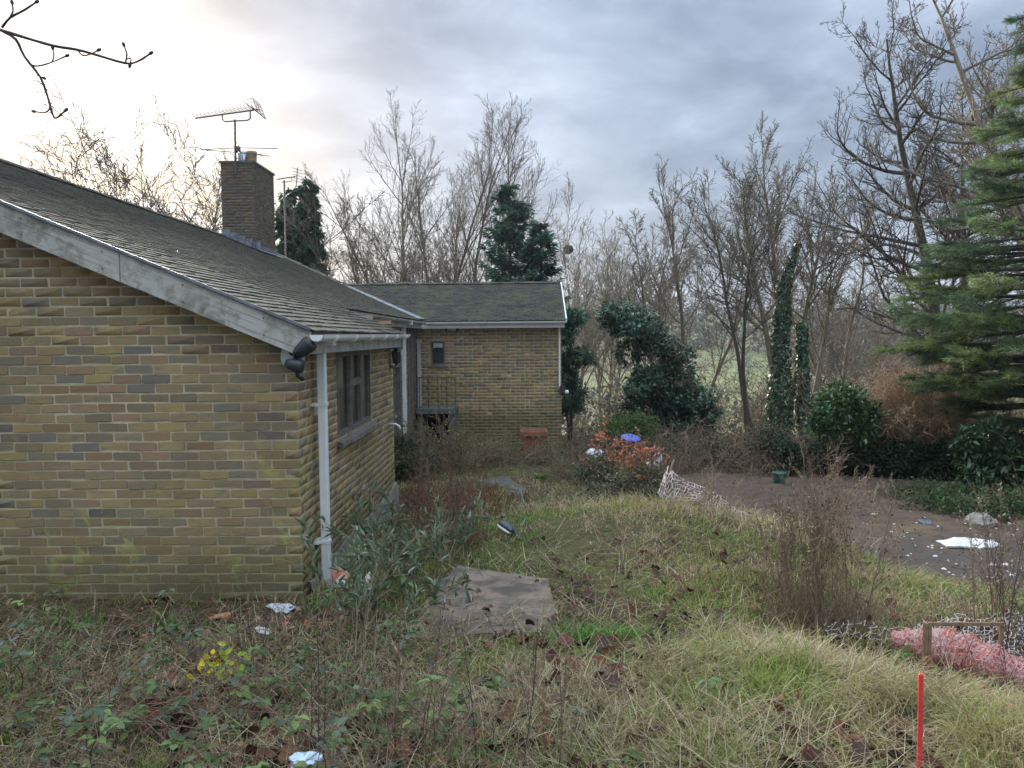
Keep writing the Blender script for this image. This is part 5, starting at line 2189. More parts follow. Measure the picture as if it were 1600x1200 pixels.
def colors_for(X, Y, fresh=.12):
    n = len(X)
    dr = dryness(X, Y) + rng.normal(0, .09, n)
    c = np.empty((n, 3))
    g = GREEN[rng.integers(0, len(GREEN), n)]
    s = STRAW[rng.integers(0, len(STRAW), n)]
    o_ = OLIVE[rng.integers(0, len(OLIVE), n)]
    f = FRESH[rng.integers(0, 2, n)]
    c[:] = g
    c[dr > .47] = o_[dr > .47]
    c[dr > .58] = s[dr > .58]
    strip = bump2(X, Y, .45, 7.4, .55, 1.9) + .8 * bump2(X, Y, .75, 4.4, .45, .8)
    fr_ = ((rng.random(n) < .55 * strip) & (dr < .6)) | (fbm(X * 2.2, Y * 2.2, 75, 2) > .70) & (dr < .55) & (bump2(X, Y, 1.6, 3.8, 1.3, .8) < .3)
    c[fr_] = f[fr_]
    return c * (1 + rng.normal(0, .14, (n, 1)))


# main turf
X, Y = scatter(300000, -.80, 1.05, 2.0, 19.0, .75)
z = H(X, Y, False)
bare = fbm(X * 1.5 + 9, Y * 1.5, 81, 4)
soil = 1.5 * bump2(X, Y, -3.2, 5.25, 2.8, .6) + .5 * bump2(X, Y, -4, 3.6, 1.6, 1.2) + .8 * bump2(X, Y, -1.0, 10.6, 1.0, 1.0) + .5 * bump2(X, Y, .35, 5.9, .5, 1.4) + .5 * bump2(X, Y, -.7, 4.2, .8, .6)
dens = np.clip(1.25 - soil - sst(.50, .62, bare) * .55, 0.08, 1)
dens[(X < -.7) & (Y < 5.7)] *= .34
ok = ~blocked(X, Y) & ~in_poly(X, Y, SLAB, -.22) & (rng.random(len(X)) < dens)
yd = in_yard(X, Y)
ok &= ~yd | (rng.random(len(X)) < .02)
ok &= (Y < 14.6) | (X < 1.0) | (rng.random(len(X)) < .5)
X, Y = X[ok], Y[ok]
n = len(X)
hgt = .035 + .05 * sst(.4, .7, fbm(X * 1.8, Y * 1.8, 83, 3)) + .05 * rng.random(n)
tuss = 1.0 * bump2(X, Y, 1.35, 3.85, .8, .5) + .7 * bump2(X, Y, 2.1, 3.0, .6, .6) + .9 * bump2(X, Y, 2.2, 8.6, 1.2, .8) + .9 * bump2(X, Y, 3.4, 6.2, .9, .6) + .6 * bump2(X, Y, .9, 9.8, 1.4, .8)
hgt *= 1 + 1.7 * np.clip(tuss, 0, 1.2)
hgt *= 1 - .5 * np.clip(bump2(X, Y, .45, 7.6, .55, 2.4) + bump2(X, Y, .7, 4.6, .4, .9), 0, 1)
hgt *= np.where((np.abs(X / Y - .535) < .05) & (Y < 3.1) & (Y > 2.1), .35, 1)
# brighter little clumps that break up the turf
blades('grass', X, Y, hgt * rng.uniform(.7, 1.35, n), .0028 + .00062 * Y, np.abs(rng.normal(.25, .35, n)) + .45 * np.clip(tuss, 0, 1) * rng.random(n), colors_for(X, Y), rng.uniform(.2, 1.6, n) + .5 * np.clip(tuss, 0, 1),
       label='rough uncut green and straw coloured grass', cat='grass')
# long bent tussock grass on the mounds and banks
X, Y = scatter(300000, -.5, .80, 2.1, 13, .6)
t_ = 1.0 * bump2(X, Y, 1.35, 3.85, .8, .5) + .8 * bump2(X, Y, 2.0, 3.05, .6, .55) + 1.0 * bump2(X, Y, 2.2, 8.7, 1.3, .7) + .9 * bump2(X, Y, 3.5, 6.3, 1.0, .5) + .8 * bump2(X, Y, 1.0, 10, 1.4, .6) + .5 * bump2(X, Y, -.9, 8.8, .8, .7)
ok = (rng.random(len(X)) < np.clip(t_ - .1, 0, .95) * sst(.42, .60, fbm(X * 3, Y * 3, 91, 3)) * .62) & ~blocked(X, Y) & ~in_poly(X, Y, SLAB, .05) & ~in_yard(X, Y) & ~((np.abs(X / Y - .535) < .06) & (Y < 3.1))
X, Y = X[ok], Y[ok]
n = len(X)
az = fbm(X * 1.3, Y * 1.3, 93, 2) * 12 + rng.normal(0, .7, n)
c = colors_for(X, Y)
dd = rng.random(n) < .55
c[dd] = STRAW[rng.integers(0, 4, dd.sum())] * rng.uniform(.6, 1.1, (dd.sum(), 1))
c[~dd] = OLIVE[rng.integers(0, 3, (~dd).sum())] * rng.uniform(.75, 1.15, ((~dd).sum(), 1))
blades('tussock_grass', X, Y, rng.uniform(.16, .40, n), .003 + .0006 * Y, np.abs(rng.normal(.35, .3, n)), c, rng.uniform(.7, 1.9, n), az=az,
       label='long bent straw coloured tussock grass on the mounds', cat='grass')
print('tussock', n)
# flattened straw lying over the soil
X, Y = scatter(60000, -.8, .8, 2.1, 16, .8)
bs = .45 * bump2(X, Y, -2.3, 4.4, 2.3, .6) + .9 * bump2(X + .35 * 0, Y - .22 * (X + .3), .1, 5.0, .75, .16) + .9 * bump2(X, Y, .3, 2.9, 1.1, .5) + .7 * bump2(X, Y, -1.1, 9.3, .9, 1.5) + .6 * bump2(X, Y, 2.6, 5.2, 1.4, .5) + .55 * bump2(X, Y, .6, 6.6, 1, .8) + .16
ok = (rng.random(len(X)) < bs) & ~blocked(X, Y) & (~in_poly(X, Y, SLAB, -.2) | (bump2(X, Y - .22 * (X + .3), .1, 5.0, 2, .13) > .3))
ok &= ~in_yard(X, Y) | (rng.random(len(X)) < .05)
X, Y = X[ok], Y[ok]
n = len(X)
c = STRAW[rng.integers(0, 4, n)] * rng.uniform(.4, 1.0, (n, 1))
blades('straw', X, Y, rng.uniform(.08, .30, n), .0022 + .0005 * Y, rng.uniform(.9, 1.5, n), c, rng.uniform(-.3, .5, n), 'litter', z0=H(X, Y) + rng.uniform(.005, .05, n),
       label='flattened dead straw and bents lying on the soil', cat='straw', sink=0)

out_ = {0: [], 1: []}
rgt = random.Random(77)
for i in range(520):
    y = rgt.uniform(2.3, 4.9)
    x = rgt.uniform(-.78, .02) * y
    grow(rgt, (x, y, Hs(x, y) - .02), vn((rgt.gauss(0, .8), rgt.gauss(0, .8), 1)), rgt.uniform(.15, .55), .0028, 0, dict(n=[7, 4], wob=[.2, .3], up=[-.07, -.03], kids=[3], start=[.1], ang=[50], ratio=[.4], shape=[.2], rr=[.6], rmin=.0013, end=.4), out_)
tag(segs_mesh('dead_stems', np.array(out_[0] + out_[1]), 'stem_brown', None, kind='stuff'), 'tangle of dead brown stems over the soil of the near left', 'stems')
# fallen leaves: large curled ones near, small further off
X, Y = scatter(11000, -.75, .75, 2.1, 15, 1.1)
w_ = .25 + .8 * bump2(X, Y, -3, 5.2, 2.5, .7) + .6 * bump2(X, Y, -1.2, 10, 1, 1.2) + sst(.5, .62, fbm(X * 2.1, Y * 2.1, 97, 3)) * .9
ok = (rng.random(len(X)) < w_) & ~blocked(X, Y) & ~(in_poly(X, Y, SLAB, -.1) & (rng.random(len(X)) < .8))
X, Y = X[ok], Y[ok]
n = len(X)
P = np.stack([X, Y, H(X, Y) + rng.uniform(.005, .045, n)], -1)
D = norm(np.stack([rng.normal(0, 1, n), rng.normal(0, 1, n), rng.normal(0, .25, n)], -1))
N = norm(np.array([0, 0, 1.]) + rdir(rng, n) * .55)
LIT = [(.20, .09, .055), (.26, .13, .075), (.13, .065, .045), (.34, .20, .11), (.16, .10, .075)]
L = rng.uniform(.025, .055, n)
tag(leaf_obj('leaf_litter', P, D, N, L, L * .7, pick(rng, LIT, n, .25), 'litter', kind='stuff', fold=.35, simple_=False), 'small dead brown leaves scattered through the grass', 'leaves')
X, Y = scatter(2600, -.62, .78, 2.15, 7.5, 1.4)
ok = (rng.random(len(X)) < .12 + sst(.50, .60, fbm(X * 1.7 + 5, Y * 1.7, 99, 2)) + .4 * (X > .2)) & ~blocked(X, Y)
X, Y = X[ok], Y[ok]
n = len(X)
# each large leaf: a curled hand of five lobes
Vs, Fs, Cs = [], [], []
zz = H(X, Y)
for i in range(n):
    s = rng.uniform(.025, .062)
    q = Matrix.Translation((X[i], Y[i], zz[i] + rng.uniform(.02, .07))) @ Matrix.Rotation(rng.random() * 6.28, 4, 'Z') @ Matrix.Rotation(rng.normal(0, .6), 4, 'X') @ Matrix.Rotation(rng.normal(0, .5), 4, 'Y')
    k = len(Vs)
    K = 10
    curl = rng.uniform(.1, 1.1)
    pts = [(0, 0, 0)]
    for j in range(K):
        a = j * 2 * math.pi / K
        r_ = s * ((1.0 if j % 2 == 0 else .88) * rng.uniform(.82, 1.15))
        x_, y_ = r_ * math.cos(a), r_ * math.sin(a) * .75
        pts.append((x_, y_, curl * (y_ * y_) / s + rng.normal(0, .12) * s))
    Vs += [tuple(q @ Vector(p)) for p in pts]
    Fs += [(k, k + 1 + j, k + 1 + (j + 1) % K) for j in range(K)]
    c = pick(rng, [(.13, .045, .03), (.18, .07, .045), (.085, .04, .03), (.17, .085, .05), (.10, .06, .05), (.07, .045, .035)], 1, .2)
    Cs.append(np.repeat(c, K + 1, 0))
me = mesh_np('fallen_leaves', np.array(Vs), np.array(Fs), {'tint': np.concatenate(Cs)}, smooth=False)
tag(link('fallen_leaves', me, 'litter', None, 'stuff'), 'large curled dark brown leaves fallen on the near grass', 'leaves')

# clods, chips and pebbles on the yard
X, Y = scatter(5200, .25, .80, 6.6, 14.2, .6)
ok = in_yard(X, Y)
X, Y = X[ok], Y[ok]
n = len(X)
P = np.stack([X, Y, H(X, Y) + .012], -1)
s_ = rng.uniform(.006, .022, n) * (1 + (rng.random(n) < .04) * 1.0)
tet = np.array([(-1, -.6, 0), (.9, -.8, 0), (.2, 1, 0), (0, 0, .8)])
V = P[:, None, :] + tet[None] * s_[:, None, None] * rng.uniform(.5, 1.3, (n, 4, 3))
k = (np.arange(n) * 4)[:, None, None]
Q = (k + np.array([[[0, 1, 3], [1, 2, 3], [2, 0, 3]]])).reshape(-1, 3)
me = mesh_np('rubble_chips', V.reshape(-1, 3), Q, {'tint': np.repeat(pick(rng, [(.10, .07, .05), (.16, .11, .07), (.06, .045, .04), (.10, .07, .05), (.16, .12, .09), (.08, .06, .045), (.09, .065, .05), (.45, .42, .38)], n, .2), 4, 0)})
tag(link('rubble_chips', me, 'litter', None, 'stuff'), 'small chips, clods and debris scattered on the bare yard', 'debris')


# ------------------------------------------------------------------ individual plants
def plant(name, x, y, label, cat, group=None):
    return empty(name, (x, y, Hs(x, y)), label, cat, group)


def stems_(t, P, rg, n, spread, L, r, m, lean=.15, name='stems', tips=False, m2=None):
    out = {i: [] for i in range(len(P['n']))}
    if tips:
        out['tips'] = []
    for i in range(n):
        a = rg.random() * 6.28
        s = abs(rg.gauss(0, spread))
        d = vn((math.cos(a) * s * .6 + rg.gauss(0, lean), math.sin(a) * s * .6 + rg.gauss(0, lean), 1))
        grow(rg, (math.cos(a) * s, math.sin(a) * s, -.03), d, L * rg.uniform(.55, 1.1), r, 0, P, out)
    S = out[0]
    segs_mesh(name, np.array(S), m, t, sides=4)
    rest = sum([out[i] for i in range(1, len(P['n']))], [])
    if rest:
        segs_mesh('twigs', np.array(rest), m2 or m, t, sides=3)
    return out


def lance(t, S, rg_, per, L, W, pal, m='plant', frm=.25, name='foliage', spread=.7, up=.25):
    S = np.array(S)
    k = rg_.integers(0, len(S), per)
    u = rg_.random((per, 1))
    P = S[k, :3] * (1 - u) + S[k, 3:6] * u
    d = norm(S[k, 3:6] - S[k, :3])
    ok = P[:, 2] > frm * P[:, 2].max()
    P, d = P[ok], d[ok]
    n = len(P)
    D = norm(d * .5 + rdir(rg_, n) * spread + np.array([0, 0, up]))
    leaf_obj(name, P, D, norm(np.array([0, 0, 1.]) + rdir(rg_, n) * .6), L * rg_.uniform(.5, 1.25, n), W * rg_.uniform(.7, 1.2, n), pick(rg_, pal, n, .2), m, t, simple_=False, fold=.25)


def gp(px, py):
    p = gpt(px, py)
    return p.x, p.y


# silver leaved buddleia sprawling from the side wall
BUD = dict(n=[9, 5], wob=[.09, .15], up=[-.045, -.01], kids=[9], start=[.25], ang=[40], ratio=[.34], shape=[.4], rr=[.6], rmin=.0018, end=.35)
for k, (px, py, n_, L_, lab) in enumerate(((575, 985, 13, .78, 'silver leaved buddleia beside the foot of the white downpipe'), (640, 925, 12, .72, 'silver leaved buddleia spreading in front of the concrete footing'),
                                           (705, 880, 7, .6, 'small grey green buddleia at the top left of the slab'), (600, 880, 9, .75, 'silver leaved buddleia rising close against the side wall'))):
    x, y = gp(px, py)
    t = plant('buddleia', x, y, lab, 'shrub', 'buddleias along the side wall')
    rg = random.Random(200 + k)
    o = stems_(t, BUD, rg, n_, .16, L_, .0055, 'stem_pale', .38)
    lance(t, o[0] + o[1], np.random.default_rng(k + 3), int(430 * n_ / 10), .10, .020, [(.26, .33, .20), (.20, .28, .15), (.42, .48, .38), (.15, .22, .11), (.25, .34, .18), (.30, .26, .14)], frm=.12, up=.45)

# tall dead stalks
DEAD = dict(n=[10, 6, 3], wob=[.035, .10, .2], up=[.0, .03, .0], kids=[9, 5], start=[.3, .3], ang=[30, 40], ratio=[.34, .35], shape=[.5, .3], rr=[.55, .6], rmin=.0015, end=.3)
for k, (px, py, n_, L_, mm, heads, lab) in enumerate((
        (1272, 985, 26, 1.15, 'stem_brown', 620, 'dense clump of tall dead brown weeds right of the grass mound'),
        (1330, 960, 9, 1.0, 'stem_pale', 160, 'thin pale dead weeds beside the tall brown clump'),
        (1225, 930, 9, .75, 'stem_brown', 190, 'short dead weeds on the left flank of the tall brown clump'),
        (1560, 1010, 10, 1.05, 'stem_brown', 260, 'dead weeds with pale seed heads at the right edge'),
        (1592, 1075, 6, 1.25, 'bark_dark', 40, 'near black upright dead stems over the rolled net'),
        (720, 850, 15, .95, 'twig_red', 60, 'reddish brown dead stalks in front of the planter path'),
        (668, 835, 12, .9, 'twig_red', 60, 'reddish brown dead stalks nearest the side wall end'),
        (1300, 800, 9, 1.0, 'twig_red', 60, 'thin red stems standing on the yard edge'),
        (1110, 800, 5, .6, 'stem_pale', 40, 'few pale stalks by the collapsed net'))):
    x, y = gp(px, py)
    t = plant('dead_weed', x, y, lab, 'weeds', 'tall dead weeds')
    rg = random.Random(300 + k)
    o = stems_(t, DEAD, rg, n_, .16, L_, .0045, mm, .10)
    S = np.array(o[1] + o[2])
    r_ = np.random.default_rng(k)
    i = r_.integers(0, len(S), heads)
    P = S[i, 3:6] + r_.normal(0, .008, (heads, 3))
    pal = [(.30, .22, .15), (.17, .12, .085), (.10, .07, .055)] if k != 3 else [(.45, .38, .30), (.35, .28, .22)]
    leaf_obj('seed_heads', P, rdir(r_, heads), rdir(r_, heads), .026 * r_.uniform(.5, 1.4, heads), .014, pick(r_, pal, heads, .2), 'litter', t, fold=.4)
    # flopped dead basal leaves
    nb = 14 * n_
    pb = np.stack([r_.normal(0, .16, nb), r_.normal(0, .14, nb), np.zeros(nb)], -1)
    S = np.array([(*p, *(p + np.array([r_.normal(0, .09), r_.normal(0, .09), r_.uniform(.08, .34)])), .003, .0015) for p in pb])
    segs_mesh('basal_stalks', S, mm, t, sides=3)

# foreground whippy stems
WH = dict(n=[12, 5], wob=[.03, .06], up=[.02, .05], kids=[3.5], start=[.35], ang=[28], ratio=[.28], shape=[.4], rr=[.6], rmin=.0011, end=.35)
for k, (px, py, tp, n_, lab) in enumerate(((662, 1235, 870, 3, 'thin red stems rising in front of the slab left edge'), (773, 1225, 880, 2, 'thin red stem crossing the middle of the slab'), (852, 1240, 905, 2, 'thin red stem right of the middle of the slab'),
                                          (600, 1240, 930, 3, 'thin dark stems left of the slab in the foreground'), (488, 1230, 950, 3, 'dark stems over the yellow leaves on the near left'), (560, 1160, 930, 11, 'pale and brown stems between wall corner and slab'),
                                          (208, 1130, 960, 5, 'thin stems in the brambles below the gable'), (400, 1060, 930, 4, 'thin dry stems below the crumpled white paper'), (85, 1100, 925, 4, 'thin dry stems at the lower left edge'))):
    x, y = gp(px, min(py, 1195))
    if py > 1195:
        y -= .12
        x = X_(px, y)
    t = plant('thin_stem', x, y, lab, 'stems', 'thin whippy stems in the foreground')
    rg = random.Random(400 + k)
    h_ = top_z(tp, y) - Hs(x, y)
    o = stems_(t, WH, rg, n_, .05, h_, .0032, ('twig_red', 'bark_dark', 'stem_brown')[k % 3] if k not in (5,) else 'stem_pale', .07)
    r_ = np.random.default_rng(k)
    S = np.array(o[0] + o[1])
    m_ = 26 * n_
    i = r_.integers(0, len(S), m_)
    leaf_obj('buds', S[i, 3:6], rdir(r_, m_) + np.array([0, 0, .5]), rdir(r_, m_), .012, .006, pick(r_, [(.10, .05, .035), (.06, .04, .03)], m_), 'litter', t)

# brambles in the near left: arching canes with leaves in threes
CANE = dict(n=[14], wob=[.09], up=[-.065], kids=[], start=[], ang=[], ratio=[], shape=[], rr=[], rmin=.0015, end=.4)
BR = [(.11, .19, .06), (.17, .26, .09), (.07, .12, .04), (.24, .33, .10), (.20, .24, .16), (.12, .16, .10), (.20, .19, .09), (.15, .20, .06)]
spots = [(-2.6, 3.9), (-2.0, 3.5), (-1.4, 3.3), (-1.9, 2.9), (-1.1, 2.75), (-.5, 3.0), (-2.5, 3.2), (-1.55, 2.5), (-.65, 2.5), (-2.9, 4.4), (-.2, 2.65), (-.9, 3.6), (-1.2, 4.2)]
where = ['at the left edge below the gable', 'left of the yellow leaves', 'behind the yellow leaves', 'in the lower left corner', 'below the yellow leaves', 'left of the green rosette', 'at the far left of the foreground',
         'at the bottom left of the picture', 'under the green rosette', 'on the left, nearest the gable', 'right of the green rosette', 'between the paper and the slab', 'below the plastic sheet']
for k, (x, y) in enumerate(spots):
    t = plant('bramble', x, y, 'sprawling bramble with dusky green leaves ' + where[k], 'bramble', 'brambles in the foreground')
    rg = random.Random(500 + k)
    S = []
    for i in range(9):
        a = rg.random() * 6.28
        out = {0: []}
        grow(rg, (rg.gauss(0, .15), rg.gauss(0, .15), 0), vn((math.cos(a) * .9, math.sin(a) * .9, rg.uniform(.5, 1.4))), rg.uniform(.4, .85), .0035, 0, CANE, out)
        S += [s for s in out[0] if s[5] > -.02]
    segs_mesh('canes', np.array(S), ('twig_red', 'stem_brown')[k % 2], t, sides=4)
    r_ = np.random.default_rng(k + 50)
    S = np.array(S)
    m_ = 42
    i = r_.integers(0, len(S), m_)
    b = S[i, 3:6] + r_.normal(0, .02, (m_, 3)) + np.array([0, 0, .015])
    a0 = r_.random(m_) * 6.28
    P, D, C = [], [], []
    col = pick(r_, BR, m_, .15)
    for j in (-1, 0, 1, ):
        a = a0 + j * 1.25
        D.append(np.stack([np.cos(a), np.sin(a), r_.normal(-.05, .2, m_)], -1))
        P.append(b + D[-1] * .008)
        C.append(col * r_.uniform(.85, 1.15, (m_, 1)))
    P, D, C = map(np.concatenate, (P, D, C))
    N = norm(np.array([0, 0, 1.]) + rdir(r_, len(P)) * .35)
    leaf_obj('leaves', P, D, N, .050 * r_.uniform(.5, 1.2, len(P)), .037 * r_.uniform(.7, 1.1, len(P)), C, 'plant', t, simple_=False, fold=.3)


def rosette(name, px, py, n, L, W, pal, label, elev=.6, cat='plant', m='plant', group=None, seed=1, rad=.02):
    x, y = gp(px, py)
    r_ = np.random.default_rng(seed)
    t = plant(name, x, y, label, cat, group)
    a = r_.random(n) * 6.28
    e = r_.uniform(.15, 1.0, n) * elev
    D = np.stack([np.cos(a) * np.cos(e), np.sin(a) * np.cos(e), np.sin(e)], -1)
    P = np.stack([np.cos(a) * rad, np.sin(a) * rad, np.full(n, .0)], -1)
    L_ = L * r_.uniform(.6, 1.15, n)
    leaf_obj('leaves', P, D, norm(np.array([0, 0, 1.]) + rdir(r_, n) * .15), L_, W * r_.uniform(.7, 1.1, n), pick(r_, pal, n, .12), m, t, simple_=False, fold=.25)
    if L > .05:
        leaf_obj('leaves', P * .5 + np.array([0, 0, .01]), norm(D + np.array([0, 0, .8])), norm(-D + np.array([0, 0, 1.])), L_ * .7, W * .8, pick(r_, pal, n, .12), m, t, simple_=False, fold=.3)
    return t


BG = [(.15, .30, .06), (.19, .36, .08), (.11, .23, .05)]
rosette('green_rosette', 612, 1135, 24, .17, .05, BG, 'bright green broad leaved rosette in the near foreground', 1.0, seed=2)
rosette('green_rosette', 1408, 1042, 12, .13, .05, BG, 'green leafy weed at the foot of the timber stake', 1.1, seed=3)
rosette('green_rosette', 800, 1075, 12, .11, .03, [(.17, .27, .10), (.13, .22, .09)], 'small pale green rosette below the slab', .9, seed=4)
rosette('green_rosette', 845, 752, 16, .2, .09, BG, 'green leafy weed beside the far path slab', 1.1, seed=5)
for k, (px, py, lab) in enumerate(((95, 990, 'green bulb shoots at the left below the gable'), (145, 985, 'small green bulb shoots second from the left'), (262, 985, 'tallest green bulb shoots below the middle of the gable'),
                                   (305, 990, 'green bulb shoots right of the tallest ones'), (492, 955, 'green shoots at the foot of the brick corner'), (520, 930, 'green shoots in front of the downpipe foot'))):
    x, y = gp(px, py)
    t = plant('bulb_shoots', x, y, lab, 'plant', 'green shoots along the house')
    r_ = np.random.default_rng(k)
    n = 26
    a = r_.random(n) * 6.28
    D = norm(np.stack([np.cos(a) * .5, np.sin(a) * .5, r_.uniform(.7, 1.4, n)], -1))
    P = np.stack([r_.normal(0, .05, n), r_.normal(0, .05, n), np.zeros(n)], -1)
    leaf_obj('leaves', P, D, rdir(r_, n), .12 * r_.uniform(.6, 1.2, n), .014, pick(r_, BG, n, .15), 'plant', t, simple_=False)
# lush grass tuft and yellow sprig
x, y = gp(940, 1000)
n = 900
r_ = rng
X = x + r_.normal(0, .15, n); Y = y + r_.normal(0, .08, n)
o = blades('grass_tuft', X, Y, r_.uniform(.08, .19, n), np.full(n, .0055), np.abs(r_.normal(.3, .25, n)), pick(r_, [(.12, .30, .045), (.16, .37, .06), (.10, .24, .04)], n, .15), r_.uniform(.3, 1.1, n), kind='thing',
           label='lush bright green grass tuft in the middle of the near lawn', cat='grass tuft')
x, y = gp(342, 1100)
t = plant('yellow_sprig', x, y, 'sprig of bright yellow leaves among the near brambles', 'plant')
S = []
for i in range(5):
    a = i * 1.3
    S.append((0, 0, -.02, math.cos(a) * .07, math.sin(a) * .05, .18 + .03 * i, .002, .0015))
segs_mesh('stems', np.array(S), 'twig_red', t, sides=4)
n = 44
P = np.stack([r_.normal(0, .065, n), r_.normal(0, .04, n), r_.uniform(.14, .30, n)], -1)
leaf_obj('leaves', P, norm(rdir(r_, n) + np.array([0, 0, -.1])), norm(np.array([0, -1., .8]) + rdir(r_, n) * .5), .042 * r_.uniform(.6, 1.2, n), .027, np.where(P[:, :1] < .02, np.array([[.80, .62, .03]]), np.array([[.45, .55, .06]])) * r_.uniform(.8, 1.1, (n, 1)), 'plant', t, simple_=False)

# winter jasmine and undergrowth against the far corner of the court
JP = dict(n=[10, 5], wob=[.10, .18], up=[-.09, -.03], kids=[9], start=[.15], ang=[40], ratio=[.35], shape=[.4], rr=[.6], rmin=.0035, end=.4)
for k, (px, Y, lab, fl_) in enumerate(((655, 14.2, 'arching winter jasmine with yellow flowers by the recessed wall', 34), (705, 13.8, 'arching winter jasmine in front of the low concrete step', 30), (752, 14.6, 'arching bare shrub below the far wing wall', 8), (800, 15.2, 'twiggy bare shrub left of the terracotta planter', 0), (860, 15.0, 'low brown shrub at the far wing corner', 0), (900, 13.4, 'brown shrub between the far corner and the copper sapling', 0))):
    x = X_(px, Y)
    t = plant('jasmine_shrub' if fl_ > 10 else 'bare_shrub', x, Y, lab, 'shrub')
    rg = random.Random(600 + k)
    o = stems_(t, JP, rg, 58 if k < 2 else 40, .32, 1.15 if k < 2 else .72, .006, 'stem_brown', .42)
    r_ = np.random.default_rng(k + 600)
    lance(t, o[0] + o[1], r_, 2600 if k < 2 else 1300, .045, .018, [(.15, .20, .07), (.21, .23, .10), (.28, .20, .12), (.12, .15, .07)], frm=.05)
    if fl_:
        S = np.array(o[1])
        S = S[S[:, 5] > .5]
        i = r_.integers(0, len(S), fl_)
        leaf_obj('flowers', S[i, 3:6], rdir(r_, fl_), rdir(r_, fl_), .034, .03, pick(r_, [(.75, .66, .06)], fl_, .1), 'plant', t)
# grey green low mound of brambles by the copper sapling
for k, (bl_, lab) in enumerate((([B(1000, 755, 40, 10.6, .8, .7), B(960, 770, 34, 10.3, .8, .6), B(930, 740, 30, 11.2, .8, .7), B(1030, 770, 22, 10.2, .8, .6)], 'low grey green bramble mound in front of the copper leaved sapling'),
                                ([B(990, 668, 34, 16, .8, .5), B(960, 672, 26, 15.6, .8, .5)], 'low bright green shrub behind the blue plastic lid'),
                                ([B(1205, 690, 26, 15, .8, .6), B(1225, 700, 20, 14.6, .8, .6)], 'dusty green shrub just behind the green bucket'),
                                ([B(640, 735, 26, 12.6, .8, .9), B(628, 700, 22, 13.0, .8, .9), B(655, 720, 22, 12.9, .8, .6)], 'dark evergreen weed clump against the recessed wall'))):
    leafy('low_shrub', bl_[0][0], bl_[0][1], bl_, 4200, .055, .03, [(.10, .13, .07), (.14, .16, .085), (.07, .09, .05), (.17, .13, .08)] if k != 1 else [(.08, .15, .04), (.11, .19, .05)], lab, 'shrub', 14, spread=.5, mstem='stem_brown')

# copper leaved sapling
CP_ = dict(n=[9, 6, 4], wob=[.05, .10, .16], up=[.01, .03, .02], kids=[8, 5], start=[.25, .2], ang=[45, 45], ratio=[.42, .45], shape=[.4, .3], rr=[.5, .6], rmin=.0025, end=.3)
for k, (px, py, Y, L_, lab) in enumerate(((985, 790, 10.8, 1.15, 'sapling with clinging copper orange leaves in front of the blue lid'), (945, 760, 11.4, 1.25, 'copper leaved sapling nearest the far wing'), (1022, 745, 12.2, .8, 'small copper leaved sapling beside the white plastic bags'))):
    x = X_(px, Y)
    t = plant('copper_sapling', x, Y, lab, 'sapling', 'copper leaved saplings')
    rg = random.Random(700 + k)
    o = stems_(t, CP_, rg, 5, .08, L_, .009, 'stem_brown', .22)
    lance(t, o[1] + o[2], np.random.default_rng(k), 420, .062, .036, [(.62, .24, .13), (.52, .19, .10), (.68, .32, .18), (.38, .15, .085)], 'plant', frm=.2)
# reddish bracken litter near the wall end
X = X_(700, 10.6) + rng.normal(0, .55, 5200)
Y = 10.5 + rng.normal(0, .55, 5200)
ok = ~blocked(X, Y)
X, Y = X[ok], Y[ok]
n = len(X)
blades('dead_bracken', X, Y, rng.uniform(.08, .28, n), np.full(n, .011), rng.uniform(.3, 1.4, n), pick(rng, [(.17, .08, .045), (.11, .05, .03), (.22, .12, .06)], n, .2), rng.uniform(.4, 1.5, n), 'litter',
       label='flattened rusty brown bracken by the end of the side wall', cat='bracken')
# dead sticks lying about and the slab's fallen twigs
for k, (a, b, c, r_, mm, lab) in enumerate((((1498, 1100), (1560, 1125), (1602, 1152), .006, 'stem_pale', 'pale straight cane lying by the red marker stake'),
                                            ((1105, 1050), (1300, 1000), (1420, 1003), .004, 'stem_brown', 'thin dead stem lying behind the grass mound'),
                                            ((775, 1068), (860, 1130), (915, 1200), .0042, 'stem_brown', 'bare twig slanting through the near grass below the slab'),
                                            ((700, 985), (780, 965), (905, 948), .008, 'stem_brown', 'thin dead branch lying across the slab'),
                                            ((728, 960), (760, 948), (768, 925), .005, 'bark_dark', 'small forked twig lying on the slab'),
                                            ((905, 872), (918, 905), (930, 935), .004, 'stem_pale', 'pale upright straw stalk right of the slab'),
                                            ((975, 862), (970, 900), (972, 925), .004, 'stem_pale', 'second pale straw stalk right of the slab'),
                                            ((1450, 1110), (1530, 1165), (1580, 1200), .006, 'stem_brown', 'brown branch lying at the lower right corner'),
                                            ((985, 760 + 100), (1030, 840), (1052, 800), .004, 'stem_pale', 'long pale stalk leaning left of the collapsed net'))):
    A_, B_, C_ = gpt(*a), gpt(*b), gpt(*c)
    if k in (5, 6, 8):
        A_ = at(*a, C_.y); B_ = at(*b, C_.y)
        if k == 8:
            C_ = gpt(*a); A_ = at(*c, C_.y); B_ = at(*b, C_.y)
    mb = MB()
    up_ = Vector((0, 0, .02 if k not in (1, 2, 0, 7) else .07))
    pts = [A_ + up_, (A_ + B_) / 2 + up_ * 1.3, B_ + up_, (B_ + C_) / 2 + up_ * 1.2, C_ + up_ * .8]
    mb.tube(pts, [r_ * .6, r_ * .8, r_, r_ * .9, r_ * .7], 6)
    tag(mb.build('stick' if k not in (5, 6, 8) else 'straw_stalk', mm, smooth=True, orig=tuple(B_)), lab, 'stick')

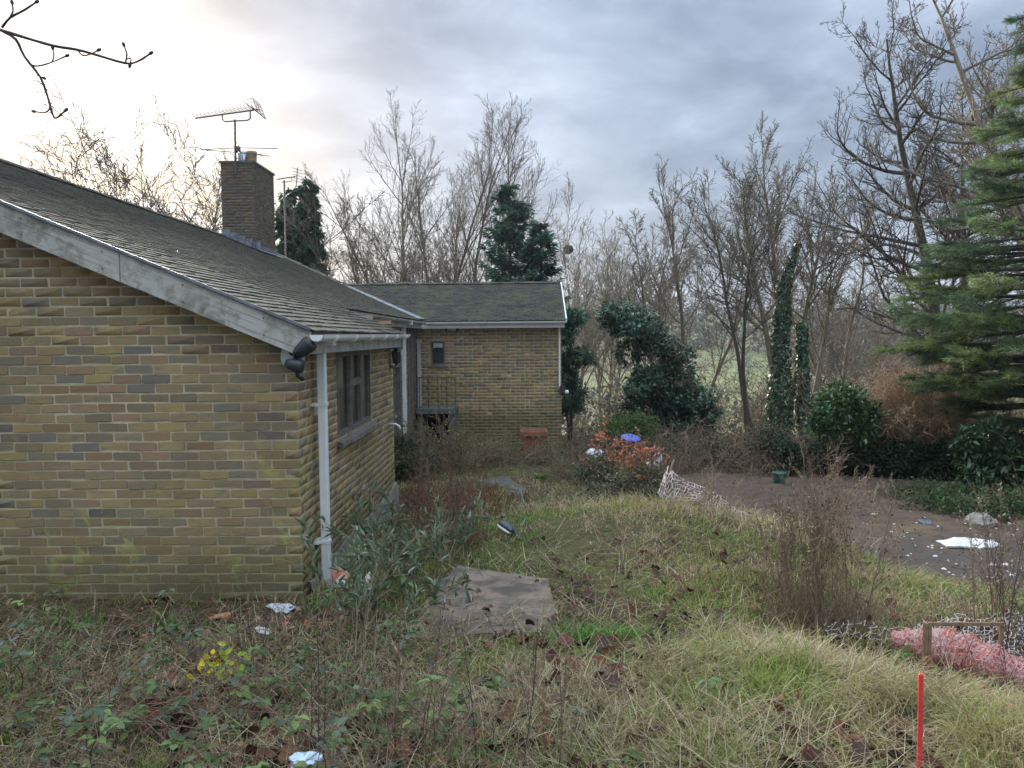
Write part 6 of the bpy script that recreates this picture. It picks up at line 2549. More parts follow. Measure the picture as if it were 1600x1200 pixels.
# overhanging branch, top left
Yb = 2.6
mb = MB()
LN = [([(-60, 28), (2, 47), (40, 60), (85, 71), (120, 78), (150, 86), (196, 99), (216, 96), (233, 84)], .0055, .0028),
      ([(2, 47), (25, 62), (38, 88), (62, 120), (74, 152), (80, 175), (88, 184), (100, 173)], .005, .0028),
      ([(2, 43), (15, 28), (38, 16), (56, 5)], .004, .0026), ([(15, 28), (20, 18), (19, 6)], .003, .002),
      ([(47, 102), (60, 103), (82, 97), (102, 89)], .003, .0022), ([(82, 97), (84, 88), (83, 78)], .0025, .002),
      ([(120, 78), (130, 86), (142, 85), (152, 79)], .0026, .002), ([(196, 99), (199, 85), (195, 72)], .0028, .0022), ([(198, 93), (204, 92), (204, 99)], .0022, .002),
      ([(78, 168), (70, 175), (56, 174)], .0026, .002), ([(58, 118), (66, 122)], .002, .0018)]
rgb = random.Random(3)
branch_pts = []
depth = lambda px: Yb - .0006 * px
for pl, ra, rb in LN:
    pts = [at(px + rgb.uniform(-1, 1), py + rgb.uniform(-1, 1), depth(px)) for px, py in pl]
    # subdivide for a smooth bent twig
    q = []
    for i in range(len(pts) - 1):
        for s in range(3):
            a = s / 3
            p0_, p1_, p2_, p3_ = pts[max(i - 1, 0)], pts[i], pts[i + 1], pts[min(i + 2, len(pts) - 1)]
            q.append(.5 * ((2 * p1_) + (p2_ - p0_) * a + (2 * p0_ - 5 * p1_ + 4 * p2_ - p3_) * a * a + (-p0_ + 3 * p1_ - 3 * p2_ + p3_) * a ** 3))
    q.append(pts[-1])
    rr = [(ra + (rb - ra) * i / (len(q) - 1)) * rgb.uniform(.9, 1.15) for i in range(len(q))]
    mb.tube(q, rr, 8)
    branch_pts.append(q[-1] - q[-2])
    branch_pts.append(q[-1])
br_o = tag(mb.build('overhanging_branch', 'twig_near', smooth=True, orig=tuple(at(2, 47, Yb))), 'budding bare branch hanging into the top left corner', 'branch')
b0 = br_o.location.copy()
for i in range(0, len(branch_pts), 2):
    d, p = branch_pts[i].normalized(), branch_pts[i + 1]
    mb = MB()
    mb.tube([p - d * .002, p + d * .003, p + d * .008, p + d * .014, p + d * .017], [.0025, .0046, .0055, .0035, .0008], 8)
    mb.v = [(a - b0.x, b - b0.y, c - b0.z) for a, b, c in mb.v]
    mb.build('bud', 'twig_near', br_o, smooth=True)
# ------------------------------------------------------------------ man-made things lying about
rng = np.random.default_rng(909)


def sheet(name, outline, m, label, cat, lift=.01, thick=.004, crumple=.02, seed=0, group=None, grid=14, parent=None, dome=0.0):
    """a crumpled closed sheet over an outline of ground pixels; real thickness"""
    pts = [gpt(*p) for p in outline]
    c = sum(pts, Vector()) / len(pts)
    zb = [p.z for p in pts]
    K = len(pts)
    rings = 6
    V, Fc = [], []
    for side in (0, 1):
        for r_ in range(rings + 1):
            f = r_ / rings
            for i in range(K * 3):
                a = i / 3
                p0_, p1_ = pts[int(a) % K], pts[(int(a) + 1) % K]
                e = p0_ + (p1_ - p0_) * (a - int(a))
                q = c + (e - c) * f
                g = float(H(np.array([q.x]), np.array([q.y]))[0])
                cr = (float(fbm(np.array([q.x * 14 + seed]), np.array([q.y * 14]), 7 + seed, 3)[0]) - .4) * crumple * 2
                z = g + lift + max(cr, -.004) + dome * (1 - f * f)
                V.append((q.x, q.y, z + (thick if side == 0 else 0)))
    n = K * 3
    off = (rings + 1) * n
    for r_ in range(rings):
        for i in range(n):
            j = (i + 1) % n
            a, b, c_, d = r_ * n + i, r_ * n + j, (r_ + 1) * n + j, (r_ + 1) * n + i
            Fc.append((a, d, c_, b))
            Fc.append((off + a, off + b, off + c_, off + d))
    for i in range(n):
        j = (i + 1) % n
        a, b = rings * n + i, rings * n + j
        Fc.append((a, a + off, b + off, b))
    mb = MB()
    mb.v, mb.f = V, Fc
    o = mb.build(name, m, smooth=False, orig=tuple(c))
    return tag(o, label, cat, group)


# concrete slab on the path and the further one
def concrete(name, pts, th, label, top=.03, m='concrete'):
    c = sum(pts, Vector()) / len(pts)
    zc = c.z + top
    mb = MB()
    P = []
    K = len(pts)
    for i in range(K):
        a, b = pts[i], pts[(i + 1) % K]
        for s in range(9):
            f = s / 9
            q = a + (b - a) * f
            q = q + (c - q) * (.055 * rng.random() - .01)
            P.append(Vector((q.x, q.y, zc + (q.y - c.y) * .0 + (q.x - c.x) * .01)))
    inner = [p + (c - p) * .03 + Vector((0, 0, .008)) for p in P]
    n = len(P)
    k = 0
    mb.v = [tuple(p) for p in inner] + [tuple(p) for p in P] + [(p.x, p.y, p.z - th) for p in P]
    mb.f.append(tuple(range(n)))
    for i in range(n):
        j = (i + 1) % n
        mb.f.append((i, n + i, n + j, j))
        mb.f.append((n + i, 2 * n + i, 2 * n + j, n + j))
    return tag(mb.build(name, m, orig=tuple(c)), label, 'slab')


def ccw(pts):
    a = sum(pts[i].x * pts[(i + 1) % len(pts)].y - pts[(i + 1) % len(pts)].x * pts[i].y for i in range(len(pts)))
    return pts if a > 0 else pts[::-1]


concrete('concrete_slab', ccw(SLAB), .12, 'worn brown concrete slab in the grass in front of the wall corner', .012)
concrete('concrete_slab', ccw([gpt(738, 752), (gpt(790, 748)), gpt(822, 766), gpt(812, 772), gpt(760, 764)]), .08, 'small dark wet slab on the far path', .005, 'slate_wet')

# steps and landing against the far wing, with thin rails
Ys = 17.1
a, b = at(652, 642, Ys), at(712, 642, Ys)
mb = MB()
mb.box((a.x, Ys - .2, a.z - .06), (b.x, FW - .005, a.z + .07))
st = empty('concrete_landing', (a.x, Ys, Hs(a.x, Ys)), 'mossy concrete landing with thin rails over a dark opening', 'landing')


def put(mb, name, m, parent, **k):
    l = parent.location
    mb.v = [(p[0] - l.x, p[1] - l.y, p[2] - l.z) for p in mb.v]
    return mb.build(name, m, parent, **k)


put(mb, 'platform', 'cement', st, bevel=.01)
mb = MB(); mb.box((a.x + .02, Ys - .1, a.z - .9), (a.x + .14, FW - .006, a.z - .061)); put(mb, 'support', 'cement', st)
mb = MB(); mb.box((b.x - .16, Ys - .1, a.z - .9), (b.x - .02, FW - .006, a.z - .061)); put(mb, 'support', 'cement', st)
mb = MB(); mb.box((a.x + .141, Ys + .45, a.z - .9), (b.x - .161, Ys + .5, a.z - .061)); put(mb, 'opening', 'dark', st)
for k, px in enumerate((655, 669, 684, 698, 711)):
    mb = MB(); p = at(px, 590, Ys - .12); mb.tube([(p.x, p.y, a.z + .06), (p.x, p.y, at(px, 590, Ys - .12).z)], .011, 6); put(mb, 'rail_post', 'metal', st)
mb = MB(); mb.tube([at(650, 590, Ys - .12), at(712, 590, Ys - .12)], .012, 6); put(mb, 'handrail', 'metal', st)

# terracotta planter
p = at(834, 700, 16.9)
zg = p.z
pl = empty('planter', (p.x, 16.9, zg), 'square rimmed terracotta planter against the far wing wall', 'planter')
mb = MB()
w0_, w1_ = .21, .285
h_ = .40
mb.v = [(-w0_, -w0_, -.3), (w0_, -w0_, -.3), (w0_, w0_, -.3), (-w0_, w0_, -.3), (-w1_, -w1_, h_), (w1_, -w1_, h_), (w1_, w1_, h_), (-w1_, w1_, h_),
        (-w1_ + .03, -w1_ + .03, h_), (w1_ - .03, -w1_ + .03, h_), (w1_ - .03, w1_ - .03, h_), (-w1_ + .03, w1_ - .03, h_), (-.2, -.2, .2), (.2, -.2, .2), (.2, .2, .2), (-.2, .2, .2)]
mb.f = [(3, 2, 1, 0)] + [(i, (i + 1) % 4, 4 + (i + 1) % 4, 4 + i) for i in range(4)] + [(4 + i, 4 + (i + 1) % 4, 8 + (i + 1) % 4, 8 + i) for i in range(4)] + [(8 + i, 8 + (i + 1) % 4, 12 + (i + 1) % 4, 12 + i) for i in range(4)] + [(12, 13, 14, 15)]
mb.build('pot_body', 'terracotta', pl, bevel=.008)
mb = MB()
r0, r1 = w1_ - .005, w1_ + .022
for (x0, y0, x1, y1) in ((-r1, -r1, r1, -r0), (-r1, r0, r1, r1), (-r1, -r0, -r0, r0), (r0, -r0, r1, r0)):
    mb.box((x0, y0, h_ - .10), (x1, y1, h_ + .012))
mb.build('rim', 'terracotta', pl, bevel=.01)


# green bucket and blue lid
p = Vector((X_(1221, 13.4), 13.4, 0)); p.z = Hs(p.x, p.y) + .01
bk = empty('bucket', tuple(p), 'green plastic bucket standing at the back of the yard', 'bucket')
s = p.y / F
mb = MB()
w = 10.5 * s
mb.lathe([(0, 0), (w * .78, 0), (w * .82, .02), (w, 17 * s), (w * 1.0, 17.2 * s)], (0, 0, 0), 18); mb.build('tub', 'green', bk, smooth=True)
mb = MB(); mb.lathe([(w * 1.08, 15.5 * s), (w * 1.1, 18 * s), (w * 1.02, 19 * s), (0, 19.4 * s)], (0, 0, 0), 18); mb.build('lid', 'green', bk)
mb = MB(); mb.tube([(-w * 1.09, 0, 16 * s), (-w * .9, -w * .7, 10 * s), (0, -w * 1.15, 7.5 * s), (w * .9, -w * .7, 10 * s), (w * 1.09, 0, 16 * s)], .005, 6); mb.build('handle', 'black', bk)
p = at(985, 686, 13.6)
mb = MB()
mb.lathe([(0, -.02), (.15, -.02), (.175, .0), (.18, .03), (.15, .045), (.05, .05), (0, .05)], (0, 0, 0), 20)
q_ = Matrix.Translation(p) @ Matrix.Rotation(R(14), 4, 'X') @ Matrix.Rotation(R(6), 4, 'Y')
mb.v = [tuple(q_ @ Vector(v)) for v in mb.v]
tag(mb.build('round_disc', M['blue'], smooth=False, orig=tuple(p)), 'round blue plastic lid resting in the scrub behind the copper leaves', 'disc')


def bag(name, px, py, Y, w, h, m, label, seed, cat='bag', dz=0.0):
    """a crumpled bag: faceted, folded lump with a gathered neck"""
    p = at(px, py, Y)
    r_ = np.random.default_rng(seed)
    n, k = 16, 9
    V, Fc = [], []
    for i in range(k + 1):
        t = i / k
        ph = -math.pi / 2 + math.pi * t
        for j in range(n):
            a = 2 * math.pi * j / n
            rr = (math.cos(ph) ** .7 if math.cos(ph) > 0 else 0) * (1 + .28 * math.sin(3 * a + seed) * t + r_.normal(0, .11))
            V.append((math.cos(a) * rr * w, math.sin(a) * rr * w * .7, (math.sin(ph) * (1 + r_.normal(0, .1)) + .12 * math.sin(5 * a)) * h))
    for i in range(k):
        for j in range(n):
            a, b = i * n + j, i * n + (j + 1) % n
            Fc.append((a, b, b + n, a + n))
    mb = MB()
    mb.v = [(x + p.x, y + Y, z_ + p.z + dz) for x, y, z_ in V]
    mb.f = Fc
    return tag(mb.build(name, m, orig=tuple(p)), label, cat)


bag('plastic_bag', 928, 708, 12.6, .14, .07, 'bag_white', 'pale crumpled plastic bag left of the copper leaved sapling', 1)
bag('plastic_bag', 1027, 716, 12.6, .075, .09, 'bag_blue', 'upright pale blue plastic bag beside the collapsed net', 2)
bag('plastic_bag', 1018, 726, 12.3, .11, .05, 'white', 'flat white plastic bag just below the pale blue one', 3)
bag('plastic_bag', 1187, 1012, 4.75, .065, .035, 'bag_blue', 'pale blue crumpled plastic half hidden behind the grass mound', 4)
bag('plastic_bag', 1091, 1031, 4.5, .045, .018, 'bag_blue', 'tiny scrap of blue plastic in the grass left of the mound', 5)
bag('plastic_bottle', 478, 1190, 2.75, .06, .03, 'bag_blue', 'crushed clear plastic bottle at the bottom edge among brambles', 6, 'bottle')
sheet('plastic_sheet', [(415, 950), (432, 962), (448, 966), (466, 953), (452, 946), (425, 944)], 'bag_white', 'clear plastic sheet lying at the foot of the gable corner', 'sheet', .012, .004, .02, 3)
sheet('crumpled_paper', [(396, 994), (402, 1001), (416, 1004), (425, 1001), (420, 995), (406, 991)], 'white', 'small crumpled white paper lying below the gable', 'paper', .03, .004, .03, 4)
# thin boards and litter
def board(name, pa, pb, w, h, m, label, cat='board', lift=.03, tilt=0):
    A_, B_ = gpt(*pa), gpt(*pb)
    A_.z += lift
    B_.z += lift
    mb = MB()
    mb.beam(A_, B_, w, h, (0, .3 if tilt else 0, 1))
    return tag(mb.build(name, m, orig=tuple(A_), bevel=.004), label, cat)


board('board', (296, 977), (360, 966), .05, .02, 'brick_red', 'narrow orange brown board lying below the gable', lift=.02)
board('board', (1092, 693), (1107, 681), .06, .03, 'upvc_old', 'short pale board leaning in scrub behind the yard', lift=.12)
board('pipe_section', (1130, 688), (1165, 688), .09, .08, 'net_pink', 'faded pink pipe lying at the back of the yard', 'pipe', lift=.18)
p = gpt(1068, 727)
mb = MB()
w = 20 / F * p.y
mb.box((p.x - w, p.y - .1, p.z + .02), (p.x + w, p.y + .35, p.z + .05))
pd = tag(mb.build('drain_cover', 'slate', orig=tuple(p), bevel=.01), 'dark grey slatted tray lying behind the collapsed net', 'tray')
for i in range(5):
    mb = MB(); x = p.x - w + .03 + i * (2 * w - .06) / 4
    mb.box((x - .02, p.y - .12, p.z + .051), (x + .02, p.y + .36, p.z + .075))
    mb.v = [(a - p.x, b - p.y, c - p.z) for a, b, c in mb.v]
    mb.build('slat', 'slate', pd)
# white plaster heap, rubble and scrap on the yard
sheet('plaster_heap', [(1462, 852), (1480, 859), (1510, 862), (1540, 861), (1567, 858), (1560, 852), (1530, 849), (1490, 848)], 'white', 'flat heap of white plaster spilled on the yard', 'plaster', .01, .02, .035, 8, dome=.035)
sheet('rubble_lump', [(1505, 820), (1520, 826), (1545, 829), (1562, 826), (1550, 815), (1530, 811), (1512, 812)], 'stone', 'grey broken concrete lump at the edge of the yard', 'rubble', .01, .05, .06, 9, dome=.09)
sheet('scrap_sheet', [(1432, 819), (1445, 824), (1457, 824), (1455, 818), (1440, 816)], 'slate', 'small dark scrap with a white edge on the yard', 'scrap', .01, .02, .03, 10, dome=.02)
allm = MB()
for k in range(60):
    p = gpt(*((1365, 806), (1418, 869), (1462, 873), (1550, 889), (1572, 888), (1475, 892), (1392, 836), (1580, 905))[k]) if k < 8 else gpt(rng.uniform(1340, 1600), rng.uniform(800, 925))
    s = (8, 5, 6, 9, 8, 7, 5, 6)[k] if k < 8 else rng.uniform(1.5, 4)
    mb = MB()
    mb.lathe([(0, 0), (.02, .0), (.028, .012), (.012, .024), (0, .026)], (0, 0, 0), 6)
    off = len(allm.v)
    allm.v += [(x * (s / 6) * rng.uniform(.7, 1.4) + p.x, y * s / 6 + p.y, z_ * s / 7 + p.z + .02) for x, y, z_ in mb.v]
    allm.f += [tuple(q + off for q in f_) for f_ in mb.f]
tag(allm.build('plaster_chips', 'white', kind='stuff'), 'small white plaster chips strewn over the dark earth of the yard', 'debris')

# green hose winding over the path
def hose(pts, r_, lab, m='hose', name='garden_hose', zs=None):
    P = [gpt(*p) + Vector((0, 0, .025 + (zs[i] if zs else 0))) for i, p in enumerate(pts)]
    q = []
    for i in range(len(P) - 1):
        for s in range(4):
            a = s / 4
            p0_, p1_, p2_, p3_ = P[max(i - 1, 0)], P[i], P[i + 1], P[min(i + 2, len(P) - 1)]
            q.append(.5 * ((2 * p1_) + (p2_ - p0_) * a + (2 * p0_ - 5 * p1_ + 4 * p2_ - p3_) * a * a + (-p0_ + 3 * p1_ - 3 * p2_ + p3_) * a ** 3))
    q.append(P[-1])
    mb = MB()
    mb.tube(q, r_, 8)
    return tag(mb.build(name, m, smooth=True, orig=tuple(P[0])), lab, 'hose')


hose([(655, 852), (670, 838), (690, 826), (708, 814), (726, 806), (760, 812), (790, 806), (812, 798), (815, 780), (811, 776), (818, 790), (812, 806), (820, 815), (816, 828)], .0085, 'green garden hose looping across the path', zs=[0, .03, .05, .02, 0, 0, 0, 0, .03, .08, .05, 0, 0, 0])
hose([(832, 794), (845, 786), (856, 782), (862, 776)], .008, 'short end of green hose right of the path loop')

# black and white shell lying on the grass (old tool head)
p = gpt(792, 836)
tool = empty('tool_head', (p.x, p.y, p.z + .06), 'dark grey tool casing with white underside lying on the grass', 'tool')
for nm, mm, off, sc in (('top_shell', 'paint_grey', (0, 0, .03), (.115, .055, .028)), ('underside', 'white', (-.012, -.022, .0), (.10, .045, .02))):
    mb = MB()
    k = 14
    for i in range(7):
        ph = -math.pi / 2 + math.pi * i / 6
        for j in range(k):
            a = 2 * math.pi * j / k
            ex = (math.cos(ph) ** .5 if math.cos(ph) > 1e-6 else 0)
            mb.v.append((math.copysign(abs(math.cos(a)) ** .6, math.cos(a)) * ex * sc[0] + off[0], math.copysign(abs(math.sin(a)) ** .6, math.sin(a)) * ex * sc[1] + off[1], math.sin(ph) * sc[2] + off[2]))
    for i in range(6):
        for j in range(k):
            a, b = i * k + j, i * k + (j + 1) % k
            mb.f.append((a, b, b + k, a + k))
    mb.v = [tuple(Matrix.Rotation(R(-38), 4, 'Z') @ Matrix.Rotation(R(20), 4, 'Y') @ Vector(v)) for v in mb.v]
    mb.build(nm, mm, tool, smooth=True)
mb = MB(); mb.tube([(.06, -.06, .02), (.09, -.12, .0), (.11, -.2, -.03), (.16, -.28, -.05)], .014, 8); mb.build('black_tail', 'black', tool, smooth=True)
mb = MB(); mb.tube([at(680, 812, 8.6), at(688, 822, 8.4), at(696, 842, 8.2), gpt(700, 850)], .014, 8)
tag(mb.build('black_bar', 'black', smooth=True, orig=tuple(gpt(700, 850))), 'bent black bar sticking up beside the garden hose', 'bar')

# torn printed bags by the downpipe
rb = gpt(548, 925)
tb = empty('torn_bag', (rb.x, rb.y, rb.z), 'torn red and white printed sack at the foot of the downpipe', 'sack')


def flap(pts, Yf, m, name, parent, th=.006):
    P = [at(px, py, y) for (px, py), y in zip(pts, Yf)]
    c = sum(P, Vector()) / len(P)
    mb = MB()
    n = len(P)
    top = [p for p in P]
    ctr = c + Vector((0, -.02, .01))
    mb.v = [tuple(ctr)] + [tuple(p) for p in top] + [tuple(ctr + Vector((0, th, 0)))] + [tuple(p + Vector((0, th, 0))) for p in top]
    for i in range(n):
        j = (i + 1) % n
        mb.f.append((0, 1 + i, 1 + j))
        mb.f.append((n + 1, n + 2 + j, n + 2 + i))
        mb.f.append((1 + i, n + 2 + i, n + 2 + j, 1 + j))
    l = parent.location
    mb.v = [(a - l.x, b - l.y, z_ - l.z) for a, b, z_ in mb.v]
    return mb.build(name, m, parent)


yb = rb.y
flap([(519, 890), (530, 885), (553, 890), (551, 905), (536, 914), (520, 908)], [yb + .1, yb + .14, yb + .12, yb + .05, yb, yb + .05], 'brick_red', 'red_panel', tb)
flap([(522, 910), (532, 899), (546, 912), (548, 924), (530, 926)], [yb, yb + .02, yb - .02, yb - .06, yb - .06], 'white', 'white_panel', tb)
flap([(560, 915), (577, 893), (584, 905), (578, 928), (566, 927)], [yb, yb + .1, yb + .08, yb - .04, yb - .05], 'net_white', 'white_panel', tb)
flap([(577, 893), (585, 904), (580, 925), (574, 927)], [yb + .11, yb + .09, yb - .02, yb - .03], 'brick_red', 'red_panel', tb)
flap([(545, 913), (560, 911), (566, 925), (548, 927)], [yb, yb + .03, yb - .05, yb - .06], 'net_white', 'white_panel', tb)
for px, py, lab in ((444, 990, 'leftmost tiny orange tag, alone below the brick corner'),
                    (476, 988, 'tiny orange tag in the middle of the row below the corner'),
                    (508, 989, 'rightmost tiny orange tag below the brick corner'),
                    (499, 992, 'tiny orange tag just left of the rightmost one')):
    p = gpt(px, py)
    mb = MB(); mb.box((p.x - .009, p.y - .01, p.z + .03), (p.x + .009, p.y + .0, p.z + .065))
    mb.v = [(x + (z_ - p.z) * .2, y, z_) for x, y, z_ in mb.v]
    tag(mb.build('orange_tag', 'orange', orig=tuple(p), bevel=.002), lab, 'tag', 'orange tags below the corner')

def packed_net_mat():
    m, t, b, o = new_mat('packed_net')
    g = t.n('ShaderNodeNewGeometry').outputs['Position']
    mp = t.n('ShaderNodeMapping')
    mp.inputs['Scale'].default_value = (9, 9, 2.5)
    mp.inputs['Rotation'].default_value = (.5, .2, .4)
    t.l(g, mp.inputs[0])
    n1 = t.noise(mp.outputs[0], 9, 5, .75, .6)
    n2 = t.noise(g, 3.2, 3, .6)
    c = t.mix(t.maprange(n2, .4, .6), (.75, .20, .15), (.75, .36, .29))
    c = t.mix(t.maprange(n1, .50, .58), c, (.80, .68, .64))
    c = t.mix(t.maprange(n1, .46, .38), c, (.30, .10, .09))
    t.l(c, b.inputs['Base Color'])
    b.inputs['Roughness'].default_value = .65
    bump(t, b, n1, 1.0, .02)
    return m


M['net_packed'] = packed_net_mat()
# barrier netting: diamond mesh of flat strands -----------------------------------------
def netting(name, grid, m, parent, r_=.004, hole=.0, seed=0):
    """grid: rows x cols of world points; strands run along both diagonals like extruded barrier mesh"""
    r0 = random.Random(seed)
    S = []
    nr, nc = len(grid), len(grid[0])
    for i in range(nr):
        for j in range(nc):
            if r0.random() < hole:
                continue
            p = grid[i][j]
            for di, dj in ((1, 0), (0, 1)):
                a, b = i + di, j + dj
                if a < nr and b < nc and r0.random() > hole:
                    q = grid[a][b]
                    mid = (p + q) / 2 + Vector((r0.gauss(0, .004), r0.gauss(0, .004), -abs(r0.gauss(0, .004))))
                    S.append((*p, *mid, r_ * 1.25, r_ * .7))
                    S.append((*mid, *q, r_ * .7, r_ * 1.25))
    S = np.array(S)
    o = segs_mesh(name, S, m, parent, sides=4, orig=None)
    l = parent.location
    o.data.transform(Matrix.Translation((-l.x, -l.y, -l.z)))
    return o


# collapsed fence on the crest of the far hump
pk = gpt(1050, 798)
ft = empty('barrier_net', (pk.x, pk.y, pk.z), 'collapsed pink and white barrier net on a leaning post beyond the hump', 'barrier net')
Yn = pk.y + .35
ridge_px = [(1043, 728), (1052, 738), (1075, 752), (1100, 762), (1120, 772), (1140, 790), (1166, 802)]
foot_px = [(1028, 770), (1040, 782), (1058, 782), (1090, 782), (1115, 798), (1140, 806), (1164, 808)]


def interp(pts, t):
    f = t * (len(pts) - 1)
    i = min(int(f), len(pts) - 2)
    a = f - i
    return (pts[i][0] * (1 - a) + pts[i + 1][0] * a, pts[i][1] * (1 - a) + pts[i + 1][1] * a)


rr_ = random.Random(4)
NC, NR = 34, 7
grid = []
for i in range(NR):
    row = []
    for j in range(NC):
        t = j / (NC - 1) + (.010 if i % 2 else -.004)
        t = min(max(t, 0), 1)
        # bunched together near the post, as it hangs
        t2 = t ** 1.25
        A_, B_ = interp(ridge_px, t2), interp(foot_px, t2)
        f = i / (NR - 1)
        f2 = f + .10 * math.sin(j * .9) * f * (1 - f)
        y = Yn + .16 * math.sin(j * 1.1 + i * .6) * (.6 if t < .35 else .25) + .06 * rr_.gauss(0, 1) - .2 * f
        row.append(at(A_[0] + (B_[0] - A_[0]) * f2 + rr_.gauss(0, .8), A_[1] + (B_[1] - A_[1]) * f2 + rr_.gauss(0, .6), y))
    grid.append(row)
netting('net', [r_[:15] for r_ in grid], 'net_white', ft, .0045, .06, 1)
netting('net', [r_[14:] for r_ in grid], 'net_white', ft, .0042, .12, 2)
mb = MB(); mb.tube([at(1036, 795, Yn), at(1040, 760, Yn), at(1053, 718, Yn)], .011, 6); mb.v = [(a - pk.x, b - pk.y, c - pk.z) for a, b, c in mb.v]; mb.build('post', 'stem_pale', ft)

# rolled net lying on the right with loose white mesh on top
c0, c1 = gpt(1395, 1012), gpt(1600, 1058)
c0, c1 = Vector((c0.x, 4.95, c0.z)), Vector((3.4, 4.25, 0))
RP = [at(1392, 996, 4.9), at(1420, 1005, 4.85), at(1460, 1010, 4.75), at(1500, 1022, 4.65), at(1545, 1036, 4.5), at(1600, 1056, 4.35), at(1680, 1075, 4.2)]
RR = [.04, .09, .125, .13, .115, .09, .07]
nt = empty('rolled_net', tuple(RP[2]), 'rolled faded red and white barrier net lying behind the timber stake', 'barrier net')


def rp(t):
    f = t * (len(RP) - 1)
    i = min(int(f), len(RP) - 2)
    a = f - i
    return RP[i].lerp(RP[i + 1], a), RR[i] * (1 - a) + RR[i + 1] * a


def roll_grid(NC, NR, rad, a0, a1, t0=0, t1=1, jit=.003):
    g = []
    for i in range(NR):
        row = []
        for j in range(NC):
            t = t0 + (t1 - t0) * min(max((j + (.5 if i % 2 else 0)) / NC, 0), 1)
            p, r_ = rp(t)
            d = (rp(min(t + .02, 1))[0] - rp(max(t - .02, 0))[0]).normalized()
            s = d.cross(Vector((0, 0, 1))).normalized()
            u = s.cross(d)
            a = a0 + (a1 - a0) * i / (NR - 1) + t * 1.2
            r2 = r_ * rad * (1 + .14 * math.sin(j * .7 + i * .5))
            row.append(p + s * math.cos(a) * r2 + u * math.sin(a) * r2 + Vector((rr_.gauss(0, jit), rr_.gauss(0, jit), rr_.gauss(0, jit))))
        g.append(row)
    return g


netting('net_layer', roll_grid(66, 14, 1.0, 0, 6.0), 'net_pink', nt, .0024, .04, 5)
netting('net_layer', roll_grid(60, 8, 1.06, -.4, 2.4, .12, 1.0), 'net_white', nt, .0022, .45, 8)
# pale pink core so the roll reads as many packed layers
mb = MB()
Pc, Rc = [], []
for k in range(24):
    p_, r_ = rp(k / 23)
    Pc.append(p_); Rc.append(r_ * .93 * (1 + .07 * math.sin(k * 1.7)))
mb.tube(Pc, Rc, 14)
mb.v = [(a - nt.location.x, b - nt.location.y, c - nt.location.z) for a, b, c in mb.v]
mb.build('packed_core', 'net_packed', nt, smooth=True)
# loose sheet of mesh behind the roll
g = []
for i in range(13):
    row = []
    for j in range(30):
        px = 1440 + j * 6.5 + (3 if i % 2 else 0) + rr_.gauss(0, 1.2)
        py = 968 + i * 5.5 + 6 * math.sin(j * .55) + rr_.gauss(0, 1.0) - (6 if j > 20 else 0) - j * .3
        y = 5.02 - i * .03 + .03 * math.sin(j * .8)
        row.append(at(px, py, y))
    g.append(row)
netting('loose_net', g, 'net_white', nt, .0026, .10, 9)
g = []
for i in range(5):
    row = []
    for j in range(22):
        px = 1290 + j * 7 + rr_.gauss(0, 3)
        py = 966 + i * 6 + j * .9 + rr_.gauss(0, 2.2)
        row.append(at(px, py, 4.98 - i * .03))
    g.append(row)
netting('loose_net', g, 'net_white', nt, .0022, .38, 10)

# timber stake and rail holding the net
Yst = 4.42
p = at(1447, 1040, Yst)
sk = empty('timber_frame', (p.x, Yst, Hs(p.x, Yst)), 'sawn timber stake with a horizontal rail in front of the rolled net', 'stake')
l = sk.location
for (dx, ww, mm) in ((-.012, .021, 'timber'), (.0105, .021, 'timber')):
    mb = MB(); t0 = at(1449, 973, Yst)
    mb.box((p.x + dx - ww / 2 + .003, Yst - .012, l.z - .1), (p.x + dx + ww / 2 + .003, Yst + .012, t0.z + (0 if dx < 0 else .004)))
    mb.v = [(a - l.x, b - l.y, c - l.z) for a, b, c in mb.v]
    mb.build('stake', mm, sk, bevel=.002)
mb = MB(); mb.beam(at(1452, 975, Yst + .022), at(1568, 975, Yst + .10), .014, .022)
mb.v = [(a - l.x, b - l.y, c - l.z) for a, b, c in mb.v]
mb.build('rail', 'timber', sk, bevel=.002)
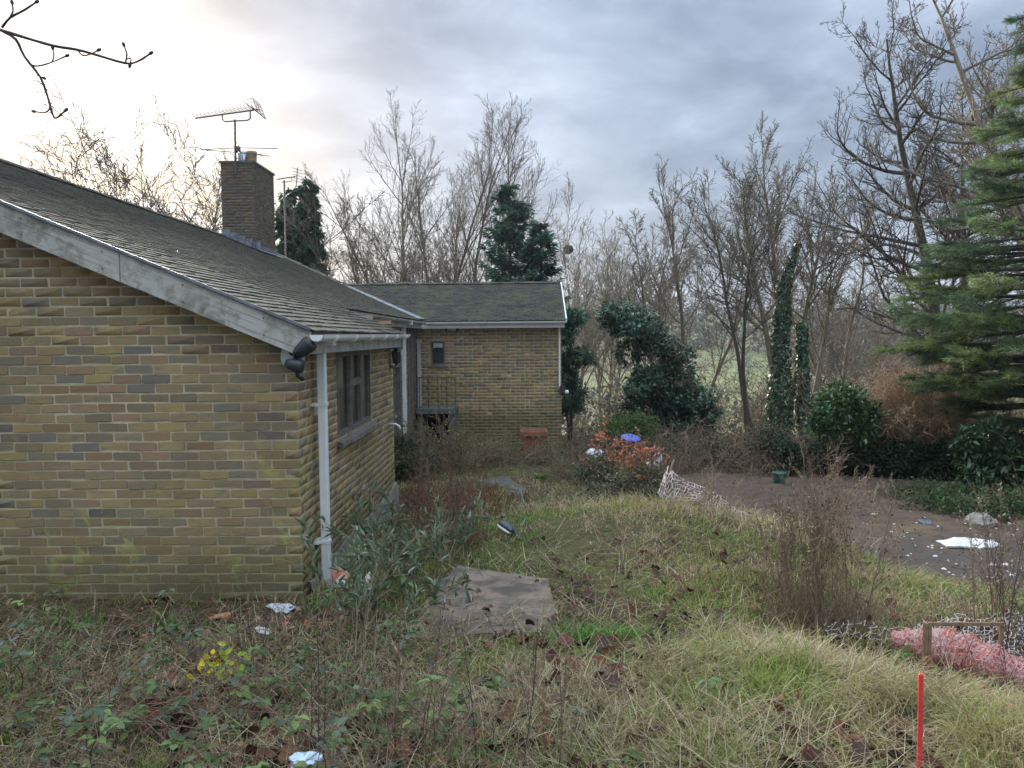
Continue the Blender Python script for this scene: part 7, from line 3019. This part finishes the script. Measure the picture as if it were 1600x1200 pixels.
mb = MB(); a = at(1566, 976, Yst + .10); mb.box((a.x - .012, a.y, l.z - .3), (a.x + .012, a.y + .02, a.z + .0)); mb.v = [(x - l.x, y - l.y, z_ - l.z) for x, y, z_ in mb.v]; mb.build('stake', 'timber', sk, bevel=.002)
mb = MB(); mb.tube([at(1441, 1034, Yst - .03), at(1449, 1026, Yst - .03), at(1457, 1034, Yst - .03), at(1451, 1040, Yst - .03), at(1443, 1036, Yst - .03)], .004, 6)
mb.v = [(x - l.x, y - l.y, z_ - l.z) for x, y, z_ in mb.v]; mb.build('cable_tie', 'orange', sk)

# red marker stake in the foreground
Ym = 2.6
A_, B_ = at(1439, 1054, Ym), at(1436, 1260, Ym - .02)
mb = MB()
d = (B_ - A_).normalized()
rs = .0085
mb.tube([A_ - d * .004, A_, A_ + d * .15, A_ + d * .30, B_], [rs * .7, rs, rs * .98, rs * 1.02, rs], 10)
o = tag(mb.build('marker_stake', 'red', smooth=False, orig=tuple(B_)), 'bright red thin marker stake standing in the near grass', 'stake')
mb = MB(); mb.box((p.x - .2, 3.3, Hs(p.x, 3.3)), (p.x - .19, 3.31, Hs(p.x, 3.3) + .01))
g1 = gpt(1487, 1122)
mb = MB(); mb.box((g1.x - .008, g1.y - .008, g1.z - .02), (g1.x + .008, g1.y + .008, g1.z + .13))
tag(mb.build('peg', 'stem_brown', orig=tuple(g1), bevel=.002), 'short wooden peg right of the red marker stake', 'peg')

# ------------------------------------------------------------------ haze
mb = MB()
mb.box((-480, -55, -20), (560, 620, 40))
hz = mb.build('haze', None, kind='stuff')
m = bpy.data.materials.new('haze')
m.use_nodes = True
t = NT(m.node_tree)
v = t.n('ShaderNodeVolumePrincipled')
v.inputs['Color'].default_value = (.80, .88, 1.0, 1)
v.inputs['Density'].default_value = HAZE
v.inputs['Anisotropy'].default_value = .3
o = t.n('ShaderNodeOutputMaterial')
t.l(v.outputs[0], o.inputs['Volume'])
hz.data.materials.append(m)
hz['label'] = 'thin pale damp air over the valley'
